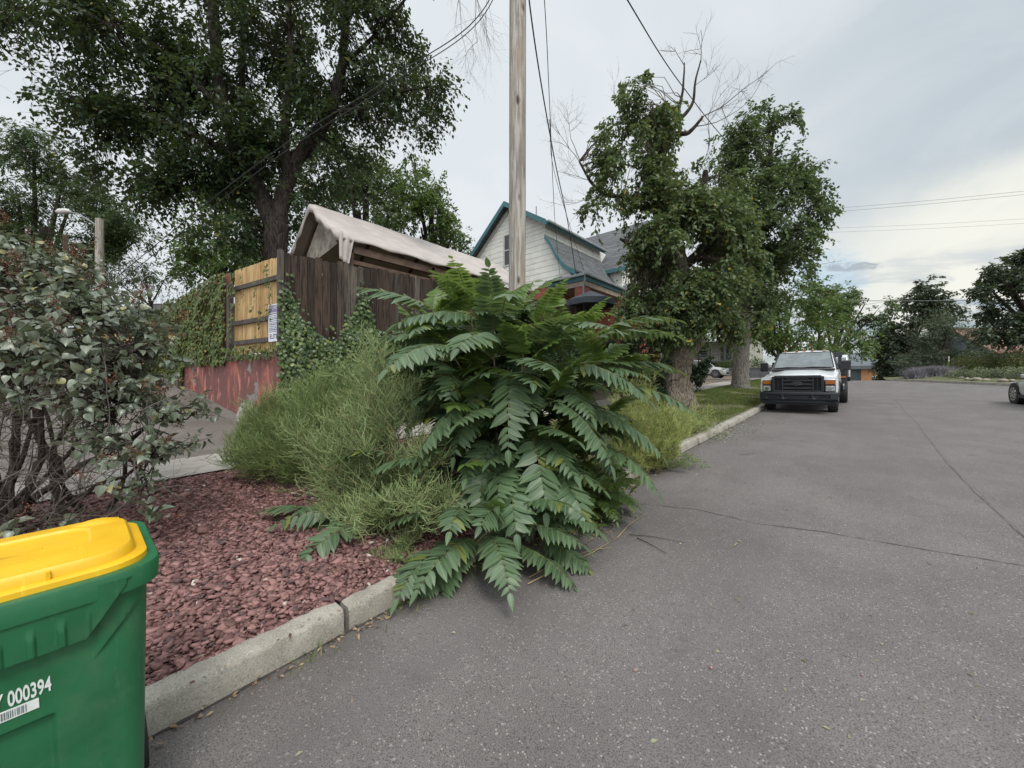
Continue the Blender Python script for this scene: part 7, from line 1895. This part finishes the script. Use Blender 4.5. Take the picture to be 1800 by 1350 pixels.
def f_left(t_, z):
    top_ = 4.14 - 0.10 * max(0, t_ - 2.6) + 0.05 * noise.noise(Vector((t_ * 4, 0, 0)))
    if t_ > 2.36:
        if z > top_: return 0.0
        if z > 2.2: return 1.0
        lim = 2.12 - 1.6 * smooth(4.55, 5.1, t_) + 0.18 * noise.noise(Vector((t_ * 5, 0, 2)))
        return 1.0 if z > lim else 0.0
    if z < 2.44 + 0.06 * noise.noise(Vector((t_ * 5, 0, 2))) and z > 2.17 + 0.08 * noise.noise(Vector((t_ * 6, 0, 4))): return 0.55
    # thin runners on the yellow boards
    for c_, w_, a, b in ((0.45, 0.10, 2.9, 4.0), (1.05, 0.05, 3.0, 3.75), (1.5, 0.05, 3.2, 4.1), (1.95, 0.09, 2.5, 4.1), (0.7, 0.06, 2.5, 3.2), (2.1, 0.12, 3.5, 3.9)):
        if a < z < b and abs(t_ - c_ - 0.05 * math.sin(z * 5)) < w_: return 0.28
    if 1.75 < z < 2.2 and abs(t_ - 2.75) < 0.12: return 0.4
    return 0.0
ivy('creeper', 'dense hanging creeper smothering the left fence down to the red wall', CORN, cu, cn, f_left, 0.05, 7.6, 0.6, 4.2, 900, 0.070, 'creeper_leaf', 102, 0.15, 1.1)

# ------------------------------------------------------------------ garden corner planting, hedges, litter
def clumps(name, label, cat, spots, mat, h, seed, n=240, lean=0.8, w=0.012, shape='blade', grp=None):
    r = np.random.default_rng(seed); c0 = np.array(spots[0]); 
    for k, (x, y, z, s) in enumerate(spots):
        m = int(n * s); root = np.array([x, y, z])
        if shape == 'blade':
            P = root + r.normal(0, 0.22 * s, (m, 3)) * (1, 1, 0); V, F = blades(m, P, h * s, w, seed + k, lean)
            o = npmesh(name, V, F, MATS[mat], None, offset=root)
        else:
            u = nrm(r.normal(size=(m, 3))); u[:, 2] = abs(u[:, 2]); P = root + u * r.uniform(0.4, 1, (m, 1)) * (h * 0.9 * s, h * 0.9 * s, h * s)
            V, F = leaves(L_SM, P, u + r.normal(0, 0.6, (m, 3)), r.normal(0, 0.5, (m, 3)) + (0, 0, 1), w * r.uniform(0.6, 1.3, m)); o = npmesh(name, V, F, MATS[mat], None, offset=root)
        o.location = root; tag(o, label(k) if callable(label) else label, cat, grp)
leafmat('lavender', (0.17, 0.165, 0.18), (0.27, 0.26, 0.28), 0.7, 0.2, 0.1, odd=(0.20, 0.16, 0.26), oddf=0.3)
leafmat('sage', (0.12, 0.14, 0.09), (0.20, 0.22, 0.14), 0.7, 0.2, 0.1)
leafmat('shrub_leaf', (0.055, 0.075, 0.028), (0.13, 0.15, 0.055), 0.6, 0.3, 0.15, odd=(0.20, 0.13, 0.07), oddf=0.12)
leafmat('rust_leaf', (0.17, 0.11, 0.06), (0.24, 0.17, 0.09), 0.7, 0.2, 0.1)
def gspot(px, d, s, py=668):
    p = at(px, py, d); return (p[0], p[1], gard_h(p[0], p[1]) - 0.03, s)
NTH = ('first', 'second', 'third', 'fourth', 'fifth', 'sixth', 'seventh', 'eighth', 'ninth', 'tenth')
clumps('lavender_plant', lambda k: 'hazy grey purple lavender, %s from the left in the row beside the street sign' % NTH[k], 'plant', [gspot(q, 27.5 + 0.3 * (i % 3), 1.0) for i, q in enumerate((1608, 1618, 1630, 1640, 1650, 1659))], 'lavender', 0.75, 201, 700, 0.9, 0.016, grp='lavender plants by the street sign')
clumps('garden_plant', lambda k: 'low grey green garden plant, %s to the right of the street sign' % NTH[k], 'plant', [gspot(q, d, s) for q, d, s in ((1676, 26, 0.7), (1690, 25, 0.8), (1703, 24.5, 0.7), (1722, 25, 0.9), (1738, 23.5, 0.8), (1752, 23, 0.8), (1770, 22.8, 0.9), (1790, 22, 0.9), (1810, 21.5, 1.0))], 'sage', 0.75, 221, 1100, 0.9, 0.08, 'bush', 'low plants in the corner garden')
clumps('garden_shrub', lambda k: ('yellow green shrub right of the sign in the corner garden', 'rusty shrub deeper in the corner garden', 'tall green shrub near the middle of the garden', 'olive shrub below the dark boughs', 'broad green shrub at the right edge of the garden', 'brownish shrub behind the silver car')[k], 'shrub',
       [gspot(1700, 29, 2.0), gspot(1722, 31, 2.5), gspot(1745, 29, 2.2), gspot(1768, 30, 2.8), gspot(1792, 28, 2.5), gspot(1816, 26, 2.4)], 'shrub_leaf', 0.8, 241, 1500, 0.9, 0.13, 'bush')
clumps('hedge_shrub', lambda k: 'green hedge shrub on the far grey retaining wall, %s from the left' % NTH[k], 'hedge', [(-19 + 2.9 * k, 44.6, 3.1, 1.5) for k in range(6)], 'maple_leaf', 0.75, 261, 900, 0.9, 0.12, 'bush', 'hedge along the far wall')
# rocks in the garden
plain('garden_rock', (0.34, 0.30, 0.24), (0.24, 0.21, 0.17), scale=3, rough=0.9, bump=0.5)
def rock(name, label, p, s, mat, seed, grp=None, flat=0.55):
    r = np.random.default_rng(seed); V = []; F = []; nu, nv = 14, 9
    for j in range(nv):
        for i in range(nu):
            a = i * 2 * math.pi / nu; b = math.pi * j / (nv - 1); q = Vector((math.cos(a) * math.sin(b), math.sin(a) * math.sin(b), math.cos(b)))
            k = 1 + 0.28 * noise.noise(q * 1.3 + Vector((seed, 0, 0))) + 0.1 * noise.noise(q * 3.5); V.append((q.x * s * k, q.y * s * k * 0.8, q.z * s * k * flat))
    for j in range(nv - 1):
        for i in range(nu): F.append((j * nu + i, j * nu + (i + 1) % nu, (j + 1) * nu + (i + 1) % nu, (j + 1) * nu + i))
    m = MB(); m.raw(V, F); o = m.build(name, MATS[mat], None, auto=45); o.location = p; o.rotation_euler = (0, 0, seed * 1.3); return tag(o, label, 'rock', grp)
for k, (px, d, s) in enumerate(((1700, 23.5, 0.15), (1716, 23, 0.26), (1733, 22.3, 0.17), (1762, 21.2, 0.22), (1690, 24.5, 0.12), (1779, 20.9, 0.14))):
    g = gspot(px, d, s); rock('garden_rock', 'flat pale garden rock, %s size of six at the garden edge, near photo right' % ('third', 'largest', 'fourth', 'second', 'smallest', 'fifth')[k], (g[0], g[1], g[2] + 0.08), s, 'garden_rock', k + 1, 'rocks edging the corner garden')
clumps('evergreen_base', 'dark mulch bush at the foot of the clipped evergreen', 'shrub', [(at(1226, 665, 19.5)[0], at(1226, 665, 19.5)[1], gz(-6, 19), 1.0)], 'dark_leaf', 0.5, 281, 500, 0.9, 0.07, 'bush')

# litter: dead leaves and stalks along the gutter, prunings under the tree
leafmat('dry_leaf', (0.20, 0.13, 0.075), (0.36, 0.27, 0.17), 0.8, 0.2, 0.05, odd=(0.10, 0.06, 0.04), oddf=0.2)
leafmat('pale_litter', (0.17, 0.19, 0.10), (0.34, 0.34, 0.23), 0.8, 0.2, 0.05, odd=(0.12, 0.15, 0.06), oddf=0.3)
def litter(name, label, spots, n, size, mat, seed, lift=0.02, zf=None):
    r = np.random.default_rng(seed); P = []
    for (x, y, sx, sy, w) in spots:
        k = int(n * w); P.append(np.stack([r.normal(x, sx, k), r.normal(y, sy, k)], 1))
    P = np.concatenate(P); zf = zf or (lambda a, b: (rz(b) if a > -2.45 else max(gz(a, b), rz(b) + (0.15 if a > -2.64 else 0))))
    P3 = np.array([(a, b, zf(a, b) + r.uniform(0.003, lift)) for a, b in P]); n = len(P3)
    V, F = leaves(L_SM, P3, r.normal(0, 1, (n, 3)) * (1, 1, 0.25), np.array([0, 0, 1.0]) + r.normal(0, 0.35, (n, 3)), size * r.uniform(0.4, 1.3, n), 0.8)
    return tag(npmesh(name, V, F, MATS[mat]), label, 'litter', kind='stuff')
litter('dry_leaves', 'brown dead leaves and bits gathered in the gutter', [(-2.42, -0.2, 0.03, 0.9, 0.25), (-2.40, 2.0, 0.03, 0.8, 0.3), (-2.32, 3.0, 0.10, 0.35, 0.6), (-2.10, 3.3, 0.14, 0.25, 0.4), (-2.35, 4.5, 0.06, 0.8, 0.4), (-2.35, 6.2, 0.06, 0.9, 0.3), (-2.85, 2.2, 0.15, 0.4, 0.5), (-4.1, 1.9, 0.35, 0.3, 0.35), (-5.0, 2.4, 0.6, 0.4, 0.3), (-4.2, 0.6, 0.9, 1.0, 0.10), (-2.72, 0.9, 0.08, 0.8, 0.08)], 900, 0.036, 'dry_leaf', 301)
litter('pruned_leaves', 'pale wilted prunings scattered on the grass and kerb below the knobbly tree', [(-3.6, 10.3, 0.45, 0.8, 1.0), (-3.0, 9.7, 0.3, 0.5, 0.6), (-2.35, 9.6, 0.22, 0.5, 0.25), (-4.0, 11.6, 0.5, 0.6, 0.4), (-2.2, 11.4, 0.35, 0.7, 0.10), (-3.7, 14.6, 0.5, 0.9, 0.3)], 1500, 0.055, 'pale_litter', 302, 0.08)
litter('road_bits', 'small pale leaf bits strewn over the asphalt', [(-1.6, 8.5, 0.9, 3.0, 1.0), (-0.6, 4.5, 1.6, 2.0, 0.5), (0.3, 2.4, 1.2, 0.9, 0.25)], 150, 0.035, 'pale_litter', 303, 0.006)
plain('straw', (0.30, 0.22, 0.12), (0.38, 0.29, 0.17), scale=10, rough=0.8); plain('dark_stick', (0.045, 0.035, 0.03), (0.06, 0.045, 0.04), rough=0.9)
def stick(pts, rad, label, mat):
    Q = []
    for (px, py) in pts:
        a, b = gpt(px, py); Q.append((a, b, rz(b) + rad + 0.004 + 0.006))
    m = MB(); m.tube(Q, [rad, rad * 0.8] if len(Q) == 2 else list(np.linspace(rad, rad * 0.5, len(Q))), 6); return tag(m.build('stick', MATS[mat], None, smooth_=True), label, 'stick')
stick([(928, 1030), (985, 1000), (1040, 975), (1085, 948)], 0.006, 'long straw coloured stalk lying along the gutter in front of the clump', 'straw')
stick([(1085, 948), (1105, 925), (1135, 905)], 0.005, 'short bent dry stalk at the right foot of the clump', 'straw')
stick([(930, 1018), (980, 990), (1045, 968), (1075, 965)], 0.004, 'thin dry stalk beside the long straw one', 'straw')
stick([(1105, 942), (1150, 946), (1206, 957)], 0.004, 'upper dark stick pointing right on the asphalt', 'dark_stick')
stick([(1120, 948), (1145, 960), (1172, 976)], 0.005, 'lower dark stick pointing down right on the asphalt', 'dark_stick')
stick([(1290, 962), (1296, 957)], 0.004, 'tiny pale twig bit alone on the asphalt', 'straw')
plain('pink_stone', (0.38, 0.22, 0.21), (0.3, 0.17, 0.16), scale=30)
for k, (px, py, s) in enumerate(((1117, 1180, 0.010), (1250, 1175, 0.010), (960, 1030, 0.007), (1515, 1188, 0.006))):
    a, b = gpt(px, py); rock('pebble', ('pink pebble alone on the road below the clump', 'pink pebble on the road, right of the other one', 'tiny pebble near the straw stalks', 'tiny pebble far out on the near road')[k], (a, b, rz(b) + 0.006), s, 'pink_stone', 20 + k)
g = gpt(690, 1092)
clumps('gutter_weed', lambda k: ('dry grass tuft in the gutter at the kerb end', 'small green tuft in the gutter near the bin', 'green tuft at the kerb joint')[k], 'weed', [(-2.40, 2.15, rz(2.1), 0.45), (-2.41, 0.95, rz(0.9), 0.3), (-2.40, 1.5, rz(1.5), 0.35)], 'grass', 0.22, 311, 160, 1.2, 0.0025)
